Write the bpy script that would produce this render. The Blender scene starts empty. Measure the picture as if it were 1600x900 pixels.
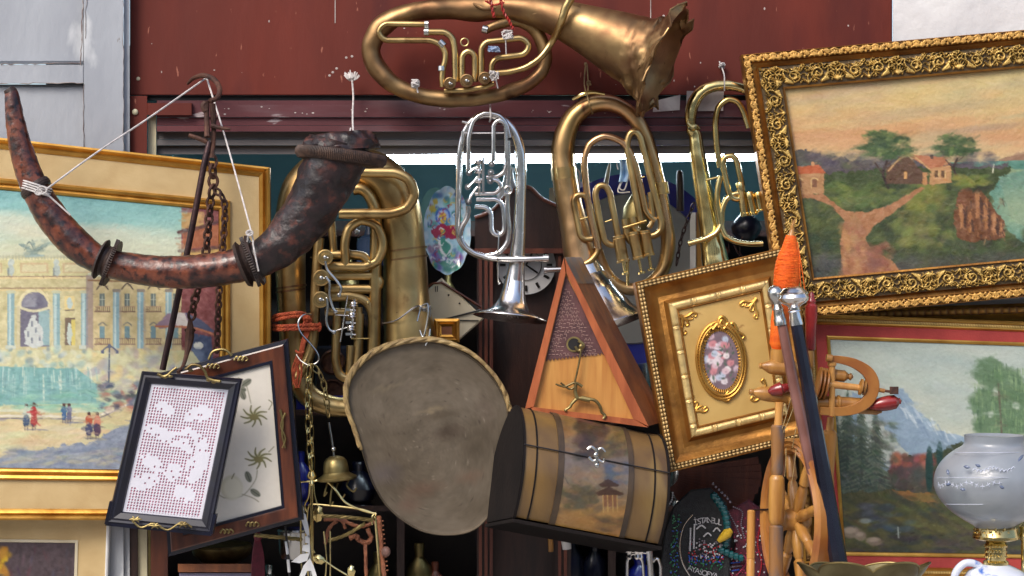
import bpy, math, random
import numpy as np
from mathutils import Vector, noise
random.seed(7); RNG = np.random.default_rng(11)
SC = bpy.context.scene
COL = SC.collection
# ---------------------------------------------------------------- camera, light
PXM = 600.0; DC = 5.0; ZC = 1.75          # photo pixels per metre on the facade, camera distance, camera height
cam = bpy.data.objects.new('camera', bpy.data.cameras.new('camera')); COL.objects.link(cam)
cam.location = (0, -DC, ZC); cam.rotation_euler = (math.radians(90), 0, 0)
cam.data.sensor_width = 36; cam.data.lens = 36*DC/(1600/PXM); cam.data.clip_end = 400
SC.camera = cam
SUN_DIR = Vector((-0.55, -0.80, 0.95)).normalized()      # towards the sun
wd = bpy.data.worlds.new('World'); SC.world = wd; wd.use_nodes = True
nt = wd.node_tree; bg = nt.nodes['Background']
sky = nt.nodes.new('ShaderNodeTexSky'); sky.sky_type = 'NISHITA'; sky.sun_disc = False
sky.sun_elevation = math.asin(SUN_DIR.z); sky.sun_rotation = math.atan2(SUN_DIR.x, SUN_DIR.y)
sky.air_density = 1.0; sky.dust_density = 3.0; sky.ozone_density = 1.0
nt.links.new(sky.outputs[0], bg.inputs[0]); bg.inputs[1].default_value = 0.15
sl = bpy.data.lights.new('sun', 'SUN'); sl.energy = 1.3; sl.angle = math.radians(24); sl.color = (1, .95, .88)
so = bpy.data.objects.new('sun', sl); COL.objects.link(so); so.location = (-3, -4, 8)
so.rotation_euler = SUN_DIR.to_track_quat('Z', 'Y').to_euler()
SC.view_settings.view_transform = 'Standard'; SC.view_settings.look = 'None'
SC.view_settings.exposure = 0.66; SC.view_settings.gamma = 1
SC.cycles.max_bounces = 6; SC.cycles.transparent_max_bounces = 8
SC.cycles.use_denoising = True

# ---------------------------------------------------------------- helpers
def W(px, py, d=0.0):
    """a point seen at photo pixel (px,py), d metres in front of the facade"""
    f = (DC-d)/DC
    return Vector(((px-800)/PXM*f, -d, ZC+(450-py)/PXM*f))
def RW(r, d=0.0): return r/PXM*(DC-d)/DC
def project(P):
    P = np.asarray(P); f = (P[...,1]+DC)/DC
    return P[...,0]/f*PXM+800, 450-(P[...,2]-ZC)/f*PXM
def lin(c):
    c = np.asarray(c, float)/255.0
    return np.where(c <= .04045, c/12.92, ((c+.055)/1.055)**2.4)
def L(r, g, b): return tuple(float(x) for x in lin((r, g, b)))
ORG = {}
def props(o, label, cat, group=None, kind=None):
    if label: o['label'] = label
    if cat: o['category'] = cat
    if group: o['group'] = group
    if kind: o['kind'] = kind
def thing(name, label, cat, px, py, d, group=None):
    o = bpy.data.objects.new(name, None); COL.objects.link(o)
    o.location = W(px, py, d); o.empty_display_size = .05
    props(o, label, cat, group); ORG[o.name] = o.location.copy()
    return o
def catmull(P, n=6, closed=False):
    P = np.asarray(P, float); out = []
    m = len(P)
    if m == 2 and not closed:
        return np.array([P[0]+(P[1]-P[0])*t for t in np.linspace(0, 1, n+1)])
    rng_ = range(m) if closed else range(m-1)
    for i in rng_:
        if closed: a, b, c, e = P[(i-1) % m], P[i], P[(i+1) % m], P[(i+2) % m]
        else: a, b, c, e = P[max(i-1, 0)], P[i], P[i+1], P[min(i+2, m-1)]
        for k in range(n):
            t = k/n
            out.append(.5*((2*b)+(-a+c)*t+(2*a-5*b+4*c-e)*t*t+(-a+3*b-3*c+e)*t**3))
    if not closed: out.append(P[-1])
    return np.array(out)
def fillet(pts, rad, n=6):
    """polyline with rounded corners; pts rows (px,py,d)"""
    P = [np.array(p, float) for p in pts]; out = [P[0]]
    for i in range(1, len(P)-1):
        a, b, c = P[i-1], P[i], P[i+1]
        la, lc = np.linalg.norm((a-b)[:2]), np.linalg.norm((c-b)[:2])
        r = min(rad, la*.5, lc*.5)
        s = b+(a-b)*(r/max(la, 1e-6)); e = b+(c-b)*(r/max(lc, 1e-6))
        for k in range(n+1):
            t = k/n; out.append((1-t)**2*s+2*t*(1-t)*(b*.6+(s+e)*.2)+t*t*e)
    out.append(P[-1])
    return np.array(out)
class MB:
    def __init__(s): s.v = []; s.f = []; s.c = []; s.n = 0; s.col = None
    def add(s, V, F, C=None):
        V = np.asarray(V, float).reshape(-1, 3); b = s.n
        s.v.append(V); s.n += len(V)
        for f in F: s.f.append(tuple(int(i)+b for i in f))
        if C is not None: s.c.append(np.asarray(C, float).reshape(-1, 3))
        return s
    # --- swept tube through world points with radii (m)
    def sweep(s, P, R, n=12, closed=False, cap=True, sec=None, nz=0, nscale=20, up=None, twist=0):
        P = np.asarray(P, float); m = len(P); R = np.broadcast_to(np.asarray(R, float), (m,)).copy()
        T = np.roll(P, -1, 0)-np.roll(P, 1, 0) if closed else np.gradient(P, axis=0)
        T /= np.maximum(np.linalg.norm(T, axis=1, keepdims=True), 1e-9)
        u = np.array(up if up is not None else (0, -1, 0), float)
        if abs(u@T[0]) > .95: u = np.array((0, 0, 1.) if abs(T[0][2]) < .9 else (1., 0, 0))
        if sec is None:
            a = np.linspace(0, 2*math.pi, n, endpoint=False); sec = np.stack([np.cos(a), np.sin(a)], 1)
        sec = np.asarray(sec, float); n = len(sec); V = []
        for i in range(m):
            u = u-T[i]*(u@T[i]); u /= max(np.linalg.norm(u), 1e-9)
            w = np.cross(T[i], u)
            sc = sec
            if twist:
                ca, sa = math.cos(twist*i), math.sin(twist*i)
                sc = np.stack([sec[:, 0]*ca-sec[:, 1]*sa, sec[:, 0]*sa+sec[:, 1]*ca], 1)
            ring = P[i]+R[i]*(sc[:, :1]*u+sc[:, 1:]*w)
            if nz:
                for k in range(n):
                    h = noise.noise(Vector(ring[k])*nscale)+.5*noise.noise(Vector(ring[k])*nscale*2.3)
                    ring[k] += (ring[k]-P[i])*h*nz
            V.append(ring)
        V = np.concatenate(V); F = []
        for i in range(m if closed else m-1):
            j = (i+1) % m
            for k in range(n):
                l = (k+1) % n
                F.append((i*n+k, j*n+k, j*n+l, i*n+l))
        if cap and not closed:
            F.append(tuple(range(n))); F.append(tuple(range((m-1)*n+n-1, (m-1)*n-1, -1)))
        return s.add(V, F)
    # px path rows (px,py,d,r_px)
    def path(s, pts, n=12, k=6, **kw):
        A = []
        for p in pts:
            w = W(*p[:3]); A.append((w.x, w.y, w.z, RW(p[3], p[2])))
        Q = catmull(A, k, kw.get('closed', False))
        return s.sweep(Q[:, :3], np.maximum(Q[:, 3], 1e-4), n, **kw)
    # rounded polyline, constant radius px
    def pipe(s, pts, r, rad=12, n=10, dd=0.0, **kw):
        q = fillet([(p[0], p[1], (p[2] if len(p) > 2 else 0)+dd) for p in pts], rad)
        return s.sweep([W(*x) for x in q], RW(r, dd), n, **kw)
    def cyl(s, p0, p1, r0, r1=None, n=14):
        r1 = r0 if r1 is None else r1
        return s.lathe(p0, p1, [(0, r0), (1, r1)], n)
    # lathe between two px points: prof rows (t along, r px)
    def lathe(s, p0, p1, prof, n=24, squash=None):
        a, b = np.array(W(*p0)), np.array(W(*p1)); dm = (p0[2]+p1[2])/2
        return s.lathe3(a, b, [(t, RW(r, dm)) for t, r in prof], n, squash)
    def lathe3(s, a, b, prof, n=24, squash=None, wave=None):
        a = np.array(a, float); b = np.array(b, float)
        ax = b-a; t0 = ax/np.linalg.norm(ax)
        u = np.array((0, -1., 0)) if abs(t0[1]) < .9 else np.array((0, 0, 1.))
        u = u-t0*(u@t0); u /= np.linalg.norm(u); w = np.cross(t0, u)
        an = np.linspace(0, 2*math.pi, n, endpoint=False); V = []
        for i, (t, r) in enumerate(prof):
            rr = r*np.ones(n)
            if wave: rr = rr*wave(an, t)
            V.append(a+ax*t+rr[:, None]*(np.cos(an)[:, None]*u*(squash or 1)+np.sin(an)[:, None]*w))
        F = []; m = len(prof)
        for i in range(m-1):
            for k in range(n):
                l = (k+1) % n; F.append((i*n+k, i*n+l, (i+1)*n+l, (i+1)*n+k))
        if prof[0][1] > 1e-6: F.append(tuple(range(n-1, -1, -1)))
        if prof[-1][1] > 1e-6: F.append(tuple(range((m-1)*n, m*n)))
        return s.add(np.concatenate(V), F)
    def ball(s, p, r, sx=1, sy=1, sz=1, n=12):
        c = np.array(W(*p)); r = RW(r, p[2]); V = []; m = max(6, n//2+2)
        for i in range(m+1):
            th = math.pi*i/m
            for k in range(n):
                ph = 2*math.pi*k/n
                V.append(c+r*np.array((math.sin(th)*math.cos(ph)*sx, math.sin(th)*math.sin(ph)*sy, math.cos(th)*sz)))
        F = [(i*n+k, (i+1)*n+k, (i+1)*n+(k+1) % n, i*n+(k+1) % n) for i in range(m) for k in range(n)]
        return s.add(V, F)
    # prism: px polygon at front depth d1, back depth d0 (optional px shift of the back); bevel by inset ring
    def prism(s, poly, d1, d0, shift=(0, 0), bev=0):
        n = len(poly); c = np.mean(np.array(poly)[:, :2], axis=0)
        fr = [np.array(W(p[0], p[1], d1)) for p in poly]
        sh = [np.array(W(p[0]+shift[0], p[1]+shift[1], d0)) for p in poly]
        if bev:
            P = np.array(poly, float)[:, :2]; Q = P.copy()
            for i in range(n):
                e = (c-P[i]); Q[i] += e/max(np.linalg.norm(e), 1e-6)*bev
            top = [np.array(W(q[0], q[1], d1)) for q in Q]
            mid = [np.array(W(p[0], p[1], d1-RW(bev))) for p in P]
            V = top+mid+sh
            F = [tuple(range(n))]+[(i, i+n, (i+1) % n+n, (i+1) % n) for i in range(n)]
            F += [(i+n, i+2*n, (i+1) % n+2*n, (i+1) % n+n) for i in range(n)]+[tuple(range(3*n-1, 2*n-1, -1))]
            return s.add(V, F)
        F = [tuple(range(n))]+[(i, i+n, (i+1) % n+n, (i+1) % n) for i in range(n)]+[tuple(range(2*n-1, n-1, -1))]
        return s.add(fr+sh, F)
    def box(s, x0, y0, x1, y1, d1, d0, bev=0):
        return s.prism([(x0, y0), (x0, y1), (x1, y1), (x1, y0)], d1, d0, bev=bev)
    def wbox(s, x0, x1, y0, y1, z0, z1):
        V = [(x, y, z) for z in (z0, z1) for y in (y0, y1) for x in (x0, x1)]
        return s.add(V, [(0, 2, 3, 1), (4, 5, 7, 6), (0, 1, 5, 4), (2, 6, 7, 3), (0, 4, 6, 2), (1, 3, 7, 5)])
    def chain(s, pts, ll=14, lw=5, wr=1.6, n=6):
        A = np.array([list(W(*p)) for p in catmull(pts, 12)]); seg = np.r_[0, np.cumsum(np.linalg.norm(np.diff(A, axis=0), axis=1))]
        st = RW(ll*.72); cnt = max(1, int(seg[-1]/st))
        for i in range(cnt):
            t0 = (i+.5)*st; c = np.array([np.interp(t0, seg, A[:, k]) for k in range(3)])
            c2 = np.array([np.interp(min(t0+st*.5, seg[-1]), seg, A[:, k]) for k in range(3)])
            t = c2-c; t /= max(np.linalg.norm(t), 1e-9)
            o = np.array((0, -1., 0)) if i % 2 else np.cross(t, (0, -1., 0))
            o = o*.8+np.cross(t, o)*.45*(1 if i % 2 else -1); o -= t*(o@t); o /= np.linalg.norm(o)
            a = np.linspace(0, 2*math.pi, 14, endpoint=False)
            lw_, ll_ = RW(lw), RW(ll)/2
            P = c+np.outer(np.sin(a)*ll_, t)+np.outer(np.cos(a)*lw_*(1-.25*np.sin(a)**2), o)
            s.sweep(P, RW(wr), n, closed=True)
        return s
    def build(s, name, mat, parent=None, smooth=True, label=None, angle=35):
        V = np.concatenate(s.v)
        if parent is not None:
            org = ORG[parent.name]
        else:
            lo, hi = V.min(0), V.max(0); org = Vector(((lo[0]+hi[0])/2, (lo[1]+hi[1])/2, lo[2]))
        me = bpy.data.meshes.new(name); me.from_pydata((V-np.array(org)).tolist(), [], s.f); me.update()
        if s.c:
            ca = me.color_attributes.new('paint', 'FLOAT_COLOR', 'POINT')
            C = np.concatenate(s.c); C = np.c_[C, np.ones(len(C))].astype(np.float32)
            ca.data.foreach_set('color', C.ravel())
        if smooth:
            me.shade_smooth()
            try: me.set_sharp_from_angle(angle=math.radians(angle))
            except Exception: pass
        me.materials.append(mat)
        o = bpy.data.objects.new(name, me); COL.objects.link(o)
        ORG[o.name] = Vector(org)
        if parent is not None: o.parent = parent
        else: o.location = org
        if label: o['label'] = label
        return o
    def solo(s, name, mat, label, cat, group=None, kind=None, **kw):
        o = s.build(name, mat, None, **kw); props(o, label, cat, group, kind); return o

# ---------------------------------------------------------------- materials
def pm(name, c1, c2=None, scale=8, lo=.35, hi=.65, rough=.5, rough2=None, metal=0.0, bump=0.0, bscale=60, stretch=(1, 1, 1),
       spots=None, spots2=None, coat=0, wave=None, attr=False, detail=6, trans=0, spec=.5, rscale=None):
    m = bpy.data.materials.new(name); m.use_nodes = True; T = m.node_tree; N = T.nodes; K = T.links
    b = N['Principled BSDF']; b.inputs['Roughness'].default_value = rough; b.inputs['Metallic'].default_value = metal
    b.inputs['Specular IOR Level'].default_value = spec
    if coat: b.inputs['Coat Weight'].default_value = coat; b.inputs['Coat Roughness'].default_value = .12
    tc = N.new('ShaderNodeTexCoord'); mp = N.new('ShaderNodeMapping'); mp.inputs['Scale'].default_value = stretch
    K.new(tc.outputs['Object'], mp.inputs[0])
    def ns(sc, det=6, dist=0.0):
        n = N.new('ShaderNodeTexNoise'); n.inputs['Scale'].default_value = sc; n.inputs['Detail'].default_value = det
        n.inputs['Distortion'].default_value = dist; K.new(mp.outputs[0], n.inputs['Vector']); return n.outputs['Fac']
    def rng(src, a, c):
        r = N.new('ShaderNodeMapRange'); r.inputs['From Min'].default_value = a; r.inputs['From Max'].default_value = c
        K.new(src, r.inputs['Value']); return r.outputs[0]
    def mix(f, A, B):
        x = N.new('ShaderNodeMix'); x.data_type = 'RGBA'
        if isinstance(f, float): x.inputs[0].default_value = f
        else: K.new(f, x.inputs[0])
        for i, q in ((6, A), (7, B)):
            if isinstance(q, tuple): x.inputs[i].default_value = (*q, 1)
            else: K.new(q, x.inputs[i])
        return x.outputs[2]
    if attr:
        a = N.new('ShaderNodeVertexColor'); a.layer_name = 'paint'; cur = a.outputs[0]
        if c2: cur = mix(rng(ns(scale, detail), lo, hi), cur, c2)
    else:
        cur = c1
        if c2:
            if wave:
                w = N.new('ShaderNodeTexWave'); w.inputs['Scale'].default_value = scale; w.inputs['Distortion'].default_value = wave
                w.inputs['Detail'].default_value = 4; w.inputs['Detail Scale'].default_value = 1.5; w.bands_direction = 'X'
                K.new(mp.outputs[0], w.inputs['Vector']); cur = mix(rng(w.outputs['Fac'], 0, 1), c1, c2)
            else: cur = mix(rng(ns(scale, detail, .4), lo, hi), c1, c2)
    for sp in (spots, spots2):
        if sp:
            col, sc, thr, wdt = sp; cur = mix(rng(ns(sc, 5, .2), thr, thr+wdt), cur, col)
    if isinstance(cur, tuple): b.inputs['Base Color'].default_value = (*cur, 1)
    else: K.new(cur, b.inputs['Base Color'])
    if rough2 is not None:
        r = N.new('ShaderNodeMapRange'); r.inputs['From Min'].default_value = .3; r.inputs['From Max'].default_value = .7
        r.inputs['To Min'].default_value = rough; r.inputs['To Max'].default_value = rough2
        K.new(ns(rscale or scale*1.7, 5), r.inputs['Value']); K.new(r.outputs[0], b.inputs['Roughness'])
    if bump:
        bp = N.new('ShaderNodeBump'); bp.inputs['Strength'].default_value = min(1, bump); bp.inputs['Distance'].default_value = .004
        K.new(ns(bscale, 7), bp.inputs['Height']); K.new(bp.outputs[0], b.inputs['Normal'])
    if trans: b.inputs['Transmission Weight'].default_value = trans
    return m
M = {}
M['red_paint'] = pm('red_paint', L(108, 43, 31), L(90, 36, 27), 4, rough=.5, rough2=.72, bump=.35, bscale=25, stretch=(1, 1, .3), spec=.25,
                    spots=(L(150, 92, 74), 60, .675, .03), spots2=(L(70, 26, 26), 5, .55, .2))
M['maroon_track'] = pm('maroon_track', L(100, 50, 54), L(76, 38, 42), 5, rough=.45, rough2=.7, spec=.35, bump=.3, bscale=30, stretch=(.25, 1, 1),
                       spots=(L(160, 146, 146), 34, .66, .04), spots2=(L(104, 84, 88), 7, .54, .14))
M['grey_lintel'] = pm('grey_lintel', L(112, 106, 106), L(84, 80, 80), 6, rough=.55, bump=.4, bscale=40, stretch=(.15, 1, 1),
                      spots=(L(125, 120, 120), 14, .66, .08))
M['grey_white_paint'] = pm('grey_white_paint', L(166, 170, 176), L(150, 154, 161), 4, rough=.55, bump=.45, bscale=45, stretch=(1, 1, .5),
                           spots=(L(128, 122, 116), 34, .72, .02), spots2=(L(205, 207, 208), 8, .6, .1))
M['plaster'] = pm('plaster', L(222, 220, 218), L(204, 202, 202), 6, rough=.8, bump=.8, bscale=28, spots=(L(170, 165, 162), 25, .72, .03))
M['crack'] = pm('crack', L(110, 92, 86), L(150, 140, 135), 30, rough=.8)
M['cream_post'] = pm('cream_post', L(205, 198, 165), L(180, 170, 140), 12, rough=.6, bump=.2)
M['paper'] = pm('paper', L(190, 180, 172), L(150, 135, 130), 18, rough=.8)
M['brass'] = pm('brass', L(196, 170, 116), L(156, 126, 82), 9, .38, .68, rough=.26, rough2=.46, metal=1, bump=.22, bscale=14,
                spots=(L(112, 80, 52), 16, .63, .12), rscale=14)
M['brass_dark'] = pm('brass_dark', L(158, 130, 90), L(118, 86, 62), 9, .38, .64, rough=.36, rough2=.56, metal=1, bump=.3, bscale=13,
                     spots=(L(82, 58, 42), 13, .63, .10), rscale=14)
M['brass_pink'] = pm('brass_pink', L(206, 164, 122), L(180, 148, 96), 9, .35, .65, rough=.22, rough2=.4, metal=1, bump=.2, bscale=14,
                     spots=(L(112, 78, 55), 18, .64, .10), stretch=(1, 1, .3), rscale=14)
M['brass_bright'] = pm('brass_bright', L(232, 214, 152), L(180, 150, 88), 12, .4, .7, rough=.14, rough2=.26, metal=1, bump=.12, bscale=35)
M['silver'] = pm('silver', L(232, 230, 228), L(190, 186, 182), 14, .4, .7, rough=.14, rough2=.28, metal=1, bump=.08, bscale=30)
M['steel'] = pm('steel', L(190, 190, 186), None, rough=.25, metal=1)
M['rust'] = pm('rust', L(98, 66, 52), L(58, 40, 36), 30, rough=.7, metal=.4, bump=.5, bscale=120)
M['rod_iron'] = pm('rod_iron', L(72, 50, 48), L(50, 36, 38), 25, rough=.4, metal=.6, bump=.3, bscale=120)
M['gold_leaf'] = pm('gold_leaf', L(206, 160, 80), L(168, 118, 50), 12, .35, .7, rough=.28, rough2=.42, metal=.9, bump=.15, bscale=50)
M['gold_paint'] = pm('gold_paint', L(168, 118, 54), L(116, 74, 32), 14, .35, .7, rough=.36, rough2=.5, metal=.75, bump=.3, bscale=80,
                     spots=(L(60, 42, 30), 12, .66, .08))
M['relief_gold'] = pm('relief_gold', None, attr=True, c2=None, rough=.3, rough2=.44, metal=.6, bump=.25, bscale=120, scale=20)
M['relief_stone'] = pm('relief', None, attr=True, rough=.42, metal=.35, bump=.15, bscale=140)
M['linen'] = pm('linen', L(198, 172, 124), L(188, 160, 112), 16, rough=.62, bump=.12, bscale=200, spec=.4)
M['oil'] = pm('oil', None, attr=True, rough=.38, rough2=.5, scale=12, bump=.4, bscale=110, spec=.4)
M['matte_paint'] = pm('matte_paint', None, attr=True, rough=.6, bump=.1, bscale=160, spec=.3)
M['glaze'] = pm('glaze', None, attr=True, rough=.12, bump=0, coat=.6)
M['lacq'] = pm('lacq', None, attr=True, rough=.34, bump=.2, bscale=60, coat=.15)
M['red_velvet'] = pm('red_velvet', L(172, 62, 56), L(150, 50, 46), 12, rough=.7, bump=.2, bscale=150)
M['black_lacquer'] = pm('black_lacquer', L(15, 17, 38), L(11, 12, 26), 20, rough=.3, coat=.15)
M['mahogany'] = pm('mahogany', L(104, 56, 34), L(64, 32, 22), 5, rough=.3, bump=.1, coat=.3, stretch=(6, 6, 1))
M['dark_wood'] = pm('dark_wood', L(62, 36, 28), L(38, 22, 18), 5, rough=.4, bump=.15, stretch=(7, 7, 1))
M['red_brown_wood'] = pm('red_brown_wood', L(116, 62, 44), L(84, 42, 32), 5, rough=.42, bump=.2, stretch=(7, 7, 1))
M['black_void'] = pm('black_void', L(22, 20, 22), None, rough=.8)
M['orange_wood'] = pm('orange_wood', L(176, 98, 58), L(146, 76, 44), 6, rough=.38, bump=.15, stretch=(6, 6, 1), coat=.15)
M['brown_side'] = pm('brown_side', L(136, 84, 52), L(104, 62, 42), 6, rough=.4, bump=.15, stretch=(6, 6, 1))
M['pine'] = pm('pine', L(200, 146, 78), L(180, 122, 62), 7, rough=.36, bump=.1, stretch=(9, 9, .8), coat=.15)
M['turned'] = pm('turned', L(182, 132, 64), L(146, 98, 46), 7, rough=.36, bump=.12, stretch=(5, 5, 1), coat=.15)
M['turned_grey'] = pm('turned_grey', L(96, 88, 88), L(140, 98, 56), 7, .42, .60, rough=.4, bump=.12, stretch=(3, 3, 1))
M['wheel_wood'] = pm('wheel_wood', L(172, 118, 56), L(138, 82, 38), 10, rough=.35, coat=.2)
M['red_lacquer'] = pm('red_lacquer', L(140, 38, 36), L(104, 26, 28), 20, rough=.25, coat=.4)
M['purple_leather'] = pm('purple_leather', L(96, 62, 62), L(74, 46, 48), 30, rough=.5, bump=.35, bscale=180)
M['tray_metal'] = pm('tray_metal', L(112, 103, 92), L(84, 74, 66), 7, .38, .64, rough=.36, rough2=.6, metal=.35, bump=.3, bscale=30,
                     spots=(L(112, 86, 74), 11, .60, .14), spots2=(L(58, 44, 40), 16, .64, .08))
M['rope'] = pm('rope', L(172, 146, 96), L(120, 98, 64), 40, rough=.6, bump=.3, bscale=150)
M['orange_rope'] = pm('orange_rope', L(192, 92, 52), L(160, 66, 38), 60, rough=.8, bump=.6, bscale=250)
M['white_string'] = pm('white_string', L(214, 208, 204), L(178, 172, 168), 60, rough=.85)
M['orange_yarn'] = pm('orange_yarn', L(240, 112, 18), L(226, 92, 10), 30, rough=.7, bump=.5, bscale=130, stretch=(.3, .3, 5))
M['cane_black'] = pm('cane_black', L(26, 28, 42), L(16, 17, 28), 10, rough=.22, coat=.3)
M['cane_rose'] = pm('cane_rose', L(132, 92, 84), L(106, 70, 62), 10, rough=.3, coat=.2)
M['copper_red'] = pm('copper_red', L(180, 50, 40), L(140, 38, 34), 60, rough=.4)
M['blue_wire'] = pm('blue_wire', L(90, 120, 165), L(150, 160, 175), 60, rough=.5)
M['leather_red'] = pm('leather_red', L(120, 64, 42), L(70, 34, 26), 30, .4, .62, rough=.26, rough2=.44, bump=.5, bscale=70, coat=.25,
                      spots=(L(34, 22, 24), 21, .50, .22), spots2=(L(28, 16, 16), 60, .50, .16))
M['leather_dark'] = pm('leather_dark', L(30, 21, 22), L(52, 35, 35), 24, .45, .7, rough=.34, rough2=.55, bump=1, bscale=45,
                       spots=(L(90, 48, 38), 40, .50, .18), spots2=(L(24, 17, 18), 14, .50, .14))
M['leather_band'] = pm('leather_band', L(56, 38, 30), L(34, 23, 21), 30, rough=.55, bump=.6, bscale=120)
M['teal_wall'] = pm('teal_wall', L(120, 166, 170), L(102, 148, 154), 3, rough=.6)
M['ceramic_white'] = pm('ceramic_white', L(214, 212, 210), L(190, 190, 192), 10, rough=.25)
M['cobalt'] = pm('cobalt', L(34, 44, 150), L(26, 34, 120), 8, rough=.3, coat=.3)
M['cream'] = pm('cream', L(206, 196, 170), L(186, 172, 142), 8, rough=.5)
M['ink'] = pm('ink', L(30, 26, 26), None, rough=.5)
M['mask_cloth'] = pm('mask_cloth', L(150, 190, 225), L(185, 210, 235), 30, rough=.8)
M['white_enamel'] = pm('white_enamel', L(226, 226, 224), L(200, 200, 200), 20, rough=.3, coat=.3)
M['coral'] = pm('coral', L(160, 100, 68), L(120, 72, 50), 40, rough=.6, bump=.7, bscale=150)
M['olive_brass'] = pm('olive_brass', L(150, 134, 88), L(96, 82, 54), 14, .4, .66, rough=.36, rough2=.5, metal=.9, bump=.2, bscale=50)
M['pave'] = pm('pave', L(176, 170, 162), L(156, 150, 144), 2, rough=.85, bump=.4, bscale=12)
M['asph'] = pm('asph', (.05, .05, .052), (.07, .07, .07), 3, rough=.9, bump=.5, bscale=60)
M['stucco'] = pm('stucco', L(232, 222, 204), L(218, 204, 184), 1.5, rough=.85, bump=.4, bscale=20)
M['wglass'] = pm('wglass', L(26, 32, 38), None, rough=.1)
# ---------------------------------------------------------------- flat painter (numpy), in photo pixel coordinates
def vnoise(X, Y, sc, seed=0, octs=3):
    out = np.zeros(X.shape); amp = 1; tot = 0
    for o in range(octs):
        r = np.random.default_rng(seed*17+o); G = r.random((64, 64))
        x = X/sc*(2**o)+seed*3.7; y = Y/sc*(2**o)+seed*1.3
        xi, yi = np.floor(x).astype(int), np.floor(y).astype(int); fx, fy = x-xi, y-yi
        fx = fx*fx*(3-2*fx); fy = fy*fy*(3-2*fy)
        g = lambda a, b: G[(yi+b) % 64, (xi+a) % 64]
        out += amp*((g(0, 0)*(1-fx)+g(1, 0)*fx)*(1-fy)+(g(0, 1)*(1-fx)+g(1, 1)*fx)*fy); tot += amp; amp *= .5
    return out/tot
class Canvas:
    def __init__(s, x0, y0, x1, y1, res=1.0, base=(200, 200, 200)):
        s.x0, s.y0, s.res = x0, y0, res
        w = int((x1-x0)/res)+2; h = int((y1-y0)/res)+2
        s.X, s.Y = np.meshgrid(x0+np.arange(w)*res, y0+np.arange(h)*res)
        s.C = np.ones((h, w, 3))*np.array(base, float)
    def win(s, x0, y0, x1, y1):
        h, w = s.X.shape
        return (slice(max(0, int((y0-s.y0)/s.res)-2), max(0, min(h, int((y1-s.y0)/s.res)+3))), slice(max(0, int((x0-s.x0)/s.res)-2), max(0, min(w, int((x1-s.x0)/s.res)+3))))
    def blend(s, sl, m, col, a=1.0):
        m = (m*a)[..., None]; s.C[sl] = s.C[sl]*(1-m)+np.array(col, float)*m
    def poly(s, pts, col, a=1.0, rough=0, seed=1, tex=0, only=None):
        P = np.array(pts, float); sl = s.win(P[:, 0].min()-rough, P[:, 1].min()-rough, P[:, 0].max()+rough, P[:, 1].max()+rough)
        X, Y = s.X[sl], s.Y[sl]
        if X.size == 0: return
        if rough:
            X = X+(vnoise(X, Y, 9, seed)-.5)*2*rough; Y = Y+(vnoise(X, Y, 9, seed+5)-.5)*2*rough
        ins = np.zeros(X.shape, bool); n = len(P)
        for i in range(n):
            (ax, ay), (bx, by) = P[i], P[(i+1) % n]
            c = (ay > Y) != (by > Y)
            with np.errstate(divide='ignore', invalid='ignore'):
                ins ^= c & (X < (bx-ax)*(Y-ay)/((by-ay) if by != ay else 1e-9)+ax)
        m = ins.astype(float)
        if tex:
            q = vnoise(s.X[sl], s.Y[sl], 7, seed+9)-.5; cc = np.array(col, float)+q[..., None]*tex
            m3 = (m*a)[..., None]; s.C[sl] = s.C[sl]*(1-m3)+cc*m3
        else: s.blend(sl, m, col, a)
    def ell(s, cx, cy, rx, ry, col, a=1.0, soft=.0, ang=0, rough=0, seed=3):
        R = max(rx, ry)*(1+soft)+rough+1; sl = s.win(cx-R, cy-R, cx+R, cy+R); X, Y = s.X[sl], s.Y[sl]
        if X.size == 0: return
        if rough:
            X = X+(vnoise(X, Y, 6, seed)-.5)*2*rough; Y = Y+(vnoise(X, Y, 6, seed+5)-.5)*2*rough
        dx, dy = X-cx, Y-cy; c, q = math.cos(ang), math.sin(ang)
        r = np.sqrt(((dx*c+dy*q)/rx)**2+((-dx*q+dy*c)/ry)**2)
        m = (r < 1).astype(float) if soft == 0 else np.clip((1+soft-r)/(2*soft), 0, 1)
        s.blend(sl, m, col, a)
    def line(s, pts, w, col, a=1.0, k=6, w1=None):
        Q = catmull(np.array(pts, float), k) if len(pts) > 2 else np.array(pts, float)
        n = len(Q)-1
        for i in range(n):
            ww = w if w1 is None else w+(w1-w)*i/n
            (ax, ay), (bx, by) = Q[i], Q[i+1]
            sl = s.win(min(ax, bx)-ww, min(ay, by)-ww, max(ax, bx)+ww, max(ay, by)+ww); X, Y = s.X[sl], s.Y[sl]
            if X.size == 0: continue
            L2 = max((bx-ax)**2+(by-ay)**2, 1e-9); t = np.clip(((X-ax)*(bx-ax)+(Y-ay)*(by-ay))/L2, 0, 1)
            d = np.hypot(X-ax-t*(bx-ax), Y-ay-t*(by-ay))
            s.blend(sl, np.clip(ww/2+.5-d, 0, 1), col, a)
    def vgrad(s, stops, pts=None):
        ys = [q[0] for q in stops]; cc = np.array([q[1] for q in stops], float)
        G = np.stack([np.interp(s.Y, ys, cc[:, k]) for k in range(3)], -1); s.C[:] = G
    def dabs(s, box, n, cols, rx, ry, a=.6, ang=0, jit=.4, seed=1, inside=None, soft=.4):
        r = np.random.default_rng(seed); x0, y0, x1, y1 = box
        for _ in range(n):
            x, y = r.uniform(x0, x1), r.uniform(y0, y1)
            if inside and not inside(x, y): continue
            q = r.uniform(.6, 1.4); c = np.array(cols[r.integers(len(cols))], float)+r.normal(0, 5, 3)
            s.ell(x, y, rx*q, ry*q, c, a, soft, ang+r.normal(0, jit))
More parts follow.
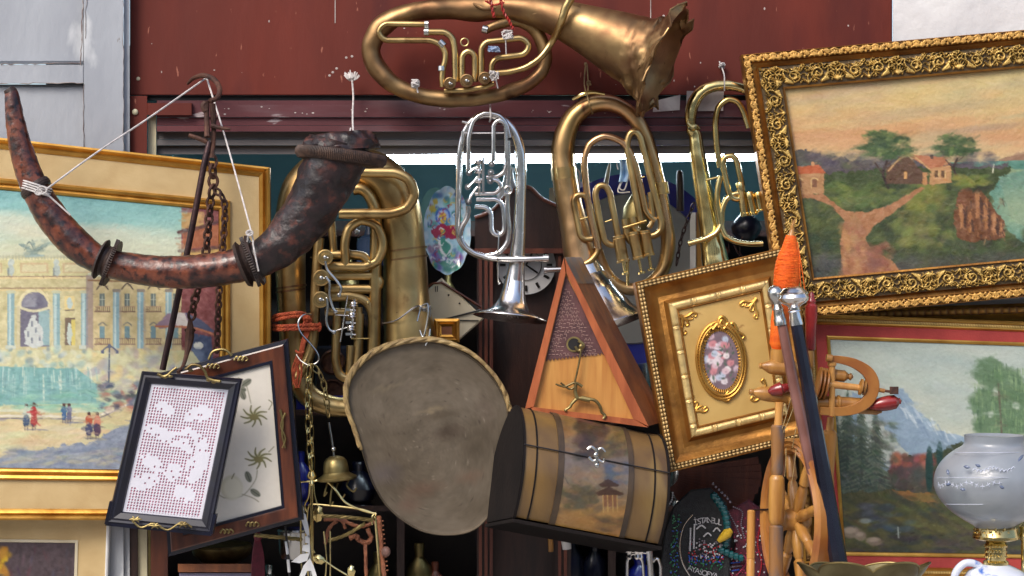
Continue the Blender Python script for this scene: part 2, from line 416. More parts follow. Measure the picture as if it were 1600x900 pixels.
    def tex(s, amp, sc, seed=2, sx=1, sy=1):
        s.C += ((vnoise(s.X*sx, s.Y*sy, sc, seed, 4)-.5)*2*amp)[..., None]
    def desat(s, k, g=1.0):
        m = s.C.mean(-1, keepdims=True); s.C = (m+(s.C-m)*(1-k))*g
    def brush(s, n, ln, w, amp, seed=1, ang=None, a=.55, box=None):
        r = np.random.default_rng(seed); h, W_ = s.X.shape; x0, y0, x1, y1 = box or (s.x0, s.y0, s.x0+W_*s.res, s.y0+h*s.res)
        xs, ys = r.uniform(x0, x1, n), r.uniform(y0, y1, n); th = vnoise(xs, ys, 60, seed+3)*3.0-1.5
        for x, y, t in zip(xs, ys, th):
            i = min(h-1, max(0, int((y-s.y0)/s.res))); j = min(W_-1, max(0, int((x-s.x0)/s.res))); c = s.C[i, j]+r.normal(0, amp)+r.normal(0, amp*.35, 3)
            t = (ang if ang is not None else t)+r.normal(0, .35); l = ln*r.uniform(.4, 1.2)
            s.line([(x-math.cos(t)*l/2, y-math.sin(t)*l/2), (x+math.cos(t)*l/2, y+math.sin(t)*l/2)], w*r.uniform(.6, 1.3), c, a)
    def sample(s, x, y):
        h, w = s.X.shape; fx = np.clip((x-s.x0)/s.res, 0, w-1.001); fy = np.clip((y-s.y0)/s.res, 0, h-1.001)
        i, j = fy.astype(int), fx.astype(int); a, b = (fy-i)[..., None], (fx-j)[..., None]; C = s.C
        v = (C[i, j]*(1-b)+C[i, j+1]*b)*(1-a)+(C[i+1, j]*(1-b)+C[i+1, j+1]*b)*a
        return lin(np.clip(v, 4, 250))
class FM:
    """plane of a framed picture: corners TL,TR,BR,BL as (px,py,d)"""
    def __init__(s, q):
        s.q = [np.array(W(*p)) for p in q]; TL, TR, BR, BL = s.q
        s.w = (np.linalg.norm(TR-TL)+np.linalg.norm(BR-BL))/2; s.h = (np.linalg.norm(BL-TL)+np.linalg.norm(BR-TR))/2
        n = np.cross(BR-TL, TR-BL); s.n = n/np.linalg.norm(n)
        if s.n[1] > 0: s.n = -s.n
    def __call__(s, a, b, h=0):
        u = (np.asarray(a, float)/s.w)[..., None]; v = (np.asarray(b, float)/s.h)[..., None]; TL, TR, BR, BL = s.q
        return (TL*(1-u)+TR*u)*(1-v)+(BL*(1-u)+BR*u)*v+np.asarray(h, float)[..., None]*s.n
def gridmesh(mb, P, C=None):
    m, n = P.shape[:2]; I = np.arange(m*n).reshape(m, n)
    F = np.stack([I[:-1, :-1], I[1:, :-1], I[1:, 1:], I[:-1, 1:]], -1).reshape(-1, 4)
    mb.add(P.reshape(-1, 3), F.tolist(), None if C is None else C.reshape(-1, 3))
# plain mitred moulding: prof rows (inset px, height px)
def moulding(mb, fm, prof, close=True):
    pr = [(RW(a), RW(h)) for a, h in prof]; V = []
    for t, h in pr:
        a = np.array([t, fm.w-t, fm.w-t, t]); b = np.array([t, t, fm.h-t, fm.h-t]); V.append(fm(a, b, np.full(4, h)))
    m = len(pr); F = []
    for i in range(m-1):
        for k in range(4):
            l = (k+1) % 4; F.append((i*4+k, (i+1)*4+k, (i+1)*4+l, i*4+l))
    mb.add(np.concatenate(V), F); return mb
def relief(mb, fm, in0, in1, hf, h0, step=1.1, colf=None):
    """dense ring; hf(s_px, t01, side)->height px arrays"""
    i0, i1 = RW(in0), RW(in1); nt_ = max(4, int((in1-in0)/step))
    for side in range(4):
        Ln = fm.w if side in (0, 2) else fm.h; nl = int(Ln*PXM/step)
        t = np.linspace(0, 1, nt_+1)[:, None]; u = np.linspace(0, 1, nl+1)[None, :]
        tt = i0+(i1-i0)*t; sm = tt+(Ln-2*tt)*u; T_ = np.broadcast_to(t, sm.shape)
        h = hf(sm*PXM, T_, side); hh = RW(h0+h)
        if side == 0: P = fm(sm, np.broadcast_to(tt, sm.shape), hh)
        elif side == 2: P = fm(sm, np.broadcast_to(fm.h-tt, sm.shape), hh)
        elif side == 3: P = fm(np.broadcast_to(tt, sm.shape), sm, hh)
        else: P = fm(np.broadcast_to(fm.w-tt, sm.shape), sm, hh)
        if side in (2, 3): P = P[:, ::-1]; h = h[:, ::-1]
        if side in (1,): pass
        gridmesh(mb, P, colf(h, P) if colf else None)
def panel(mb, fm, ins, h, cv=None, step=1.3):
    l, t, r, b = [RW(x) for x in ins]; nx = int((fm.w-l-r)*PXM/step); ny = int((fm.h-t-b)*PXM/step)
    if cv is None: nx = ny = 2
    A, B = np.meshgrid(np.linspace(l, fm.w-r, nx+1), np.linspace(t, fm.h-b, ny+1)); P = fm(A, B, np.full(A.shape, RW(h)))
    C = None
    if cv is not None: x, y = project(P); C = cv.sample(x, y)
    gridmesh(mb, P, C)
# ---- ornament height tile (acanthus scrolls, shells, flowers)
def scroll_tile(w, h, seed=0):
    k = 2.0; W_, H_ = int(w*k), int(h*k); Y, X = np.mgrid[0:H_, 0:W_]/k; Z = np.zeros((H_, W_))
    def dot(x, y, r, z=1.0):
        for dx in (-w, 0, w):
            d = np.hypot(X-x-dx, Y-y)/r; np.maximum(Z, z*np.sqrt(np.clip(1-d*d, 0, 1)), out=Z)
    def stroke(pts, r0, r1, z=1.0):
        Q = catmull(np.array(pts, float), 10)
        for i, (x, y) in enumerate(Q): dot(x, y, r0+(r1-r0)*i/len(Q), z)
    def leaf(x, y, ang, ln, r, curl=.9):
        pts = [(x+math.cos(ang+curl*t*t)*ln*t, y+math.sin(ang+curl*t*t)*ln*t) for t in np.linspace(0, 1, 5)]
        stroke(pts, r, .45)
    def spiral(cx, cy, r, a0, dr, turns=1.4):
        pts = [(cx+r*(1-.72*t)*math.cos(a0+dr*t*turns*6.28), cy+r*(1-.72*t)*math.sin(a0+dr*t*turns*6.28)) for t in np.linspace(0, 1, 12)]
        stroke(pts, 1.0, 1.9)
    m = h/2
    for q, sg in ((0.2, 1), (0.8, -1)):
        cx = w*q
        spiral(cx, m-sg*1, h*.30, math.pi*(.5 if sg > 0 else .5), sg)
        for i in range(6):
            leaf(cx+sg*(h*.2+i*2.2)-sg*h*.1, h*.88-i*.6, -math.pi/2+sg*(.5-.2*i), h*.34, 1.5, sg*.8)
        for i in range(4): leaf(cx-sg*(4+i*3), h*.14+i, math.pi/2-sg*.7, h*.3, 1.4, -sg*.9)
    cx = w*.5
    for a in np.linspace(-1.1, 1.1, 7): leaf(cx, h*.86, -math.pi/2+a, h*.42, 1.5, 0)
    stroke([(cx-h*.5, h*.30), (cx, h*.05), (cx+h*.5, h*.30)], 1.3, 1.3)
    for i in range(-2, 3): dot(cx+i*4, h*.36+abs(i)*1.2, 1.7)
    for a in np.linspace(0, 6.28, 7): dot(3+math.cos(a)*3.2*0+3.2*math.cos(a), h*.24+3.2*math.sin(a), 1.6)
    for i in range(3): leaf(w*.02, h*.9, -math.pi/2+(i-1)*.8, h*.34, 1.7, 0)
    for i in range(3): leaf(w*.36+i*3, h*.2, 1.2-i*.5, h*.3, 1.4, .6)
    for i in range(3): leaf(w*.64-i*3, h*.2, 1.94+i*.5, h*.3, 1.4, -.6)
    r = random.Random(seed+3)
    for i in range(int(w*h/42)):
        x, y = r.uniform(0, w), r.uniform(h*.12, h*.9)
        if Z[int(y*k) % H_, int(x*k) % W_] < .2: leaf(x, y, r.uniform(-2.6, -.5), h*.2, 1.2, r.choice((-.9, .9)))
    return Z, k
def tile_sampler(Z, k, w, h, amp, centre=True):
    H_, W_ = Z.shape
    def f(s, t, side):
        x = ((s % w)*k).astype(int) % W_; y = np.clip((t*h*k).astype(int), 0, H_-1)
        return Z[y, x]*amp
    return f
# ================================================================ STRUCTURE
mb = MB(); mb.wbox(-60, 60, -80, 25, -.3, 0.0); mb.solo('ground', M['pave'], None, None, kind='structure')
mb = MB(); mb.wbox(-60, 60, -11.5, -5.8, 0.004, .008); mb.solo('road', M['asph'], None, None, kind='structure')
opp = thing('opposite_building', 'plain stucco town house across the street from the shop', 'building', 800, 450, 14)
mb = MB(); mb.wbox(-22, 22, -20, -14, 0, 6.5); mb.build('wall', M['stucco'], opp)
for i in range(9):
    for z0, z1 in ((.6, 2.6), (3.8, 5.6)):
        x = -20+i*4.8; mb = MB(); mb.wbox(x, x+2.0, -14.0+.003, -13.93, z0, z1); mb.build('window', M['wglass'], opp)

fac = thing('shop_facade', 'red and grey painted wooden shop front framing the crowded display', 'shop front', 800, 1500, 0)
def zb(x0, x1, y0, y1, d1, d0, name, mat, bev=1.0, lab=None):
    m_ = MB(); m_.box(x0, y0, x1, y1, d1, d0, bev=bev); return m_.build(name, M[mat], fac, label=lab, smooth=False)
zb(203, 1394, -900, 149, 0.0, -.12, 'fascia_panel', 'red_paint', 2)
zb(203, 1394, 149.5, 157, -.018, -.12, 'shutter_track', 'ink', .5)
zb(245, 1394, 157, 164, .004, -.12, 'shutter_track', 'maroon_track', 1)
m_ = MB()
for (y0, y1, d) in ((164, 183, .012), (183.5, 196, .004), (196.5, 205.5, .022)): m_.box(245, y0, 1394, y1, d, -.12, bev=1)
m_.build('shutter_track', M['maroon_track'], fac, smooth=False)
m_ = MB()
for (y0, y1, d) in ((206, 218, -.012), (218.4, 227, -.004), (227.4, 241, -.022)): m_.box(245, y0, 1394, y1, d, -.14, bev=1)
m_.build('lintel', M['grey_lintel'], fac, smooth=False)
zb(203, 230, 150, 250, .018, -.12, 'bracket', 'red_paint', 1)
zb(230, 300, 161, 180, .026, -.1, 'bracket', 'red_paint', 1)
m_ = MB(); m_.ball((211, 175, .02), 5, 1, .6, 1); m_.build('bolt', M['cream_post'], fac)
m_ = MB(); m_.ball((216, 123, .0), 3, 1, .4, 1); m_.build('bolt', M['cream_post'], fac)
zb(203, 231, 250, 1500, .0, -.14, 'door_post', 'red_paint', 1)
zb(231.5, 244, 180, 1500, -.002, -.12, 'door_post', 'cream_post', 1)
# left pilaster: stiles, rail, sunk panels
m_ = MB()
m_.box(-900, -900, -30, 1500, .05, -.15, bev=1); m_.box(131, -900, 193, 1500, .05, -.15, bev=1.5)
m_.box(-30, 101, 131, 130, .046, -.14, bev=1.5); m_.box(-30, -900, 131, 100, .030, -.14, bev=5)
m_.box(-30, 132, 131, 1500, .030, -.14, bev=5); m_.box(193.5, -900, 202.5, 1500, .036, -.15, bev=1)
m_.build('panelled_pilaster', M['grey_white_paint'], fac, smooth=False)
m_ = MB()
rr = random.Random(3)
def crack(x0, y0, x1, y1, n=14, w=1.0, d=.031):
    pts = [(x0+(x1-x0)*i/n+rr.uniform(-1.2, 1.2), y0+(y1-y0)*i/n+rr.uniform(-1.2, 1.2), d, w*rr.uniform(.3, 1)) for i in range(n+1)]
    m_.path(pts, 5, 2)
crack(131, -20, 126, 100, 16, 1.3, .047); crack(0, 100, 126, 99, 16, .9, .047); crack(-10, 131, 131, 130, 18, 1.0, .047)
crack(131, 130, 131, 240, 12, .7, .051); crack(135, -20, 134, 60, 9, .6, .051); crack(193, 0, 193, 240, 20, .6, .05)
m_.build('paint_crack', M['crack'], fac)
m_ = MB(); m_.box(1395, -900, 2600, 1500, .045, -.15, bev=2); m_.build('plain_pilaster', M['plaster'], fac, smooth=False)
for (a, b, c, d_) in ((1020, 151, 1063, 175), (1073, 143, 1131, 174), (1134, 158, 1158, 170)) and ((1020, 151, 1063, 175), (1073, 143, 1131, 174)):
    pass
for q in ([(1022, 158), (1020, 175), (1062, 172), (1063, 148)], [(1073, 142), (1072, 174), (1130, 173), (1131, 143)]):
    m_ = MB(); m_.prism(q[::-1] if False else q, .0245, .0225); m_.build('paper_scrap', M['paper'], fac, smooth=False)
def chip(f): m_ = MB(); f(m_); m_.build('paint_chip', M['paper'], fac)
for k in range(26):
    x, y = rr.uniform(210, 1380), rr.uniform(-5, 148); r = rr.uniform(.5, 1.5); q = rr.uniform(.6, 2.2)
    chip(lambda m_: m_.ball((x, y, .0), r, 1, .15, q, n=6))
for k in range(34):
    x = rr.uniform(250, 1150); y = rr.uniform(166, 180); q = rr.uniform(.5, 1.6); chip(lambda m_: m_.ball((x, y, .012), q, 1.3, .12, .8, n=6))
for (x, y0, y1) in ((523, 0, 36), (1016, 0, 32)): chip(lambda m_: m_.box(x, y0, x+1.3, y1, .0012, -.001))
for (x, y) in ((520, 113), (526, 107), (515, 118), (541, 90), (550, 88), (236, 175), (1037, 25)): chip(lambda m_: m_.ball((x, y, 0), 2.1, 1, .12, .9, n=8))
# shop interior
room = thing('shop_interior', 'dim teal walled room behind the hanging instruments', 'room', 800, 1500, -.2)
def rw(x0, x1, y0, y1, z0, z1, name, mat):
    m_ = MB(); m_.wbox(x0, x1, y0, y1, z0, z1); m_.build(name, M[mat], room, smooth=False)
rw(-1.25, 1.25, 2.4, 2.5, 0, 2.4, 'back_wall', 'teal_wall'); rw(-1.25, -1.15, .15, 2.4, 0, 2.4, 'side_wall', 'teal_wall')
rw(1.15, 1.25, .15, 2.4, 0, 2.4, 'side_wall', 'teal_wall'); rw(-1.15, 1.15, .15, 2.4, 2.32, 2.4, 'ceiling', 'teal_wall')
rw(-1.15, 1.15, .15, 2.4, .01, .03, 'floor', 'dark_wood')
# fluorescent fitting, lit
fl = thing('fluorescent_lamp', 'lit fluorescent tube fitting glowing under the grey lintel', 'ceiling lamp', 890, 246, -.45)
em = bpy.data.materials.new('tube_light'); em.use_nodes = True; eb = em.node_tree.nodes['Principled BSDF']
eb.inputs['Emission Color'].default_value = (.72, .88, 1, 1); eb.inputs['Emission Strength'].default_value = 30.0
m_ = MB(); m_.cyl((560, 250, -.45), (1230, 243, -.45), 7.5); m_.build('tube', em, fl)
m_ = MB(); m_.prism([(540, 226), (540, 239), (1250, 233), (1250, 220)], -.42, -.50); m_.build('housing', M['white_enamel'], fl, smooth=False)
# ================================================================ PICTURES
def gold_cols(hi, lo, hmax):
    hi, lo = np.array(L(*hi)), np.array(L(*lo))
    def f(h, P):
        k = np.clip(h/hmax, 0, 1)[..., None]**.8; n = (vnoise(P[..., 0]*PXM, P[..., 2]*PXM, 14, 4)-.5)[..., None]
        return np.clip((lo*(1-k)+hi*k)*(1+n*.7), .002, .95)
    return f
# ---- A: city fountain painting, upper left
cv = Canvas(-330, 290, 360, 740, 1.0, (150, 200, 190))
cv.vgrad([(300, (112, 178, 178)), (345, (140, 198, 188)), (385, (196, 208, 176)), (420, (206, 208, 170)), (740, (206, 208, 170))])
for (x, y, rx, ry, c) in ((20, 345, 50, 14, (214, 212, 178)), (60, 362, 60, 12, (222, 208, 170)), (-60, 350, 80, 20, (206, 212, 186)), (150, 366, 60, 14, (218, 212, 178)),
                          (210, 378, 70, 18, (206, 214, 182)), (100, 390, 120, 16, (212, 210, 168)), (250, 400, 60, 20, (204, 210, 176)), (30, 318, 60, 6, (136, 196, 190))):
    cv.ell(x, y, rx, ry, c, .7, .5)
cv.tex(7, 24, 3, .5, 1.4)
# palazzo right wing, then the fountain front
cv.poly([(135, 432), (355, 440), (355, 560), (135, 560)], (212, 190, 128), tex=44); cv.poly([(-330, 425), (138, 425), (138, 560), (-330, 560)], (204, 192, 134), tex=44)
cv.poly([(-330, 402), (138, 400), (138, 432), (-330, 434)], (210, 202, 138), tex=26)
for y, c, w in ((401, (190, 188, 146), 4), (405, (226, 218, 160), 3), (432, (140, 110, 90), 1.6), (434, (232, 206, 140), 3), (450, (150, 118, 88), 1.6), (453, (220, 196, 128), 3)):
    cv.line([(-330, y+1), (138, y)], w, c)
for x in range(-320, 138, 5): cv.line([(x, 399), (x, 405)], 1.6, (166, 170, 140), .8)
for x0 in (-40, 32, 98): cv.poly([(x0, 411), (x0, 427), (x0+44, 427), (x0+44, 411)], (206, 178, 128)); cv.poly([(x0+3, 414), (x0+3, 425), (x0+41, 425), (x0+41, 414)], (214, 204, 150))
for x in (17, 88, 132, -52, -122):   # blue-grey columns and attic statues
    cv.poly([(x-5, 456), (x-6, 540), (x+6, 540), (x+6, 456)], (132, 172, 176)); cv.poly([(x-3, 456), (x-3, 540), (x+1, 540), (x+1, 456)], (178, 206, 200))
    cv.ell(x, 456, 8, 3, (196, 198, 156)); cv.poly([(x-8, 540), (x-8, 546), (x+8, 546), (x+8, 540)], (196, 204, 182))
    if x in (17, 88, -52): cv.ell(x, 410, 5, 6, (192, 204, 190), rough=2); cv.ell(x, 422, 6, 9, (178, 192, 180), rough=2); cv.ell(x-4, 425, 2, 7, (120, 130, 126), .7)
cv.poly([(135, 430), (146, 430), (146, 562), (135, 562)], (156, 132, 128), .7)
cv.ell(53, 478, 25, 27, (226, 212, 154)); cv.ell(54, 479, 21, 23, (122, 120, 136)); cv.ell(48, 476, 12, 14, (150, 150, 160), .8, .4); cv.ell(62, 474, 6, 12, (102, 100, 122), .8, .4)
cv.poly([(32, 480), (32, 542), (78, 542), (78, 480)], (112, 108, 126)); cv.poly([(60, 485), (62, 540), (78, 540), (78, 485)], (142, 178, 178)); cv.line([(28, 479), (52, 486), (80, 480)], 4, (214, 206, 160))
cv.line([(29, 480), (28, 542)], 4, (206, 194, 146)); cv.line([(81, 480), (82, 542)], 4, (212, 200, 150))
for (x, y, rx, ry) in ((53, 496, 4, 5), (52, 508, 8, 10), (47, 522, 9, 12), (60, 520, 8, 13), (54, 535, 15, 8)): cv.ell(x, y, rx, ry, (198, 204, 196), rough=2.5)
for (x, y) in ((50, 506), (56, 516), (44, 522), (62, 528), (50, 532)): cv.ell(x, y, 2, 5, (120, 128, 140), .8)
for x in (109, -15): 
    cv.poly([(x-8, 463), (x-8, 485), (x+8, 485), (x+8, 463)], (230, 206, 130)); cv.ell(x, 474, 4, 9, (184, 206, 198), rough=1.5); cv.line([(x-7, 485), (x+7, 484)], 1.5, (100, 90, 80))
    cv.poly([(x-7, 497), (x-7, 540), (x+9, 540), (x+9, 497)], (124, 104, 84)); cv.poly([(x+3, 500), (x+3, 540), (x+9, 540), (x+9, 500)], (220, 200, 92)); cv.ell(x, 522, 4, 17, (190, 204, 190), rough=2)
for (x, y, a) in ((52, 398, 0), (44, 390, .6), (60, 389, -.6), (38, 384, .3), (68, 384, -.5), (52, 384, 1.4)): cv.ell(x, y, 10, 2.6, (122, 150, 142), .9, ang=a, rough=2)
cv.line([(38, 391), (46, 378), (56, 392), (74, 383)], 1.6, (90, 112, 110)); cv.line([(40, 400), (68, 399)], 3, (150, 176, 170))
for x0 in (160, 199, 240, 275):     # windows of the wing
    cv.line([(x0-9, 452), (x0, 443), (x0+9, 452)], 1.8, (84, 66, 60)); cv.poly([(x0-4, 459), (x0-4, 479), (x0+4, 479), (x0+4, 459)], (108, 124, 116)); cv.line([(x0, 459), (x0, 479)], 1, (200, 206, 180)); cv.line([(x0-4, 468), (x0+4, 468)], 1, (200, 206, 180))
    for q in range(-10, 13, 3): cv.line([(x0+q, 480), (x0+q, 486)], 1, (120, 90, 70))
    cv.line([(x0-12, 487), (x0+12, 487)], 1.5, (120, 84, 70)); cv.line([(x0-12, 479), (x0+12, 479)], 1.4, (190, 150, 110))
    cv.poly([(x0-4, 510), (x0-4, 530), (x0+4, 530), (x0+4, 510)], (112, 150, 156)); cv.line([(x0-6, 508), (x0, 504), (x0+6, 508)], 1.6, (120, 120, 110))
    for q in range(-10, 13, 3): cv.line([(x0+q, 530), (x0+q, 537)], 1, (150, 110, 80))
    cv.line([(x0-12, 538), (x0+12, 538)], 1.5, (130, 96, 84)); cv.line([(x0-12, 529), (x0+12, 529)], 1.2, (120, 96, 84))
for x in (182, 220, 264): cv.poly([(x-5, 455), (x-5, 545), (x+5, 545), (x+5, 455)], (134, 176, 186)); cv.poly([(x-3, 456), (x-3, 545), (x, 545), (x, 456)], (186, 210, 202)); cv.ell(x, 454, 7, 3, (150, 136, 116)); cv.ell(x+6, 500, 2, 44, (170, 150, 130), .6, .4)
cv.line([(138, 438), (355, 444)], 2.4, (146, 100, 60))
# brown house at the right edge with awnings
cv.poly([(284, 325), (352, 325), (352, 620), (284, 620)], (138, 70, 70), tex=56); cv.poly([(284, 332), (284, 358), (318, 352), (320, 330)], (196, 150, 84), tex=40); cv.poly([(286, 365), (286, 390), (350, 382), (350, 350), (300, 358)], (176, 96, 58), tex=50); cv.poly([(286, 392), (286, 425), (350, 420), (350, 388)], (204, 160, 80), tex=30)
for (a, b, c, d) in ((279, 363, 340, 346), (280, 392, 342, 386)): cv.line([(a, b), ((a+c)/2, (b+d)/2+2), (c, d)], 5, (92, 58, 58))
cv.poly([(243, 508), (262, 490), (290, 488), (300, 505), (250, 514)], (150, 120, 140)); cv.poly([(270, 490), (288, 488), (296, 510), (276, 508)], (206, 198, 190)); cv.poly([(290, 488), (315, 500), (338, 520), (300, 512)], (78, 84, 116)); cv.line([(243, 510), (300, 512), (338, 524)], 3, (196, 110, 70))
cv.poly([(300, 520), (330, 526), (334, 575), (296, 570)], (70, 84, 120), tex=50); cv.ell(310, 540, 8, 6, (216, 216, 200)); cv.ell(308, 555, 12, 10, (110, 130, 160), .8, .3, rough=3)
# rocks, water
cv.poly([(-330, 545), (300, 548), (330, 590), (210, 640), (-330, 640)], (206, 202, 148), tex=40)
cv.dabs((140, 545, 300, 610), 90, [(226, 206, 128), (176, 160, 150), (212, 210, 170), (158, 164, 176)], 9, 5, .6, .3, .7, 5)
cv.dabs((-330, 545, 145, 575), 150, [(190, 206, 190), (150, 180, 176), (220, 216, 172), (120, 150, 152)], 6, 4, .7, 0, 1, 6)
cv.poly([(-330, 572), (-20, 572), (120, 576), (152, 600), (150, 630), (-330, 640)], (118, 176, 170), tex=30)
for i in range(150):
    x = RNG.uniform(-300, 150); y = RNG.uniform(572, 596); cv.line([(x, y), (x-(50-x)*.03, y+RNG.uniform(14, 36))], RNG.uniform(1, 2.6), [(176, 208, 196), (212, 224, 196), (96, 150, 152), (140, 190, 180)][RNG.integers(4)], .75)
cv.dabs((-330, 610, 210, 645), 160, [(120, 184, 160), (150, 200, 170), (100, 164, 150)], 14, 2.4, .6, 0, .1, 8)
cv.poly([(-330, 641), (160, 645), (215, 622), (340, 600), (340, 740), (-330, 740)], (206, 190, 132), tex=14)
cv.line([(-330, 648), (60, 650), (140, 652), (215, 626)], 3, (222, 214, 190)); cv.line([(-330, 652), (60, 654), (140, 656), (180, 642)], 1.6, (110, 104, 120))
cv.dabs((-330, 655, 220, 722), 240, [(224, 196, 140), (196, 190, 136), (216, 182, 132), (206, 200, 150)], 22, 4, .5, -.08, .1, 9)
cv.poly([(-330, 712), (0, 715), (70, 700), (140, 690), (200, 660), (340, 640), (340, 740), (-330, 740)], (128, 140, 160), rough=6, tex=34)
cv.dabs((10, 700, 200, 725), 90, [(110, 124, 150), (156, 160, 160), (168, 168, 140)], 12, 2.5, .6, -.1, .1, 10)
cv.dabs((155, 600, 220, 640), 40, [(200, 190, 150), (86, 110, 140), (176, 90, 80), (70, 70, 90)], 7, 4, .7, 0, .5, 12)
# strolling figures and lamp post
for (x, y, top, bot) in ((41, 650, (196, 206, 178), (58, 84, 116)), (53, 650, (192, 44, 44), (186, 52, 50)), (100, 645, (60, 110, 150), (60, 100, 150)), (108, 645, (130, 130, 150), (100, 100, 130)), (139, 664, (196, 84, 52), (62, 66, 104)), (152, 664, (212, 120, 90), (84, 56, 84))):
    s_ = 1 if y > 648 else .7
    cv.ell(x, y-17*s_, 3, 3.2, (92, 60, 54)); cv.ell(x, y-6*s_, 5.5*s_, 9*s_, top, rough=1.5); cv.ell(x, y+7*s_, 5.5*s_, 10*s_, bot, rough=1.5)
    cv.line([(x-2, y+15*s_), (x-2, y+22*s_)], 1.6, (90, 80, 90)); cv.line([(x+2, y+15*s_), (x+2, y+22*s_)], 1.6, (90, 80, 90)); cv.line([(x, y+21*s_), (x+22, y+22*s_)], 2, (110, 116, 140), .6)
cv.line([(171, 545), (170, 605)], 2.2, (66, 84, 110)); cv.line([(160, 548), (171, 541), (183, 548)], 2, (80, 92, 120)); cv.ell(171, 541, 3, 4, (90, 100, 130)); cv.ell(160, 550, 3, 3, (90, 100, 130)); cv.ell(183, 550, 3, 3, (90, 100, 130)); cv.ell(171, 604, 7, 3, (70, 84, 110))
cv.brush(2600, 5, 1.5, 11, 1, None, .5, (-20, 395, 350, 620)); cv.brush(2200, 13, 2.2, 8, 2, 0.0, .45, (-20, 595, 350, 735)); cv.brush(900, 20, 4, 5, 3, -.1, .35, (-20, 300, 350, 400)); cv.desat(.24); cv.tex(6, 5, 7)
QA = [(-395, 172, .17), (422, 262, .10), (424, 812, .10), (-395, 812, .17)]
fmA = FM(QA); tA = thing('framed_painting', 'wide gilt frame with linen mat round a fountain and palace painting, hanging at left', 'painting', 0, 812, .13)
mb = MB(); moulding(mb, fmA, [(0, -14), (0, 6), (3, 8), (6, 5), (8, 3), (11, 7), (14, 5), (17, 2), (17, -10)]); mb.build('frame', M['gold_leaf'], tA, angle=20)
mb = MB(); moulding(mb, fmA, [(17, 1.5), (24, 1.6), (60, 0.2), (63, 0)]); mb.build('mat', M['linen'], tA)
mb = MB(); moulding(mb, fmA, [(61, -1), (61, 4), (64, 7), (68, 5), (70, 2), (74, 5), (77, 3), (79, 0)]); mb.build('slip', M['gold_leaf'], tA, angle=20)
mb = MB(); panel(mb, fmA, (79, 79, 79, 79), .6, cv, 1.15); mb.build('canvas', M['oil'], tA)
mb = MB(); mb.add(fmA(np.array([2, fmA.w-.004, fmA.w-.004, .004])*np.array([.002, 1, 1, 1]), np.array([.004, .004, fmA.h-.004, fmA.h-.004]), np.full(4, RW(-12))), [(0, 1, 2, 3)]); mb.build('backing', M['dark_wood'], tA)

# ---- lower left dark picture
cv2 = Canvas(-300, 800, 140, 1100, 1.2, (74, 62, 66)); cv2.tex(16, 5, 4); cv2.dabs((-200, 818, 116, 1000), 260, [(92, 60, 62), (70, 64, 76), (110, 92, 92), (56, 46, 52)], 2, 8, .4, 0, .2, 4)
cv2.dabs((-100, 870, 8, 920), 50, [(196, 160, 40), (170, 120, 40), (210, 180, 60)], 6, 5, .8, 0, 1, 5)
cv2.dabs((-5, 855, 10, 900), 16, [(196, 160, 40), (170, 120, 40)], 4, 6, .8, 0, 1, 6)
fmL = FM([(-345, 790, .07), (172, 797, .07), (160, 1185, .07), (-345, 1185, .07)])
tL = thing('framed_painting', 'dark picture with a yellow patch in a pale linen mat below the fountain painting', 'painting', 0, 1185, .07)
mb = MB(); moulding(mb, fmL, [(0, -8), (0, 4), (2, 5), (4, 4)]); mb.build('frame', M['white_enamel'], tL, smooth=False)
mb = MB(); moulding(mb, fmL, [(4, 4), (6, 3), (46, 1), (48, 1)]); mb.build('mat', M['linen'], tL)
mb = MB(); moulding(mb, fmL, [(47, -1), (47, 2.5), (51, 2.5), (52, 0)]); mb.build('slip', M['cream'], tL, smooth=False)
mb = MB(); panel(mb, fmL, (51, 22, 51, 51), .3, cv2, 1.6); mb.build('canvas', M['oil'], tL)
mb = MB(); panel(mb, fmL, (1, 1, 1, 1), -7); mb.build('backing', M['dark_wood'], tL)

# ---- B: landscape with path and houses, ornate frame, upper right
cv = Canvas(1190, 60, 1960, 460, 1.0, (200, 170, 120))
cv.vgrad([(100, (198, 178, 118)), (150, (204, 176, 112)), (190, (204, 160, 104)), (215, (200, 146, 98)), (235, (206, 164, 110)), (255, (208, 184, 128)), (460, (200, 180, 120))])
for i in range(120):
    x, y = RNG.uniform(1200, 1900), RNG.uniform(100, 235); c = [(214, 166, 96), (196, 180, 128), (180, 142, 112), (212, 176, 106), (170, 152, 122), (206, 140, 88)][RNG.integers(6)]
    if x > 1440 and RNG.random() < .5: c = (178, 168, 126)
    cv.ell(x, y, RNG.uniform(20, 70), RNG.uniform(3, 9), c, .28, .6, -.14)
cv.ell(1540, 200, 60, 5, (158, 128, 104), .5, .5, -.1); cv.ell(1490, 168, 70, 7, (156, 138, 110), .35, .6, -.15); cv.ell(1420, 200, 90, 8, (206, 138, 92), .4, .6, -.1)
cv.poly([(1560, 250), (1600, 236), (1960, 200), (1960, 270), (1560, 268)], (146, 110, 84), rough=3)
cv.poly([(1190, 262), (1960, 240), (1960, 460), (1190, 460)], (88, 136, 118), tex=24)     # water
cv.poly([(1570, 266), (1960, 250), (1960, 300), (1575, 310)], (150, 160, 112), .7, rough=4)
cv.poly([(1225, 235), (1260, 232), (1285, 243), (1305, 238), (1330, 252), (1400, 246), (1480, 252), (1540, 258), (1580, 256), (1570, 266), (1500, 274), (1225, 292)], (84, 76, 78), rough=6, tex=24)
cv.dabs((1225, 238, 1560, 262), 60, [(104, 96, 96), (72, 68, 74), (96, 100, 78)], 10, 6, .5, 0, .3, 3)
cv.poly([(1225, 276), (1400, 262), (1580, 262), (1548, 300), (1555, 340), (1600, 380), (1960, 360), (1960, 460), (1225, 460)], (66, 78, 44), rough=5, tex=26)
cv.poly([(1560, 275), (1620, 262), (1960, 262), (1960, 380), (1640, 372), (1580, 345)], (104, 140, 118), rough=3, tex=16)
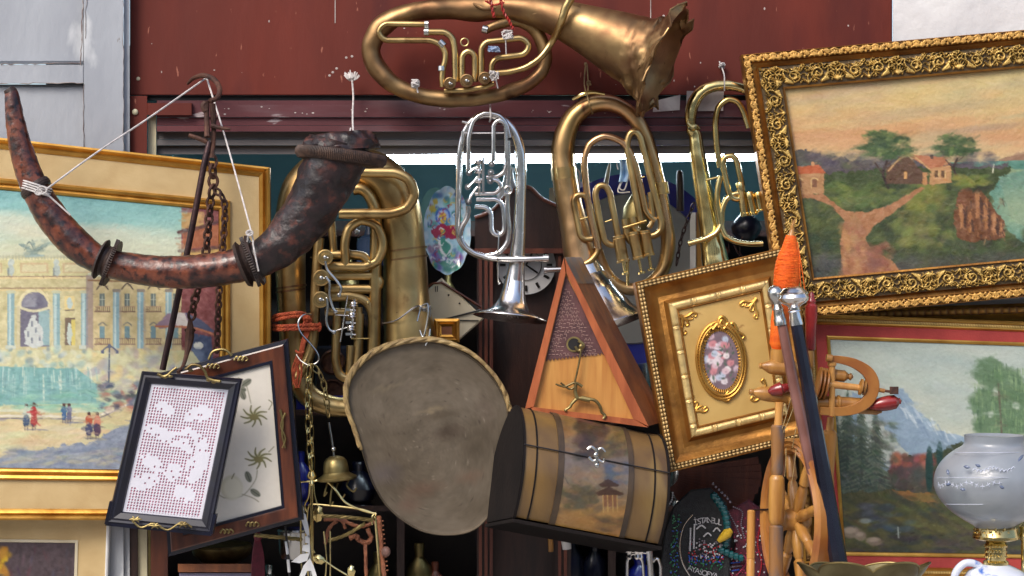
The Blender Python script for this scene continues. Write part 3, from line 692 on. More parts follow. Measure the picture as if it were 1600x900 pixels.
cv.ell(1590, 330, 40, 30, (154, 168, 126), .6, .6)
def fol(box, n, sd, cols=((84, 92, 50), (104, 112, 58), (58, 68, 42), (48, 58, 40)), rx=8, ry=6, inside=None): cv.dabs(box, n, list(cols), rx, ry, .5, -.2, .5, sd, inside)
fol((1235, 305, 1330, 440), 200, 21); fol((1360, 290, 1500, 440), 320, 22); fol((1490, 360, 1700, 440), 160, 23, ((70, 78, 52), (88, 94, 58), (56, 62, 48)))
fol((1420, 285, 1470, 330), 50, 24, ((128, 128, 56), (106, 116, 52))); fol((1300, 288, 1400, 320), 50, 25, ((110, 124, 54), (84, 100, 50)), 14, 4)
fol((1400, 330, 1460, 380), 50, 26, ((122, 124, 58), (98, 106, 56)))
cv.poly([(1240, 300), (1300, 302), (1320, 330), (1318, 360), (1300, 360), (1240, 340)], (86, 94, 50), .3)
cv.dabs((1240, 400, 1420, 445), 90, [(72, 72, 70), (66, 70, 62), (84, 82, 76)], 14, 8, .4, 0, .3, 27); cv.dabs((1400, 400, 1720, 440), 120, [(66, 66, 66), (78, 78, 66)], 14, 8, .35, 0, .3, 28)
cv.poly([(1236, 301), (1285, 303), (1322, 330), (1355, 331), (1385, 322), (1440, 291), (1447, 293), (1398, 330), (1366, 352), (1352, 372), (1362, 392), (1392, 404), (1410, 428), (1320, 436), (1312, 380), (1320, 345), (1300, 322), (1270, 309), (1238, 308)], (166, 112, 72), rough=2, tex=26)
cv.dabs((1316, 340, 1352, 428), 50, [(184, 130, 84), (150, 98, 66)], 9, 5, .5, 1.2, .4, 29)
cv.dabs((1352, 380, 1390, 428), 30, [(126, 78, 60), (150, 98, 74)], 9, 5, .5, .6, .4, 30)
# cliff
cv.poly([(1497, 300), (1512, 288), (1520, 300), (1530, 292), (1550, 320), (1568, 345), (1570, 372), (1520, 378), (1496, 372), (1490, 340)], (116, 72, 44), rough=3, tex=44)
rq = np.random.default_rng(31)
for (x, y, w, h) in ((1503, 340, 8, 24), (1516, 350, 6, 20), (1528, 322, 8, 28), (1541, 338, 7, 30), (1554, 352, 8, 22), (1565, 362, 5, 12)):
    cv.poly([(x-w*.6, y-h*.7), (x, y-h), (x+w*.5, y-h*.6), (x+w*.7, y+h*.6), (x-w*.3, y+h*.7)], (174, 116, 70), .85, rough=2, seed=int(x) % 17, tex=40); cv.poly([(x+w*.3, y-h*.6), (x+w, y-h*.2), (x+w*.9, y+h*.7), (x+w*.4, y+h*.6)], (70, 46, 38), .85, rough=2, seed=int(x) % 13)
for _ in range(60):
    x, y = rq.uniform(1498, 1570), rq.uniform(305, 372); cv.line([(x, y), (x+rq.uniform(-3, 3), y+rq.uniform(5, 14))], rq.uniform(1, 3), [(190, 134, 84), (98, 60, 42), (140, 92, 58), (62, 44, 38)][rq.integers(4)], .55)
# houses
cv.poly([(1231, 270), (1231, 305), (1288, 302), (1287, 270)], (176, 128, 82), tex=14); cv.poly([(1231, 260), (1231, 273), (1290, 270), (1280, 257), (1262, 259)], (186, 92, 52), tex=30)
for x in (1249, 1273): cv.poly([(x-4, 280), (x-4, 293), (x+4, 293), (x+4, 280)], (128, 84, 58)); cv.line([(x-5, 293), (x-5, 281), (x, 278), (x+5, 281)], 1.4, (214, 176, 112))
cv.ell(1270, 256, 3, 4, (200, 140, 90))
cv.poly([(1385, 262), (1418, 243), (1445, 272), (1453, 288), (1385, 288)], (92, 66, 48), tex=16); cv.poly([(1453, 262), (1486, 258), (1487, 285), (1452, 289)], (186, 136, 86), tex=12)
cv.poly([(1417, 241), (1475, 246), (1486, 256), (1452, 264)], (176, 108, 72), tex=20); cv.line([(1388, 267), (1418, 241), (1452, 264)], 2.4, (196, 150, 96)); cv.poly([(1442, 270), (1441, 289), (1449, 289), (1449, 270)], (186, 130, 80)); cv.poly([(1413, 268), (1413, 280), (1418, 280), (1418, 268)], (206, 150, 86))
for x in (1464, 1474): cv.poly([(x-3, 267), (x-3, 278), (x+2, 278), (x+2, 267)], (104, 74, 50)); cv.line([(x+3, 266), (x+3, 279)], 1.3, (220, 184, 120))
cv.ell(1456, 245, 2.5, 4, (70, 56, 50))
# trees
for (tx, ty, sc) in ((1382, 232, 1.0), (1492, 232, .78)):
    cv.line([(tx+6, ty+62*sc), (tx-2, ty+40*sc), (tx+4, ty+20*sc)], 3.6*sc, (58, 42, 38)); cv.line([(tx-1, ty+42*sc), (tx-15, ty+22*sc)], 2.4*sc, (70, 52, 44)); cv.line([(tx, ty+30*sc), (tx+14, ty+16*sc)], 1.8*sc, (84, 64, 50))
    for (dx, dy, rx, ry) in ((-8, -22, 20, 7), (12, -17, 16, 6), (-14, -2, 34, 6), (14, 2, 38, 6), (0, 10, 26, 7), (-2, -12, 24, 7)): cv.ell(tx+dx*sc, ty+dy*sc, rx*sc, ry*sc, (62, 84, 50), .95, .2, rough=4, seed=int(tx+dx) % 30)
    cv.dabs((tx-36*sc, ty-26*sc, tx+40*sc, ty+14*sc), int(60*sc), [(92, 116, 62), (50, 68, 44), (118, 134, 74)], 5*sc, 3*sc, .6, 0, .5, 5, inside=lambda x, y: ((x-tx)/(42*sc))**2+((y-ty+4)/(26*sc))**2 < 1)
cv.ell(1398, 291, 18, 4, (48, 56, 38), .8, .3); cv.ell(1530, 292, 22, 8, (52, 54, 38), .8, .4, rough=3); cv.line([(1553, 257), (1551, 270)], 1.6, (226, 220, 190)); cv.dabs((1494, 275, 1540, 290), 30, [(134, 134, 56), (112, 118, 52)], 8, 3, .7, 0, .3, 41)
cv.brush(3200, 6, 1.7, 13, 4, None, .5, (1210, 255, 1620, 445)); cv.brush(1500, 26, 3, 6, 5, -.14, .35, (1200, 95, 1620, 250)); cv.desat(.13, .97); cv.tex(6, 4, 9); cv.tex(7, 26, 10)
fmB = FM([(1158, 86, .14), (1905, 20, .14), (1965, 430, .16), (1222, 499, .16)])
tB = thing('framed_painting', 'heavy carved gilt frame round an orange sky landscape with cottages and a forked path', 'painting', 1600, 460, .14)
Z, k = scroll_tile(92, 34, 1)
mb = MB(); moulding(mb, fmB, [(0, -24), (0, 3), (1.5, 5)]); moulding(mb, fmB, [(13, 5), (14, -4), (21, -6), (22, 3)]); moulding(mb, fmB, [(54, 2), (55, 5), (57.5, 4), (58, -4)]); mb.build('frame', M['gold_paint'], tB, angle=20)
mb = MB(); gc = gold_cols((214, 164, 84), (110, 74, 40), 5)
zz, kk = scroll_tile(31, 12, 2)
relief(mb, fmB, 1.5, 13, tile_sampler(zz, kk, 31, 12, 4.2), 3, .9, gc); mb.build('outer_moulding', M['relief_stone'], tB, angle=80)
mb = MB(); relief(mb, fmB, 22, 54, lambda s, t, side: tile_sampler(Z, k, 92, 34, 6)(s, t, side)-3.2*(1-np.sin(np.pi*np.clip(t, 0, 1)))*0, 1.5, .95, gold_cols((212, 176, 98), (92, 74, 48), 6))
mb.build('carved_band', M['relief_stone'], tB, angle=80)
mb = MB(); panel(mb, fmB, (57, 57, 57, 57), -3, cv, 1.2); mb.build('canvas', M['oil'], tB)
mb = MB(); panel(mb, fmB, (1, 1, 1, 1), -20); mb.build('backing', M['dark_wood'], tB)

# ---- C2: edge of another gilt frame between the two right hand paintings
fmD = FM([(1240, 486, .07), (1960, 462, .07), (1990, 860, .045), (1255, 880, .045)])
tD = thing('rippled_gilt_picture', 'narrow rippled gilt frame wedged between the two landscape paintings at right', 'picture frame', 1500, 880, .07)
mb = MB(); moulding(mb, fmD, [(0, -10), (0, 2), (4, 4)]); moulding(mb, fmD, [(15, 3), (18, 1), (30, -3)]); mb.build('frame', M['gold_leaf'], tD, angle=20)
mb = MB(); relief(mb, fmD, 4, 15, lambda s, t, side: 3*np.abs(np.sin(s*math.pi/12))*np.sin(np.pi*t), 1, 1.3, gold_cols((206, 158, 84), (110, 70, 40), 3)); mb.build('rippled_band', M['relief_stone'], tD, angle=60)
mb = MB(); panel(mb, fmD, (28, 28, 28, 28), -4); mb.build('backing', M['dark_wood'], tD)

# ---- C: mountain and firs painting, red liner, lower right
cv = Canvas(1260, 500, 1960, 1000, 1.0, (150, 160, 150))
cv.vgrad([(500, (150, 160, 152)), (560, (152, 166, 158)), (620, (168, 176, 162)), (700, (176, 180, 160)), (760, (160, 160, 140)), (1000, (70, 76, 60))])
for i in range(70): cv.ell(RNG.uniform(1280, 1900), RNG.uniform(530, 700), RNG.uniform(20, 60), RNG.uniform(5, 14), [(168, 176, 166), (142, 158, 156), (180, 184, 168)][RNG.integers(3)], .3, .6, .1)
cv.poly([(1330, 610), (1352, 622), (1375, 618), (1385, 628), (1400, 608), (1412, 606), (1432, 640), (1448, 652), (1462, 672), (1500, 680), (1560, 700), (1620, 690), (1960, 720), (1960, 790), (1330, 790)], (126, 148, 166), rough=3, tex=18)
cv.poly([(1340, 640), (1372, 652), (1400, 690), (1430, 722), (1390, 730), (1340, 700)], (164, 172, 164), rough=4, tex=12)
for i in range(40):
    x = RNG.uniform(1395, 1490); y = 606+(x-1405)*.85+RNG.uniform(2, 30); cv.line([(x, y), (x+RNG.uniform(4, 14), y+RNG.uniform(8, 22))], RNG.uniform(1.5, 3.5), [(190, 200, 204), (104, 126, 150), (150, 168, 182)][RNG.integers(3)], .6)
cv.poly([(1300, 740), (1395, 735), (1420, 712), (1450, 712), (1500, 690), (1600, 700), (1960, 690), (1960, 1000), (1300, 1000)], (58, 66, 48), rough=5, tex=18)
cv.dabs((1395, 712, 1458, 745), 60, [(142, 72, 64), (120, 62, 60), (160, 96, 78), (96, 62, 60)], 6, 6, .7, 0, 1, 31)
cv.dabs((1385, 735, 1500, 775), 60, [(84, 66, 58), (70, 62, 58), (62, 68, 62)], 8, 8, .6, 0, 1, 32)
def fir(cx, y0, y1, w, col, hi, sd):
    r = random.Random(sd); n = int((y1-y0)/7)
    for i in range(n):
        t = i/n; y = y0+(y1-y0)*t; ww = w*(.08+.92*t)
        for s_ in (-1, 1):
            cv.poly([(cx, y-6), (cx+s_*ww*r.uniform(.8, 1.1), y+11+r.uniform(-2, 3)), (cx+s_*ww*.6, y+9), (cx, y+8)], col, .95, rough=1.5)
            cv.line([(cx+s_*ww*.1, y+1), (cx+s_*ww*.8, y+9+r.uniform(-1, 2))], 1.8, hi, .7)
fir(1306, 640, 775, 36, (50, 64, 58), (96, 108, 90), 3); fir(1324, 612, 772, 40, (54, 70, 60), (104, 116, 94), 4); fir(1346, 630, 775, 40, (56, 70, 60), (108, 118, 96), 1); fir(1368, 634, 772, 34, (60, 74, 64), (112, 122, 100), 2)
cv.dabs((1310, 660, 1400, 770), 130, [(60, 72, 64), (84, 96, 80), (48, 60, 54), (104, 112, 92)], 7, 2.5, .5, .2, .3, 44)
for (x, y0, y1, w) in ((1452, 696, 770, 6), (1468, 690, 730, 5)): cv.ell(x, (y0+y1)/2, w, (y1-y0)/2, (32, 60, 56), 1, .1)
cv.poly([(1310, 772), (1400, 765), (1470, 772), (1560, 800), (1960, 800), (1960, 1000), (1310, 1000)], (72, 72, 44), rough=4, tex=20)
cv.poly([(1392, 766), (1450, 770), (1500, 788), (1420, 782)], (142, 96, 52), .9, rough=3)
cv.dabs((1310, 775, 1530, 850), 170, [(88, 92, 46), (62, 62, 48), (104, 92, 50), (50, 56, 50)], 13, 4, .5, .4, .3, 33)
cv.dabs((1320, 835, 1700, 880), 100, [(60, 58, 50), (70, 64, 52), (52, 54, 56)], 15, 4, .6, 0, .2, 34)
cv.dabs((1330, 790, 1430, 830), 30, [(70, 84, 90), (56, 62, 66)], 10, 4, .6, 0, .2, 36)
for (x, y, rx, ry) in ((1330, 832, 16, 9), (1366, 846, 13, 7), (1345, 838, 9, 7)): cv.ell(x, y, rx, ry, (132, 116, 98), .9, .2, rough=2); cv.ell(x-2, y-3, rx*.7, ry*.5, (160, 144, 124), .8, .3)
cv.line([(1403, 824), (1404, 840)], 2, (150, 160, 150)); cv.ell(1352, 814, 9, 4, (130, 140, 136), .8, .3)
# willow like tree
for (x, y, rx, ry) in ((1545, 580, 26, 22), (1570, 600, 30, 26), (1545, 628, 30, 24), (1575, 640, 30, 30), (1560, 665, 40, 24), (1600, 650, 30, 30), (1600, 620, 26, 20)): cv.ell(x, y, rx, ry, (84, 112, 80), .92, .15, rough=5, seed=int(x) % 20)
for i in range(260):
    x, y = RNG.uniform(1515, 1635), RNG.uniform(560, 680)
    if ((x-1570)/52)**2+((y-622)/62)**2 < 1: cv.line([(x, y), (x+RNG.uniform(-1, 1), y+RNG.uniform(7, 16))], 1.6, [(104, 134, 92), (66, 92, 68), (124, 150, 104)][RNG.integers(3)], .7)
for (x, y, rx, ry) in ((1556, 612, 5, 7), (1588, 634, 6, 6), (1548, 648, 5, 5)): cv.ell(x, y, rx, ry, (176, 184, 170), .8, .3, rough=2)
cv.line([(1560, 600), (1566, 690)], 3, (90, 84, 70)); cv.brush(2200, 6, 1.6, 10, 6, -.3, .5, (1280, 700, 1620, 880)); cv.brush(900, 7, 1.6, 10, 7, 1.3, .5, (1290, 600, 1400, 775)); cv.brush(900, 22, 4, 4, 8, .2, .3, (1280, 520, 1620, 700)); cv.desat(.1, 1.04); cv.tex(6, 4, 12); cv.tex(6, 22, 13)
fmC = FM([(1256, 490, .10), (1965, 516, .10), (1990, 910, .12), (1286, 901, .12)])
tC = thing('framed_painting', 'red and gilt frame round a mountain painting with dark fir trees', 'painting', 1600, 905, .1)
mb = MB(); moulding(mb, fmC, [(0, -10), (0, 4), (2, 6), (5, 6), (6, 4)]); moulding(mb, fmC, [(11, 4), (13, 4.5), (15, 2), (16, 0)]); mb.build('frame', M['gold_leaf'], tC, angle=20)
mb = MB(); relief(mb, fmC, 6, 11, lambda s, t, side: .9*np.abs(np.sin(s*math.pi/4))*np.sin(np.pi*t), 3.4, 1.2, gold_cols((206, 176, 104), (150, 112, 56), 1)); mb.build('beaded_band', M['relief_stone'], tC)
mb = MB(); moulding(mb, fmC, [(15, .5), (20, .2), (33, -1), (34, -1)]); mb.build('liner', M['red_velvet'], tC)
mb = MB(); moulding(mb, fmC, [(32, -3), (32, 1), (34, 1.5), (37, .5), (38, -2)]); mb.build('slip', M['gold_leaf'], tC, angle=20)
mb = MB(); panel(mb, fmC, (37, 37, 37, 37), -1.5, cv, 1.2); mb.build('canvas', M['oil'], tC)
mb = MB(); panel(mb, fmC, (1, 1, 1, 1), -9); mb.build('backing', M['dark_wood'], tC)

# ---- D: small deep gold frame with an oval floral medallion
qE = [(992, 441, .24), (1238, 383, .22), (1279, 682, .24), (1046, 738, .26)]
fmE = FM(qE); tE = thing('framed_medallion', 'deep gold frame tilted on its corner with an oval flower medallion inside', 'picture', 1150, 738, .24)
mb = MB(); moulding(mb, fmE, [(0, -34), (0, 2), (1, 3), (2, 3)]); moulding(mb, fmE, [(11, 4), (12, 3), (16, -2), (22, -7), (30, -9), (37, -7), (42, 0), (43, 1)]); mb.build('frame', M['gold_paint'], tE, angle=30)
mb = MB()
def bead(s, t, side): return 3.4*np.sqrt(np.clip(1-((s % 6.2-3.1)/2.9)**2, 0, 1))*np.sqrt(np.clip(1-((t*9 % 4.5-2.25)/2.1)**2, 0, 1))
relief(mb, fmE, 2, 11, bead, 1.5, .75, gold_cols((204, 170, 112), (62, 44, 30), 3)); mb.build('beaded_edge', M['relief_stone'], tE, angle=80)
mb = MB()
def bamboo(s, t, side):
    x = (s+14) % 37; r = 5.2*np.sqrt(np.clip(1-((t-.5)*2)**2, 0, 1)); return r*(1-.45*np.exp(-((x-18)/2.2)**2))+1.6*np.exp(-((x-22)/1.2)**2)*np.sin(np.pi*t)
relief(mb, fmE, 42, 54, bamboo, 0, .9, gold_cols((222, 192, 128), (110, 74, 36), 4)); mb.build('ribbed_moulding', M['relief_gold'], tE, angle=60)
mb = MB(); moulding(mb, fmE, [(53, 1), (55, 1.5), (57, -3)]); mb.build('slip', M['gold_paint'], tE, angle=20)
M['gold_panel'] = pm('gold_panel', L(206, 172, 104), L(188, 152, 86), 7, rough=.4, rough2=.55, metal=.25, bump=.15, bscale=70, spots=(L(150, 106, 52), 24, .7, .05))
mb = MB(); panel(mb, fmE, (55, 55, 55, 55), -2.6); mb.build('panel', M['gold_panel'], tE)
mb = MB(); panel(mb, fmE, (1, 1, 1, 1), -33); mb.build('backing', M['dark_wood'], tE)
def pe(x, y, h): 
    """point on plane E under photo pixel x,y with relief h px"""
    a, b = fmE.w/2, fmE.h/2
    for _ in range(9):
        p = fmE(a, b, RW(h)); q = project(p); a += (x-q[0])/PXM; b += (y-q[1])/PXM
    return fmE(a, b, RW(h))
def strokeE(mb, pts, r0, r1, h=0, n=7):
    Q = catmull(np.array(pts, float), 5); m = len(Q); P = [pe(x, y, h-2) for x, y in Q]
    mb.sweep(P, [RW(r0+(r1-r0)*i/(m-1)) for i in range(m)], n)
for (cx, cy, sx, sy) in ((1062, 493, 1, 1), (1182, 466, -1, 1), (1080, 648, 1, -1), (1200, 622, -1, -1)):
    mb = MB(); f = lambda x, y: (cx+sx*x+y*sy*.12, cy+sy*y-x*sx*.22)
    strokeE(mb, [f(0, 2), f(6, 4), f(13, 3), f(20, 0), f(26, 3), f(24, 7), f(20, 5)], 2.6, 1.2); strokeE(mb, [f(2, 0), f(4, 8), f(3, 15), f(1, 22), f(3, 30), f(7, 28), f(5, 24)], 2.6, 1.2)
    strokeE(mb, [f(2, 2), f(9, 9), f(12, 16), f(8, 18), f(6, 14)], 2.4, 1.1); strokeE(mb, [f(4, 2), f(12, 9), f(19, 9), f(17, 5)], 2.0, 1.0); strokeE(mb, [f(0, 0), f(5, 5)], 3.6, 2.6)
    mb.build('corner_ornament', M['gold_leaf'], tE)
C0 = (1127, 563); an = np.linspace(0, 2*math.pi, 64, endpoint=False); rot = -.08
def oval(a, rx, ry): 
    x, y = rx*np.cos(a), ry*np.sin(a); return C0[0]+x*math.cos(rot)-y*math.sin(rot), C0[1]+x*math.sin(rot)+y*math.cos(rot)
mb = MB()
for rx, ry, r, h in ((38, 60, 2.4, 1), (34, 55, 1.8, 2.5)): mb.sweep([pe(*oval(a, rx, ry), h) for a in an], RW(r), 8, closed=True)
for i in range(60):
    a = i/60*2*math.pi; p = oval(a, 30, 50); q = oval(a, 26.5, 45.5); mb.sweep([pe(*p, 1), pe(*q, .2)], [RW(1.3), RW(.7)], 5)
for i in range(84):
    a = i/84*2*math.pi; p = pe(*oval(a, 36, 57.5), 3); mb.sweep([p, p+np.array((0, -RW(.8), 0))], [RW(1.3), RW(.6)], 5)
strokeE(mb, [(1108, 520), (1112, 507), (1120, 510), (1124, 498), (1129, 495), (1134, 499), (1138, 508), (1146, 505), (1152, 516)], 2.6, 2.6, 3); strokeE(mb, [(1114, 515), (1122, 506), (1130, 514), (1138, 505), (1146, 514)], 2.8, 2.0, 4)
strokeE(mb, [(1123, 512), (1128, 500), (1134, 510)], 2.4, 2.4, 4); strokeE(mb, [(1106, 522), (1099, 530), (1103, 534)], 2.2, 1.2, 3); strokeE(mb, [(1154, 519), (1163, 524), (1160, 529)], 2.2, 1.2, 3)
strokeE(mb, [(1112, 612), (1124, 620), (1136, 626), (1146, 616), (1152, 606)], 2.6, 2, 2); strokeE(mb, [(1120, 612), (1130, 620), (1138, 611)], 2.2, 1.6, 3)
mb.build('medallion_frame', M['gold_leaf'], tE)
cv = Canvas(1090, 505, 1165, 620, .6, (118, 100, 108)); cv.tex(10, 8, 3)
rg = np.random.default_rng(5)
for i in range(42):
    x, y = rg.normal(1124, 11), rg.normal(563, 20); c = [(214, 204, 208), (196, 176, 188), (196, 132, 138), (180, 190, 206), (222, 214, 214), (206, 178, 186)][rg.integers(6)]
    cv.ell(x, y, 5.5, 5, c, .95, .15, rough=1.2, seed=i); cv.ell(x+1, y+1, 2, 1.6, np.array(c)*.8, .7, .3); 
cv.dabs((1104, 535, 1146, 598), 30, [(84, 104, 84), (64, 84, 72)], 2.4, 1.3, .8, 0, 2, 6)
mb = MB(); P = np.array([[pe(*oval(a, 27*r, 46*r), -.6) for a in np.r_[an, 0]] for r in np.linspace(0, 1, 26)]); x, y = project(P); gridmesh(mb, P[::-1], cv.sample(x, y)[::-1]); mb.build('floral_picture', M['glaze'], tE)

# ---- trays: crocheted lace in black frame, embroidered panel in mahogany frame
def cbox(mb, fm, u0, v0, u1, v1, h0, h1):
    a = np.array([u0, u1, u1, u0]*2)*fm.w; b = np.array([v0, v0, v1, v1]*2)*fm.h; h = np.array([RW(h1)]*4+[RW(h0)]*4)
    mb.add(fm(a, b, h), [(3, 2, 1, 0), (0, 1, 5, 4), (1, 2, 6, 5), (2, 3, 7, 6), (3, 0, 4, 7)])
fmF = FM([(222, 580, .37), (379, 592, .37), (330, 832, .37), (168, 816, .37)])
tF = thing('lace_tray', 'black lacquer tray frame holding white crocheted lace over pink cloth', 'tray', 250, 832, .37)
mb = MB(); moulding(mb, fmF, [(0, -9), (0, 3), (2, 6), (5, 5), (8, 6), (12, 4), (16, 2), (18, -2)]); cbox(mb, fmF, -.02, .86, .03, 1.01, -9, 5.5); cbox(mb, fmF, .97, .88, 1.02, 1.01, -9, 5.5); cbox(mb, fmF, -.01, .975, 1.01, 1.02, -9, 4.5)
mb.build('frame', M['black_lacquer'], tF, angle=25)
mb = MB(); l = RW(17); nx, ny = 230, 370
U, V = np.meshgrid(np.linspace(0, 1, nx), np.linspace(0, 1, ny)); P = fmF(l+(fmF.w-2*l)*U, l+(fmF.h-2*l)*V, np.full(U.shape, RW(-1.2)))
cu, cvv = U*27, V*45; row = np.floor(cvv); fx = cu-np.floor(cu)-.5; fy = cvv-row-.5
X_, Y_ = U, V*1.6; col_ = np.floor(cu)
cuf, cvf = (np.floor(cu)+.5)/27, (row+.5)/45*1.6
def el(cx, cy, rx, ry, a=0):
    dx, dy = cuf-cx, cvf-cy; c, s_ = math.cos(a), math.sin(a); return ((dx*c+dy*s_)/rx)**2+((-dx*s_+dy*c)/ry)**2 < 1
solid = el(.25, .30, .13, .07, .3) | el(.68, .33, .17, .10, -.3) | el(.32, .62, .3, .075, .35) | el(.68, .68, .24, .14, .5) | el(.80, .92, .12, .25, .1) | el(.25, .98, .18, .08, .5) | el(.2, 1.2, .16, .1, -.3) | el(.52, 1.05, .1, .12, .3) | el(.72, 1.3, .14, .1, .4)
arc = np.abs(np.hypot((cuf-.55)/.16, (cvf-.78)/.16)-1) < .14
rnd = vnoise(col_*7.3, row*5.1, 3, 8, 1); hole = ((fx/.27)**2+(fy/.36)**2 < 1) & (~solid | arc | ((rnd > .74) & el(.5, .8, .6, .9)))
edge = (U < .03) | (U > .97) | (V < .02) | (V > .985)
hole &= ~edge; wht = np.array(L(214, 213, 222)); pnk = np.array(L(172, 110, 128)); vv = (vnoise(U*100, V*160, 18, 3)[..., None])
C = np.where(hole[..., None], pnk*(.75+.5*vv), wht*(.93+.1*vv)); P = P-np.array(fmF.n)*(hole[..., None]*RW(1.0)); gridmesh(mb, P[::-1], C[::-1]); mb.build('lace_panel', M['matte_paint'], tF)
def orn(mb, pts, r0, r1, d): 
    mb.path([(x, y, d, r0+(r1-r0)*i/(len(pts)-1)) for i, (x, y) in enumerate(pts)], 8, 5)
mb = MB(); 
orn(mb, [(246, 584), (254, 588), (262, 586), (268, 580), (276, 574)], 2.6, 1.6, .39); orn(mb, [(292, 576), (300, 570), (312, 572), (320, 580), (324, 590), (332, 594), (344, 596)], 2.2, 2.4, .40)
for (x, y) in ((250, 586), (258, 589), (266, 588), (292, 576), (298, 579), (326, 594), (334, 597), (342, 596)): mb.ball((x, y, .39), 3.2, 1.3, .8, .8, 8)
mb.build('handle', M['olive_brass'], tF)
mb = MB()
for (x, y) in ((212, 812), (242, 822), (286, 820)):
    for a in np.linspace(0, 6.28, 7)[:-1]: orn(mb, [(x, y), (x+6*math.cos(a), y+2.6*math.sin(a)-1), (x+10*math.cos(a), y+5*math.sin(a))], 2.0, .8, .395)
orn(mb, [(204, 810), (220, 824), (240, 818), (262, 828), (284, 816), (300, 824)], 1.6, 1.6, .393); mb.build('handle', M['olive_brass'], tF)

fmG = FM([(250, 590, .27), (443, 538, .27), (466, 808, .27), (268, 862, .27)])
tG = thing('embroidery_tray', 'mahogany tray frame with embroidered flowers and an apple on cream cloth', 'tray', 360, 862, .27)
mb = MB(); moulding(mb, fmG, [(0, -8), (0, 3), (2, 4), (16, 3), (22, 0)]); mb.build('frame', M['mahogany'], tG, angle=25)
mb = MB(); moulding(mb, fmG, [(-7, -12), (-6, -4), (1, -3), (1, -12)]); moulding(mb, fmG, [(19, -3), (19, 2.4), (23, 2.4), (24, -3)]); mb.build('rim', M['black_lacquer'], tG, smooth=False)
cv = Canvas(260, 545, 470, 850, .8, (206, 200, 188)); cv.tex(3, 6, 3)
def flower(x, y, r, a0=0):
    for i in range(9):
        a = a0+i*.7; p = (x+math.cos(a)*r, y+math.sin(a)*r*.8); q = ((x+p[0])/2+3*math.sin(a), (y+p[1])/2-3*math.cos(a)); cv.line([(x, y), q, p], 5, (150, 146, 104), .8, w1=1.5); cv.line([(x, y), q, p], 1, (80, 78, 60))
    cv.ell(x, y+2, 7, 5, (120, 112, 72))
for (x, y) in ((397, 650), (404, 716)): flower(x, y, 21, .3)
for pts in ([(372, 590), (384, 600), (392, 630)], [(402, 735), (398, 752), (378, 775), (350, 778)], [(350, 778), (340, 770), (344, 755)], [(378, 772), (395, 778), (404, 784)]): cv.line(pts, 1.6, (150, 146, 128))
for (x, y, a) in ((385, 598, -.6), (379, 616, 1.2), (388, 745, 1.2), (399, 770, .6), (376, 608, .2)): cv.ell(x, y, 9, 5, (100, 102, 88), .9, .1, a); cv.line([(x-8*math.cos(a), y-8*math.sin(a)), (x+8*math.cos(a), y+8*math.sin(a))], 1, (60, 62, 54))
cv.ell(362, 762, 17, 19, (182, 176, 150), .9, .1); cv.ell(364, 763, 15, 17, (206, 200, 180), .9, .2); cv.line([(362, 748), (366, 740)], 1.6, (110, 104, 80))
cv.line([(420, 640), (425, 630), (420, 625)], 1.3, (120, 116, 90)); cv.line([(420, 706), (428, 698)], 1.3, (120, 116, 90))
mb = MB(); panel(mb, fmG, (23, 23, 23, 23), -1.5, cv, 1.1); mb.build('embroidered_cloth', M['matte_paint'], tG)
mb = MB(); panel(mb, fmG, (0, 0, 0, 0), -8); mb.build('backing', M['dark_wood'], tG)
for (x, y, s_) in ((330, 572, -1), (374, 560, 1), (352, 830, 1), (392, 819, 1)):
    mb = MB()
    for k_ in range(3): orn(mb, [(x-8+k_*6, y+3), (x-4+k_*6, y-3), (x+1+k_*6, y+1), (x-2+k_*6, y+4)], 1.8, .9, .285)
    mb.build('mount', M['olive_brass'], tG)
mb = MB()
orn(mb, [(326, 562), (332, 550), (344, 546), (354, 548), (362, 556)], 2, 2.2, .29); mb.build('handle', M['olive_brass'], tG); mb = MB(); orn(mb, [(438, 640), (442, 660), (441, 680), (446, 700)], 2.2, 1.2, .283); orn(mb, [(446, 645), (439, 665), (446, 685), (441, 700)], 1.8, 1.2, .284)
mb.build('mount', M['olive_brass'], tG)
# ================================================================ INSTRUMENTS
def pieces(root, name, mt, fs):
    for f in fs: mb = MB(); f(mb); mb.build(name, M[mt], root)
def P_(pts, d): return [(p[0], p[1], d+(p[3] if len(p) > 3 else 0), p[2]) for p in pts]
def valve_disc(root, x, y, d, r, mt):
    mb = MB(); mb.cyl((x, y, d-.03), (x, y, d+.018), r, r, 24); mb.lathe((x, y, d+.018), (x, y, d+.026), [(0, r), (.5, r*.98), (.6, r*.84), (.4, r*.8), (.4, r*.5), (1, r*.45), (1, 0)], 24)
    o = mb.build('valve', M[mt], root)
    mb = MB(); mb.ball((x, y, d+.026), r*.28, 1, .8, 1, 8); mb.cyl((x-r*.4, y, d+.024), (x+r*.4, y+1, d+.026), 1.2, 1.2, 6); mb.build('valve_screw', M['steel'], o)
# ---- top horn hung on its side
H = thing('baritone_horn', 'tarnished brass valve horn hung sideways on the red panel, bell crumpled', 'brass horn', 720, 165, .12)
d = .11
mb = MB()
bow = [(758, 48, 6.5, .02), (775, 40, 7.5, .02), (803, 34, 8.5, .01), (832, 44, 10, 0), (848, 68, 11, 0), (852, 98, 10.5, 0), (838, 122, 11, 0), (808, 139, 11, 0), (765, 151, 12, 0), (715, 156, 12.5, 0), (665, 152, 13, 0), (625, 137, 14, 0),
       (594, 112, 14.5, 0), (579, 84, 15, 0), (586, 56, 16, 0), (608, 34, 16.5, 0), (645, 20, 16.5, .0), (690, 14, 17, .0), (740, 13, 18.5, 0), (790, 12, 20, .01)]
mb.path(P_(bow, d), 20, 7, nz=.22, nscale=14); mb.build('main_tube', M['brass_dark'], H, angle=80)
mb = MB()
ax0, ax1 = np.array((790, 12.)), np.array((1040, 99.))
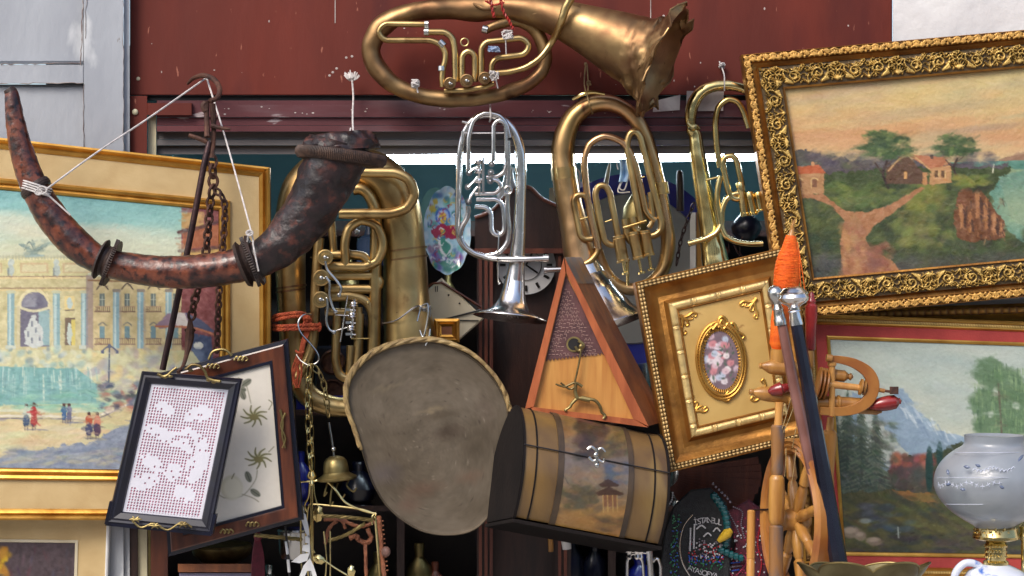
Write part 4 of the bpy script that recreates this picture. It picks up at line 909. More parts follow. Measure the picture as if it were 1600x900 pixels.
bell = [(788, 12, 20, .01), (820, 15, 23, .015), (850, 21, 26, .02), (880, 31, 31, .03), (910, 43, 37, .04), (940, 56, 44, .05), (965, 67, 50, .055), (985, 76, 54, .06), (1000, 82, 58, .065), (1012, 87, 64, .07), (1024, 92, 74, .075), (1034, 96, 87, .08), (1037, 97.5, 91, .082)]
A = []
for p in P_(bell, d): w = W(*p[:3]); A.append((*w, RW(p[3], p[2])))
Q = catmull(A, 4); n = 48; V = []; m_ = len(Q); axd = np.array(W(1040, 99, .20))-np.array(W(880, 31, .14)); axd /= np.linalg.norm(axd)
u = np.array((0, -1., 0)); u -= axd*(u@axd); u /= np.linalg.norm(u); w_ = np.cross(axd, u)
def bellring(Q, off=0):
    out = []
    for i, q in enumerate(Q):
        t = i/(len(Q)-1); am = max(0, (t-.52)/.48)
        for k in range(n):
            a = 2*math.pi*k/n; e = u*math.cos(a)+w_*math.sin(a); p = q[:3]+(q[3]-off)*e
            nv = Vector(p)*26; h = abs(noise.noise(nv))*2.4+abs(noise.noise(nv*2.3))*1.1-.8
            p = p+e*(h*q[3]*.30*am*(1-am*.5))+axd*(noise.noise(Vector(p)*18+Vector((3, 1, 2)))*.035*am*am)
            out.append(p)
    return np.array(out)
V1 = bellring(Q); V2 = bellring(Q[::-1], .004)
F = [(i*n+k, i*n+(k+1) % n, (i+1)*n+(k+1) % n, (i+1)*n+k) for i in range(2*m_-1) for k in range(n)]
mb.add(np.concatenate([V1, V2]), F); bl = mb.build('bell', M['brass_dark'], H, angle=60)
mb = MB(); e_ = V1[-n:]; mb.sweep(e_, .0028, 7, closed=True); mb.build('bell_rim', M['brass_dark'], bl)
mb = MB(); mb.path([(735, 4, d+.02, 2), (748, 10, d+.035, 3), (760, 14, d+.04, 2.6), (800, 10, d+.03, 2.2), (850, 18, d+.045, 2), (880, 26, d+.05, 2)], 8); mb.build('seam', M['brass_dark'], H)
mb = MB(); mb.path(P_([(768, 114, 5), (798, 112, 5), (826, 103, 5), (846, 88, 5.3), (863, 64, 5.6), (876, 35, 6, .05), (884, 12, 6.5, .06), (895, -8, 7, .06)], d+.05), 12, nz=.15, nscale=40); mb.build('mouthpipe', M['brass'], H)
for nm, pts, r, rad in (('slide_tube', [(667, 38), (592, 37), (592, 63), (680, 63), (695, 76), (697, 92), (690, 112), (692, 136)], 4.6, 13), ('slide_tube', [(665, 50), (705, 50), (711, 75), (711, 96), (712, 128)], 5, 22),
                        ('slide_tube', [(722, 128), (722, 80), (742, 80), (742, 128)], 4.8, 10), ('slide_tube', [(752, 124), (752, 66), (775, 64), (824, 58), (828, 84), (790, 89), (768, 92), (768, 122)], 4.8, 13), ('slide_tube', [(694, 142), (725, 141), (758, 136), (772, 130)], 4.2, 4)):
    mb = MB(); mb.pipe([(x, y, d+.045) for x, y in pts], r, rad, 12); mb.build(nm, M['brass'], H)
for (a, b) in (((664, 38), (670, 38)), ((663, 50), (670, 50)), ((690, 104), (690, 111)), ((754, 45), (762, 47)), ((687, 65), (694, 72))): mb = MB(); mb.cyl((*a, d+.045), (*b, d+.046), 6.2); mb.build('ferrule', M['steel'], H)
for (x, y, r) in ((703, 130, 9.5), (729, 126, 10.5), (757, 122, 10)): valve_disc(H, x, y, d+.05, r, 'brass_dark')
mb = MB(); a = np.linspace(0, 6.283, 20, endpoint=False); mb.sweep([W(726+6*math.cos(t), 66+6*math.sin(t), d+.05) for t in a], RW(1.1), 6, closed=True); mb.build('pull_ring', M['brass'], H)
# ---- ties
def tangle(mb, x, y, d, r, n, w, seed=1, sy=1):
    rr = random.Random(seed)
    for _ in range(n):
        mb.path([(x+rr.uniform(-r, r), y+rr.uniform(-r, r)*sy, d+rr.uniform(-.008, .015), w) for _ in range(5)], 5, 4)
mb = MB(); tangle(mb, 649, 130, .15, 6, 7, 1.1, 5); mb.path([(650, 130, .15, 1.4), (653, 145, .15, 1.2)], 5); mb.solo('tie_wire', M['white_string'], 'white wire knot low inside the left bow of the sideways horn', 'wire')
mb = MB(); tangle(mb, 772, 118, .19, 8, 9, .9, 4); mb.path([(774, 120, .19, 1), (778, 138, .18, 1.2)], 5); mb.solo('tie_wire', M['white_string'], 'white wire knot beside the third round valve of the sideways horn', 'wire')
mb = MB(); tangle(mb, 793, 54, .19, 9, 10, .9, 2, .8); mb.path([(790, 60, .19, 1), (791, 85, .18, 1)], 5)
mb.solo('tie_wire', M['white_string'], 'white wire coil under the red cable on the sideways horn', 'wire')
mb = MB(); tangle(mb, 772, 77, .175, 9, 12, 1.3, 7, .5); mb.solo('tie_wire', M['blue_wire'], 'short blue wire bundled between the bent tubes of the sideways horn', 'wire')
mb = MB(); 
for (pts) in ([(764, -20), (767, 4), (772, 27)], [(779, -20), (786, 16), (795, 32), (802, 46)], [(760, 2), (772, 8), (786, 4)]):
    Q = catmull([(x, y, .2) for x, y in pts], 8)
    for ph in (0, math.pi): mb.sweep([W(q[0]+1.6*math.cos(i*1.2+ph), q[1], q[2]+.003*math.sin(i*1.2+ph)) for i, q in enumerate(Q)], RW(1.3), 6)
mb.solo('tie_wire', M['copper_red'], 'red twisted cable holding up the sideways horn at the top', 'wire')

# ---- tuba
T = thing('tuba', 'large aged brass rotary tuba hanging bell down behind the leather horn', 'tuba', 560, 700, 0)
d = .02
mb = MB(); mb.path(P_([(664, 700, 90), (655, 660, 68), (648, 610, 53), (642, 560, 45), (638, 510, 39.5), (635, 460, 36), (632, 410, 34), (629, 360, 33), (622, 318, 32.5), (604, 282, 32), (572, 262, 31), (536, 256, 30), (500, 264, 29), (472, 290, 28), (458, 330, 26.5), (454, 380, 25), (454, 430, 23), (456, 490, 22), (458, 540, 20.5), (463, 585, 19), (482, 618, 17), (515, 634, 16), (560, 638, 15), (610, 640, 15)], d), 28, 7, nz=.05, nscale=9)
mb.build('main_tube', M['brass'], T, angle=80)
for (x, y, r, dx) in ((637, 487, 38, 0), (633.5, 404, 34.6, 0), (632.6, 390, 34.4, 0), (455, 448, 23.4, 0), (454, 454, 23.3, 0)):
    mb = MB(); mb.cyl((x, y-1.5, d), (x+.4, y+1.5, d), r+.4, r+.4, 30); mb.build('ferrule', M['brass_dark'], T)
dt = .055
for pts, r, rad, n_ in (([(560, 269), (628, 270), (648, 290), (646, 318), (622, 334), (530, 334)], 8, 20, 0), ([(552, 296), (566, 294), (584, 312), (588, 340), (586, 460), (584, 640)], 9.5, 26, 0), ([(540, 415), (538, 372), (550, 346), (580, 343), (599, 366), (597, 400), (580, 417), (512, 416)], 7.2, 26, 0),
                     ([(512, 398), (556, 398), (572, 402), (575, 414)], 7.4, 12, 0), ([(508, 431), (592, 430), (594, 452), (508, 451)], 7.6, 16, 0), ([(508, 464), (560, 462), (583, 478), (583, 510), (579, 610)], 8, 26, 0),
                     ([(508, 487), (545, 488), (547, 500)], 6.4, 8, 0), ([(527, 490), (524, 570), (534, 592), (552, 590), (560, 560), (562, 490)], 7.2, 14, 0), ([(549, 540), (547, 590), (549, 625), (566, 650)], 7.5, 16, 0),
                     ([(499, 372), (494, 430), (492, 500), (488, 548), (474, 576), (452, 604)], 8, 26, 0), ([(514, 300), (518, 350), (522, 400)], 6, 8, 0), ([(561, 480), (560, 500), (552, 640)], 5.5, 8, 0)):
    q_ = .105 if pts[0] == (560, 269) else dt+.02 if pts[0] == (540, 415) else dt
    mb = MB(); mb.pipe([(x, y, q_) for x, y in pts], r, rad, 14, nz=.03); mb.build('valve_tube', M['brass'], T)
for (x, y, r) in ((508, 402, 12.5), (502, 434, 13), (501, 468, 13)): valve_disc(T, x, y, dt+.035, r, 'brass')
for pts in ([(508, 408), (512, 422), (524, 436), (533, 450), (530, 461)], [(510, 434), (515, 442), (515, 462), (520, 480), (524, 487)], [(511, 467), (512, 480), (510, 500), (514, 514), (522, 519)]):
    mb = MB(); mb.path([(x, y, dt+.055, 2.2) for x, y in pts], 8, 6); mb.ball((*pts[-1], dt+.055), 3.6, 1, .6, 1, 8); mb.ball((*pts[0], dt+.052), 4, 1, .6, 1, 8); mb.build('lever', M['steel'], T)
mb = MB(); mb.cyl((554, 468, dt+.04), (549, 528, dt+.04), 2.2)
for (x, y) in ((553, 476), (551, 493), (549, 513)): mb.lathe((x, y-5, dt+.04), (x-.5, y+5, dt+.04), [(0, 2), (.1, 6), (.3, 7), (.5, 5.5), (.7, 7), (.9, 6), (1, 2)], 16)
mb.cyl((543, 462, dt+.03), (532, 534, dt+.03), 1.3); mb.cyl((524, 492, dt+.03), (545, 493, dt+.03), 1); mb.cyl((520, 518, dt+.03), (545, 511, dt+.03), 1)
for y in (484, 504, 522): mb.box(540, y-2, 547, y+2, dt+.045, dt+.03); mb.cyl((547, y, dt+.04), (556, y+1, dt+.04), 1.6)
mb.build('linkage', M['silver'], T)
mb = MB(); mb.cyl((549, 529, dt+.01), (577, 529, dt+.01), 1.2); mb.cyl((486, 402, dt), (486, 402, dt+.001), 1); mb.ball((577, 409, dt+.03), 2.6); mb.ball((575, 473, dt+.03), 2.6); mb.build('brace', M['brass_bright'], T)
# wire tied through the tuba tube
mb = MB(); mb.path([(598, 505, .075, 1.2), (620, 500, .10, 1.2), (645, 482, .105, 1.6), (655, 478, .09, 1.8), (664, 485, .08, 1.8), (672, 478, .07, 1.6), (672, 496, .07, 1.2)], 6); tangle(mb, 662, 483, .085, 8, 7, .9, 9, .5)
mb.solo('tie_wire', M['steel'], 'grey steel wire wrapped across the wide tube of the tuba', 'wire')
mb = MB(); mb.path([(668, 474, .11, 1.4), (669, 492, .115, 1.4), (662, 526, .115, 1.4), (656, 516, .11, 1.2)], 6); mb.path([(672, 514, .17, 1.3), (670, 528, .175, 1.3), (665, 540, .175, 1.2)], 6); mb.path([(668, 474, .11, 1.4), (658, 480, .1, 1.3), (652, 502, .11, 1.3)], 6)
mb.solo('wire_hook', M['steel'], 'bent steel wire hook holding the rim of the rope edged tray', 'hook')
# orange rope
mb = MB()
def twine(mb, pts, r, tw=1.3, amp=1.4):
    Q = catmull(pts, 8)
    for ph in (0, 2.1, 4.2): mb.sweep([W(q[0], q[1]+amp*math.cos(i*tw+ph), q[2]+RW(amp)*math.sin(i*tw+ph)) for i, q in enumerate(Q)], RW(r), 6)
twine(mb, [(426, 497, .05), (432, 493, .085), (452, 490, .10), (470, 489, .09), (478, 492, .06)], 1.9); twine(mb, [(427, 501, .05), (434, 499, .088), (454, 495, .10), (472, 493, .09)], 1.9)
twine(mb, [(427, 508, .05), (436, 510, .09), (460, 509, .105), (485, 508, .10), (500, 508, .085)], 2.0); twine(mb, [(427, 514, .05), (436, 515, .09), (460, 514, .105), (485, 514, .10), (500, 513, .085)], 2.0); twine(mb, [(499, 506, .09), (501, 512, .09), (498, 516, .085)], 2)
tangle(mb, 480, 500, .085, 7, 10, 1.6, 11)
for i in range(9):
    r_ = random.Random(i); mb.path([(480+r_.uniform(-3, 5), 512, .09, 1.8), (474+r_.uniform(-3, 3), 535, .10, 1.8), (468+r_.uniform(-6, 5), 560, .10, 1.8), (463+r_.uniform(-8, 9), 585, .10, 1.6), (462+r_.uniform(-10, 10), 606, .10, 1.2)], 6)
mb.path([(462, 548, .108, 2), (468, 552, .115, 2), (475, 550, .108, 2)], 6); mb.solo('orange_rope', M['orange_rope'], 'frayed orange rope tied round the left tube of the tuba', 'rope')

# ---- silver flugelhorn
S_ = thing('flugelhorn', 'silver plated rotary flugelhorn hanging bell down by a white string', 'flugelhorn', 798, 510, .1)
d = .1
mb = MB(); mb.path(P_([(800, 470, 21), (804, 440, 16), (808, 405, 12.5), (811, 365, 10.5), (813, 320, 9), (814, 270, 8.6), (812, 232, 8), (802, 204, 7.4), (784, 186, 7), (762, 179, 6.3), (742, 185, 5.6), (727, 204, 5.2), (719, 235, 5), (717, 280, 4.8), (715.5, 330, 4.6), (716, 365, 4.6), (724, 384, 4.6), (742, 397, 4.6), (770, 404, 4.6, .03), (812, 405, 4.8, .04), (852, 404, 5, .04)], d), 18, 7); mb.build('main_tube', M['silver'], S_, angle=80)
mb = MB(); mb.lathe((804, 440, d), (797.5, 497, d+.012), [(0, 16.2), (.25, 18), (.5, 21.5), (.68, 27), (.8, 34), (.9, 44), (.96, 52), (1, 57.5), (1.01, 58.5), (.985, 58.3), (.93, 50), (.8, 33), (.5, 20), (0, 15)], 48); b_ = mb.build('bell', M['silver'], S_, angle=80)
pieces(S_, 'ferrule', 'silver', [lambda mb: mb.cyl((849, 404, d+.04), (857, 404, d+.04), 6.4), lambda mb: mb.cyl((813, 262, d), (813.4, 268, d), 9.6), lambda mb: mb.cyl((813, 272, d), (813.4, 274, d), 9.4)])
for pts, r, rad in (([(732, 268), (732, 205), (745, 178), (770, 176), (790, 186), (797, 215)], 3.6, 22), ([(771, 252), (771, 188), (790, 188), (792, 262), (782, 276), (760, 277)], 3.6, 10), ([(742, 303), (780, 302), (784, 283), (764, 280)], 3.4, 9), ([(744, 312), (782, 311), (788, 330), (788, 368), (768, 368), (767, 325), (742, 323)], 3.6, 10),
                   ([(732, 322), (732, 340), (718, 358), (720, 380), (745, 400), (770, 401), (790, 388), (797, 365), (792, 330), (795, 270), (794, 220)], 4, 18)):
    mb = MB(); mb.pipe([(x, y, d+.02) for x, y in pts], r, rad, 12); mb.build('valve_tube', M['silver'], S_)
mb = MB(); mb.cyl((748, 248, d+.04), (749, 305, d+.04), 2.2)
for y in (253, 268, 283): mb.lathe((748, y-4, d+.04), (748, y+4, d+.04), [(0, 2), (.1, 6.5), (.3, 7), (.5, 5), (.7, 7), (.9, 6.5), (1, 2)], 16)
mb.box(753, 246, 757, 300, d+.05, d+.035)
mb.build('linkage', M['silver'], S_)
for (x, y) in ((733, 270), (731, 292), (732, 315), (768, 256), (767, 269), (766, 283)): mb = MB(); mb.cyl((x, y, d+.02), (x, y, d+.048), 5.2, 5.2, 16); mb.ball((x, y, d+.05), 2, n=8); mb.build('valve', M['silver'], S_)
for (a, b, c) in (((732, 292), (740, 284), (746, 276)), ((732, 315), (738, 303), (746, 292)), ((733, 270), (740, 264), (746, 262))): mb = MB(); mb.path([(x, y, d+.055, 1.8) for x, y in (a, b, c)], 7); mb.build('lever', M['silver'], S_)
mb = MB(); mb.cyl((721, 208, d+.01), (790, 208, d+.01), 1.3); mb.cyl((793, 243, d), (806, 244, d), 1.3); mb.cyl((722, 190, d+.02), (731, 192, d+.02), 2); mb.cyl((723, 205, d+.02), (722, 225, d+.02), 2.4); mb.build('brace', M['silver'], S_)
mb = MB(); mb.sweep([W(794+6*math.cos(t), 297+6*math.sin(t), d+.03) for t in a_] if False else [W(794+6*math.cos(t), 297+6*math.sin(t), d+.03) for t in np.linspace(0, 6.283, 20, endpoint=False)], RW(1.1), 6, closed=True); mb.build('pull_ring', M['silver'], S_)
mb = MB(); mb.path([(766, 164, .06, 1.5), (766, 172, .125, 1.5), (767, 184, .13, 1.5), (765, 190, .1, 1.5)], 6); mb.solo('string', M['white_string'], 'short white string holding up the silver flugelhorn', 'string')
mb = MB(); mb.path([(776, 360, d+.045, 1.2), (779, 366, d+.05, 1.2), (778, 400, d+.055, 1.2), (778, 440, d+.045, 1.2), (782, 442, d+.045, 1.2)], 6); mb.solo('wire_hook', M['steel'], 'thin wire dangling from the lowest loop of the silver flugelhorn', 'hook')

# ---- euphonium
E_ = thing('euphonium', 'rosy brass three piston euphonium hanging bell down with a silvered bell', 'euphonium', 960, 520, .03)
d = .03
mb = MB(); mb.path(P_([(912, 420, 28), (903, 385, 24.5), (896, 350, 22), (889, 318, 20.5), (883, 285, 19.5), (879, 250, 18.5), (882, 215, 17.5), (896, 184, 16), (920, 165, 14.5), (950, 161, 13.5), (980, 174, 12.5), (1003, 202, 12), (1018, 245, 11.5), (1029, 290, 11.5), (1038, 335, 11.5), (1044, 380, 11.5), (1036, 420, 11), (1012, 445, 10.5), (985, 452, 10), (962, 443, 9.5), (944, 420, 9), (933, 385, 7, .01)], d), 22, 7, nz=.04); mb.build('main_tube', M['brass_pink'], E_, angle=80)
mb = MB(); mb.lathe((911, 415, d), (944, 512, d+.02), [(0, 28), (.2, 31), (.4, 36), (.6, 44), (.78, 54), (.9, 64), (1, 74), (1.005, 75), (.97, 73), (.8, 55), (.5, 39), (0, 26)], 48); mb.build('bell', M['silver'], E_, angle=80)
pieces(E_, 'ferrule', 'brass', [lambda mb: mb.cyl((880, 262, d), (882, 280, d), 19.6, 20, 24), lambda mb: mb.cyl((1031, 286, d), (1034, 304, d), 12.4, 12.4, 20)])
for pts, r, rad in (([(936, 390), (925, 350), (914, 285), (912, 240), (928, 214), (962, 212), (986, 235), (996, 270), (1010, 335), (1024, 345)], 5.2, 30), ([(926, 373), (908, 375), (903, 350), (895, 310), (906, 302), (918, 308), (928, 350), (937, 385), (930, 404), (912, 414), (905, 417)], 4.6, 12),
                   ([(962, 383), (946, 382), (938, 350), (929, 298), (940, 286), (952, 296), (966, 370)], 5, 12), ([(978, 345), (990, 362), (1004, 368)] if False else [(1002, 350), (978, 220), (988, 203), (1000, 210), (1035, 352), (1030, 366), (1012, 370)], 5.4, 14),
                   ([(976, 342), (980, 372), (990, 380)], 5.4, 8), ([(988, 340), (992, 358), (998, 362)], 6, 8), ([(1016, 300), (1021, 345), (1014, 356)], 4, 8)):
    mb = MB(); mb.pipe([(x, y, d+.04) for x, y in pts], r, rad, 12); mb.build('valve_tube', M['brass_pink' if pts[0][0] == 936 else 'brass'], E_)
for (x0, y0, x1, y1, r, L_) in ((966, 368, 974, 410, 9.5, 14), (989, 362, 998, 405, 8.8, 18), (1007, 360, 1014, 400, 8.5, 18)):
    mb = MB(); dx, dy = (x1-x0)/42, 1; mb.lathe((x0, y0, d+.055), (x1, y1, d+.055), [(0, r*.9), (.02, r), (.1, r), (.12, r*1.08), (.16, r), (.9, r), (.92, r*1.12), (1, r*1.12)], 20); o = mb.build('piston', M['brass'], E_)
    mb = MB(); mb.cyl((x1, y1, d+.055), (x1+dx*L_, y1+L_, d+.055), 2.4); mb.lathe((x1+dx*L_, y1+L_, d+.055), (x1+dx*(L_+5), y1+L_+5, d+.055), [(0, 2), (.3, 6), (1, 6)], 16); mb.build('finger_button', M['brass_bright'], o)
mb = MB(); mb.cyl((980, 400, d+.05), (981, 446, d+.05), 2.4); mb.cyl((905, 343, d+.04), (920, 339, d+.04), 1.3); mb.cyl((945, 347, d+.04), (957, 343, d+.04), 1.3); mb.cyl((994, 280, d+.04), (1007, 276, d+.04), 1.3); mb.cyl((974, 356, d+.06), (1010, 345, d+.06), 2.2); mb.build('brace', M['brass_bright'], E_)
mb = MB(); mb.path([(895, 155, d+.02, 2.5), (908, 148, d+.03, 3), (925, 144, d+.03, 3), (945, 147, d+.03, 2.6)], 8); mb.build('guard', M['brass_bright'], E_)
mb = MB(); mb.cyl((850, 422, d+.03), (880, 421, d+.03), 4.4); mb.cyl((850, 422, d+.03), (854, 422, d+.03), 5.6); mb.build('mouthpipe', M['silver'], E_)
mb = MB(); mb.path([(915, 100, .01, 1.1), (913, 130, .02, 1.1), (917, 148, .07, 1.1), (922, 165, .08, 1.1), (926, 178, .05, 1.1)], 6); mb.path([(917, 100, .01, 1.1), (919, 130, .02, 1.1), (918, 150, .07, 1.1)], 6); tangle(mb, 920, 130, .02, 4, 4, .8, 13); mb.ball((915, 100, .01), 2.6)
mb.solo('string', M['rope'], 'looped brown string on a nail above the euphonium', 'string')
mb = MB(); mb.chain([(1084, 318, -.05), (1074, 345, -.05), (1064, 375, -.05), (1056, 420, -.05)], 14, 3, 1.1); mb.solo('chain', M['rod_iron'], 'thin dark chain hanging between euphonium and gold trumpet', 'chain')

# ---- gold trumpet
G_ = thing('trumpet', 'bright gold trumpet with a kinked bow hanging beside the carved frame', 'trumpet', 1130, 420, .06)
d = .06
mb = MB(); mb.path(P_([(1121, 430, 24), (1116, 400, 20.5), (1110, 360, 17.5), (1103, 320, 15.5), (1096, 280, 13.5), (1090, 240, 12), (1086, 212, 10.5), (1082, 204, 10.5), (1080, 196, 8), (1079, 184, 9.5), (1083, 163, 10), (1094, 146, 9.6), (1112, 136, 9), (1135, 133, 8.4), (1160, 138, 8), (1178, 150, 6)], d), 18, 7, nz=.06, nscale=60); mb.build('main_tube', M['brass_bright'], G_, angle=80)
mb = MB(); mb.path([(1074, 193, d+.016, 3), (1081, 200, d+.02, 4.5), (1088, 198, d+.018, 4), (1093, 201, d+.012, 2)], 8, 4); mb.build('dent_fold', M['brass_bright'], G_)
for pts, r, rad in (([(1125, 262), (1118, 215), (1118, 180), (1126, 158), (1148, 154), (1160, 168), (1170, 200)], 4, 18), ([(1142, 312), (1136, 290), (1128, 250), (1138, 242), (1150, 246), (1160, 292)], 4, 11), ([(1126, 275), (1120, 300), (1122, 330), (1130, 365), (1142, 376), (1165, 382), (1192, 381)], 3.8, 24),
                   ([(1075, 381), (1108, 372), (1128, 358), (1128, 322), (1140, 304), (1158, 302)], 3.8, 16), ([(1140, 300), (1145, 312), (1160, 310)], 4, 8)):
    mb = MB(); mb.pipe([(x, y, d+.04) for x, y in pts], r*1.18, rad, 12); mb.build('valve_tube', M['brass_bright'], G_)
for (x0, y0, x1, y1) in ((1156, 285, 1164, 338), (1170, 300, 1178, 336), (1184, 300, 1190, 330)): mb = MB(); mb.lathe((x0, y0, d+.04), (x1, y1, d+.04), [(0, 6), (.05, 7), (.3, 7), (.32, 6.4), (.9, 6.4), (.92, 7.4), (1, 7.4)], 18); mb.build('piston', M['brass_bright'], G_)
mb = MB(); mb.cyl((1104, 281, d+.02), (1124, 276, d+.035), 1.8); mb.cyl((1075, 381, d+.035), (1079, 380, d+.035), 5); mb.build('brace', M['brass_bright'], G_)
mb = MB(); mb.path([(1124, 96, .01, 1.1), (1131, 115, .03, 1.1), (1132, 128, .075, 1.1), (1132, 142, .07, 1.1)], 6); tangle(mb, 1128, 102, .015, 5, 5, .9, 14); mb.solo('string', M['white_string'], 'knotted grey string holding up the gold trumpet', 'string')

# ---- leather hunting horn
LH = thing('hunting_horn', 'huge curved hunting horn in worn red and black leather', 'horn', 300, 450, .33)
d = .33
def seg(pts, name, mt, nz, n=28, k=7, rgh=60): mb = MB(); mb.path(P_(pts, d), n, k, nz=nz, nscale=rgh); return mb.build(name, M[mt], LH, angle=85)
seg([(18, 143, 10, .0), (20, 160, 12.5), (24, 190, 15), (31, 225, 17.5), (42, 262, 20), (56, 296, 22), (74, 328, 24), (98, 360, 25), (126, 387, 24.5), (156, 407, 22), (185, 415, 22)], 'tube', 'leather_red', .05)
seg([(165, 410, 22), (200, 418, 23.5), (245, 424, 25), (290, 425, 26), (330, 422, 26.5), (365, 416, 27), (392, 409, 28)], 'tube', 'leather_red', .05)
seg([(385, 411, 27.5), (410, 402, 30), (436, 385, 33.5), (462, 358, 37.5), (484, 328, 41), (502, 297, 44), (516, 268, 46.5), (528, 240, 49), (533, 224, 52)], 'body', 'leather_dark', .10, rgh=24)
mb = MB(); mb.lathe((14, 139, d), (19, 147, d), [(0, 6), (0, 9), (.6, 10.5), (1, 10)], 20); mb.build('tip', M['leather_band'], LH)
def band(x, y, r, ang, wd, hh=3):
    mb = MB(); dx, dy = math.cos(ang)*wd/2, math.sin(ang)*wd/2
    pr = [(0, r-1)]
    for i in range(8): t = i/7; pr += [(t*.96+.02, r+hh*(.4+.6*math.sin(math.pi*t))*(1 if i % 2 else .75))]
    pr += [(1, r-1)]
    mb.lathe((x-dx, y-dy, d), (x+dx, y+dy, d), pr, 30); return mb.build('leather_band', M['leather_band'], LH)
band(56, 294, 23, .95, 13, 3); 
mb = MB(); mb.lathe((156, 404, d), (176, 412, d), [(0, 23), (0, 31), (.15, 33), (.3, 25), (.5, 24), (.7, 27), (.85, 36), (1, 38), (1, 23)], 30); mb.build('leather_band', M['leather_band'], LH)
mb = MB(); mb.lathe((376, 415, d), (402, 405, d), [(0, 27), (0, 34), (.2, 38), (.35, 30), (.5, 33), (.65, 31), (.8, 42), (.95, 40), (1, 28)], 32); mb.build('leather_band', M['leather_band'], LH)
# ribbing of the bands
mb = MB()
for i in range(60):
    a = i/60*6.283
    for (cx, cy, ax, r0) in ((171, 410, .38, 37), (391, 409, -.37, 40)):
        n1 = np.array((-math.sin(ax), math.cos(ax))); p = (cx+n1[0]*r0*math.cos(a), cy+n1[1]*r0*math.cos(a)); q = d+RW(r0)*math.sin(a)
        mb.sweep([W(p[0]-3*math.cos(ax), p[1]-3*math.sin(ax), q), W(p[0]+3*math.cos(ax), p[1]+3*math.sin(ax), q)], RW(1.3), 5)
mb.build('band_ribbing', M['leather_band'], LH)
# mouth: ribbed collar, ragged top
ua = np.array((math.cos(.13), math.sin(.13)))
def ring(cx, cy, rx, rz): return [W(cx+ua[0]*rx*math.cos(t), cy+ua[1]*rx*math.cos(t)-rx*.16*math.sin(t), d+RW(rz)*math.sin(t)) for t in np.linspace(0, 6.283, 72, endpoint=False)]
wv_ = lambda an, t: 1+.0*an if t < .45 else 1+(.10*np.sin(an*5+t*7)*np.cos(an*3+1)+.05*np.sin(an*11))*(t-.45)*1.6
mb = MB(); mb.lathe3(W(531, 257, d), W(537, 209, d), [(t, RW(r, d)) for t, r in ((0, 50), (.04, 60), (.10, 67), (.2, 70.5), (.33, 71), (.43, 69), (.47, 66), (.3, 40))], 64, .82); mb.build('mouth_collar', M['leather_band'], LH, angle=60)
mb = MB(); ax_ = np.array(W(537, 209, d))-np.array(W(531, 257, d)); tn = ax_/np.linalg.norm(ax_); uu = np.array((0, -1., 0)); ww = np.cross(tn, uu); ww /= np.linalg.norm(ww)
for i in range(150):
    a = i/150*6.283; e = .82*math.cos(a)*uu+math.sin(a)*ww; b0 = np.array(W(531, 257, d))
    mb.sweep([b0+ax_*t+e*RW(r, d) for t, r in ((.08, 66.5), (.2, 71), (.33, 71.5), (.44, 68.5))], RW(.9), 5)
mb.build('collar_stitching', pm('stitch', L(84, 60, 46), L(50, 36, 30), 60, rough=.6), LH)
mb = MB(); mb.lathe3(W(531, 238, d), W(528, 209, d), [(t, RW(r, d)) for t, r in ((0, 62), (.2, 63), (.45, 61), (.7, 56), (.9, 50), (1, 45), (1.02, 38), (.8, 34), (.2, 32))], 90, .8, wave=lambda an, t: 1+(.05*np.sin(an*5+t*9)+.04*np.sin(an*13+t*4))*(.4+t)); mb.build('mouth_edge', M['leather_dark'], LH, angle=50)
# strings
mb = MB(); mb.ball((322, 122, .03), 3.4, 1, .6, 1, 8); mb.solo('nail', M['cream_post'], 'small white nail head above the rusty hook with string round it', 'nail')
mb = MB(); mb.path([(322, 122, .05, 1.5), (230, 186, .18, 1.5), (150, 239, .29, 1.5), (72, 296, .37, 1.6)], 6); mb.path([(323, 122, .05, 1.5), (352, 215, .18, 1.4), (391, 356, .36, 1.4), (396, 385, .385, 1.4), (404, 424, .385, 1.4)], 6)
for k_ in range(4): mb.path([(56+r_*1+25*math.cos(t)*1.0, 288+k_*4-math.sin(t)*0+8*math.cos(t), d+RW(26)*math.sin(t), 1.5) for t in np.linspace(0, 6.28, 14) for r_ in (0,)], 5, 3)
for (x, y, r) in ((66, 297, 7), (60, 300, 5), (390, 364, 5)): mb.sweep([W(x+r*math.cos(t), y+r*.8*math.sin(t), .39) for t in np.linspace(0, 6.28, 18, endpoint=False)], RW(1.4), 6, closed=True)
tangle(mb, 390, 364, .375, 4, 5, 1, 17); mb.path([(388, 368, .38, 1.3), (386, 380, .37, 1.2)], 6); mb.path([(70, 300, .38, 1.5), (90, 318, .375, 1.5), (110, 336, .37, 1.4)], 6)
mb.solo('string', M['white_string'], 'long white string in an inverted V carrying the leather hunting horn', 'string')
mb = MB(); 
for i in range(26):
    a = random.Random(i).uniform(-1.3, 1.3); r_ = random.Random(i+50).uniform(9, 15); mb.path([(549+math.sin(a)*2, 126, .03, 1.4), (549+math.sin(a)*r_*.6, 126-math.cos(a)*r_*.5, .045, 1.3), (548+math.sin(a)*r_, 124-math.cos(a)*r_, .04, .8)], 5, 3)
twine(mb, [(550, 124, .04), (552, 150, .05), (551, 180, .12), (552, 205, .2), (555, 214, .27)], 1.4, 1.0, 1.3); mb.path([(548, 200, .2, 1.2), (545, 213, .27, 1.2)], 5)
mb.solo('string', M['white_string'], 'frayed white cord knot dropping to the mouth of the leather horn', 'string')
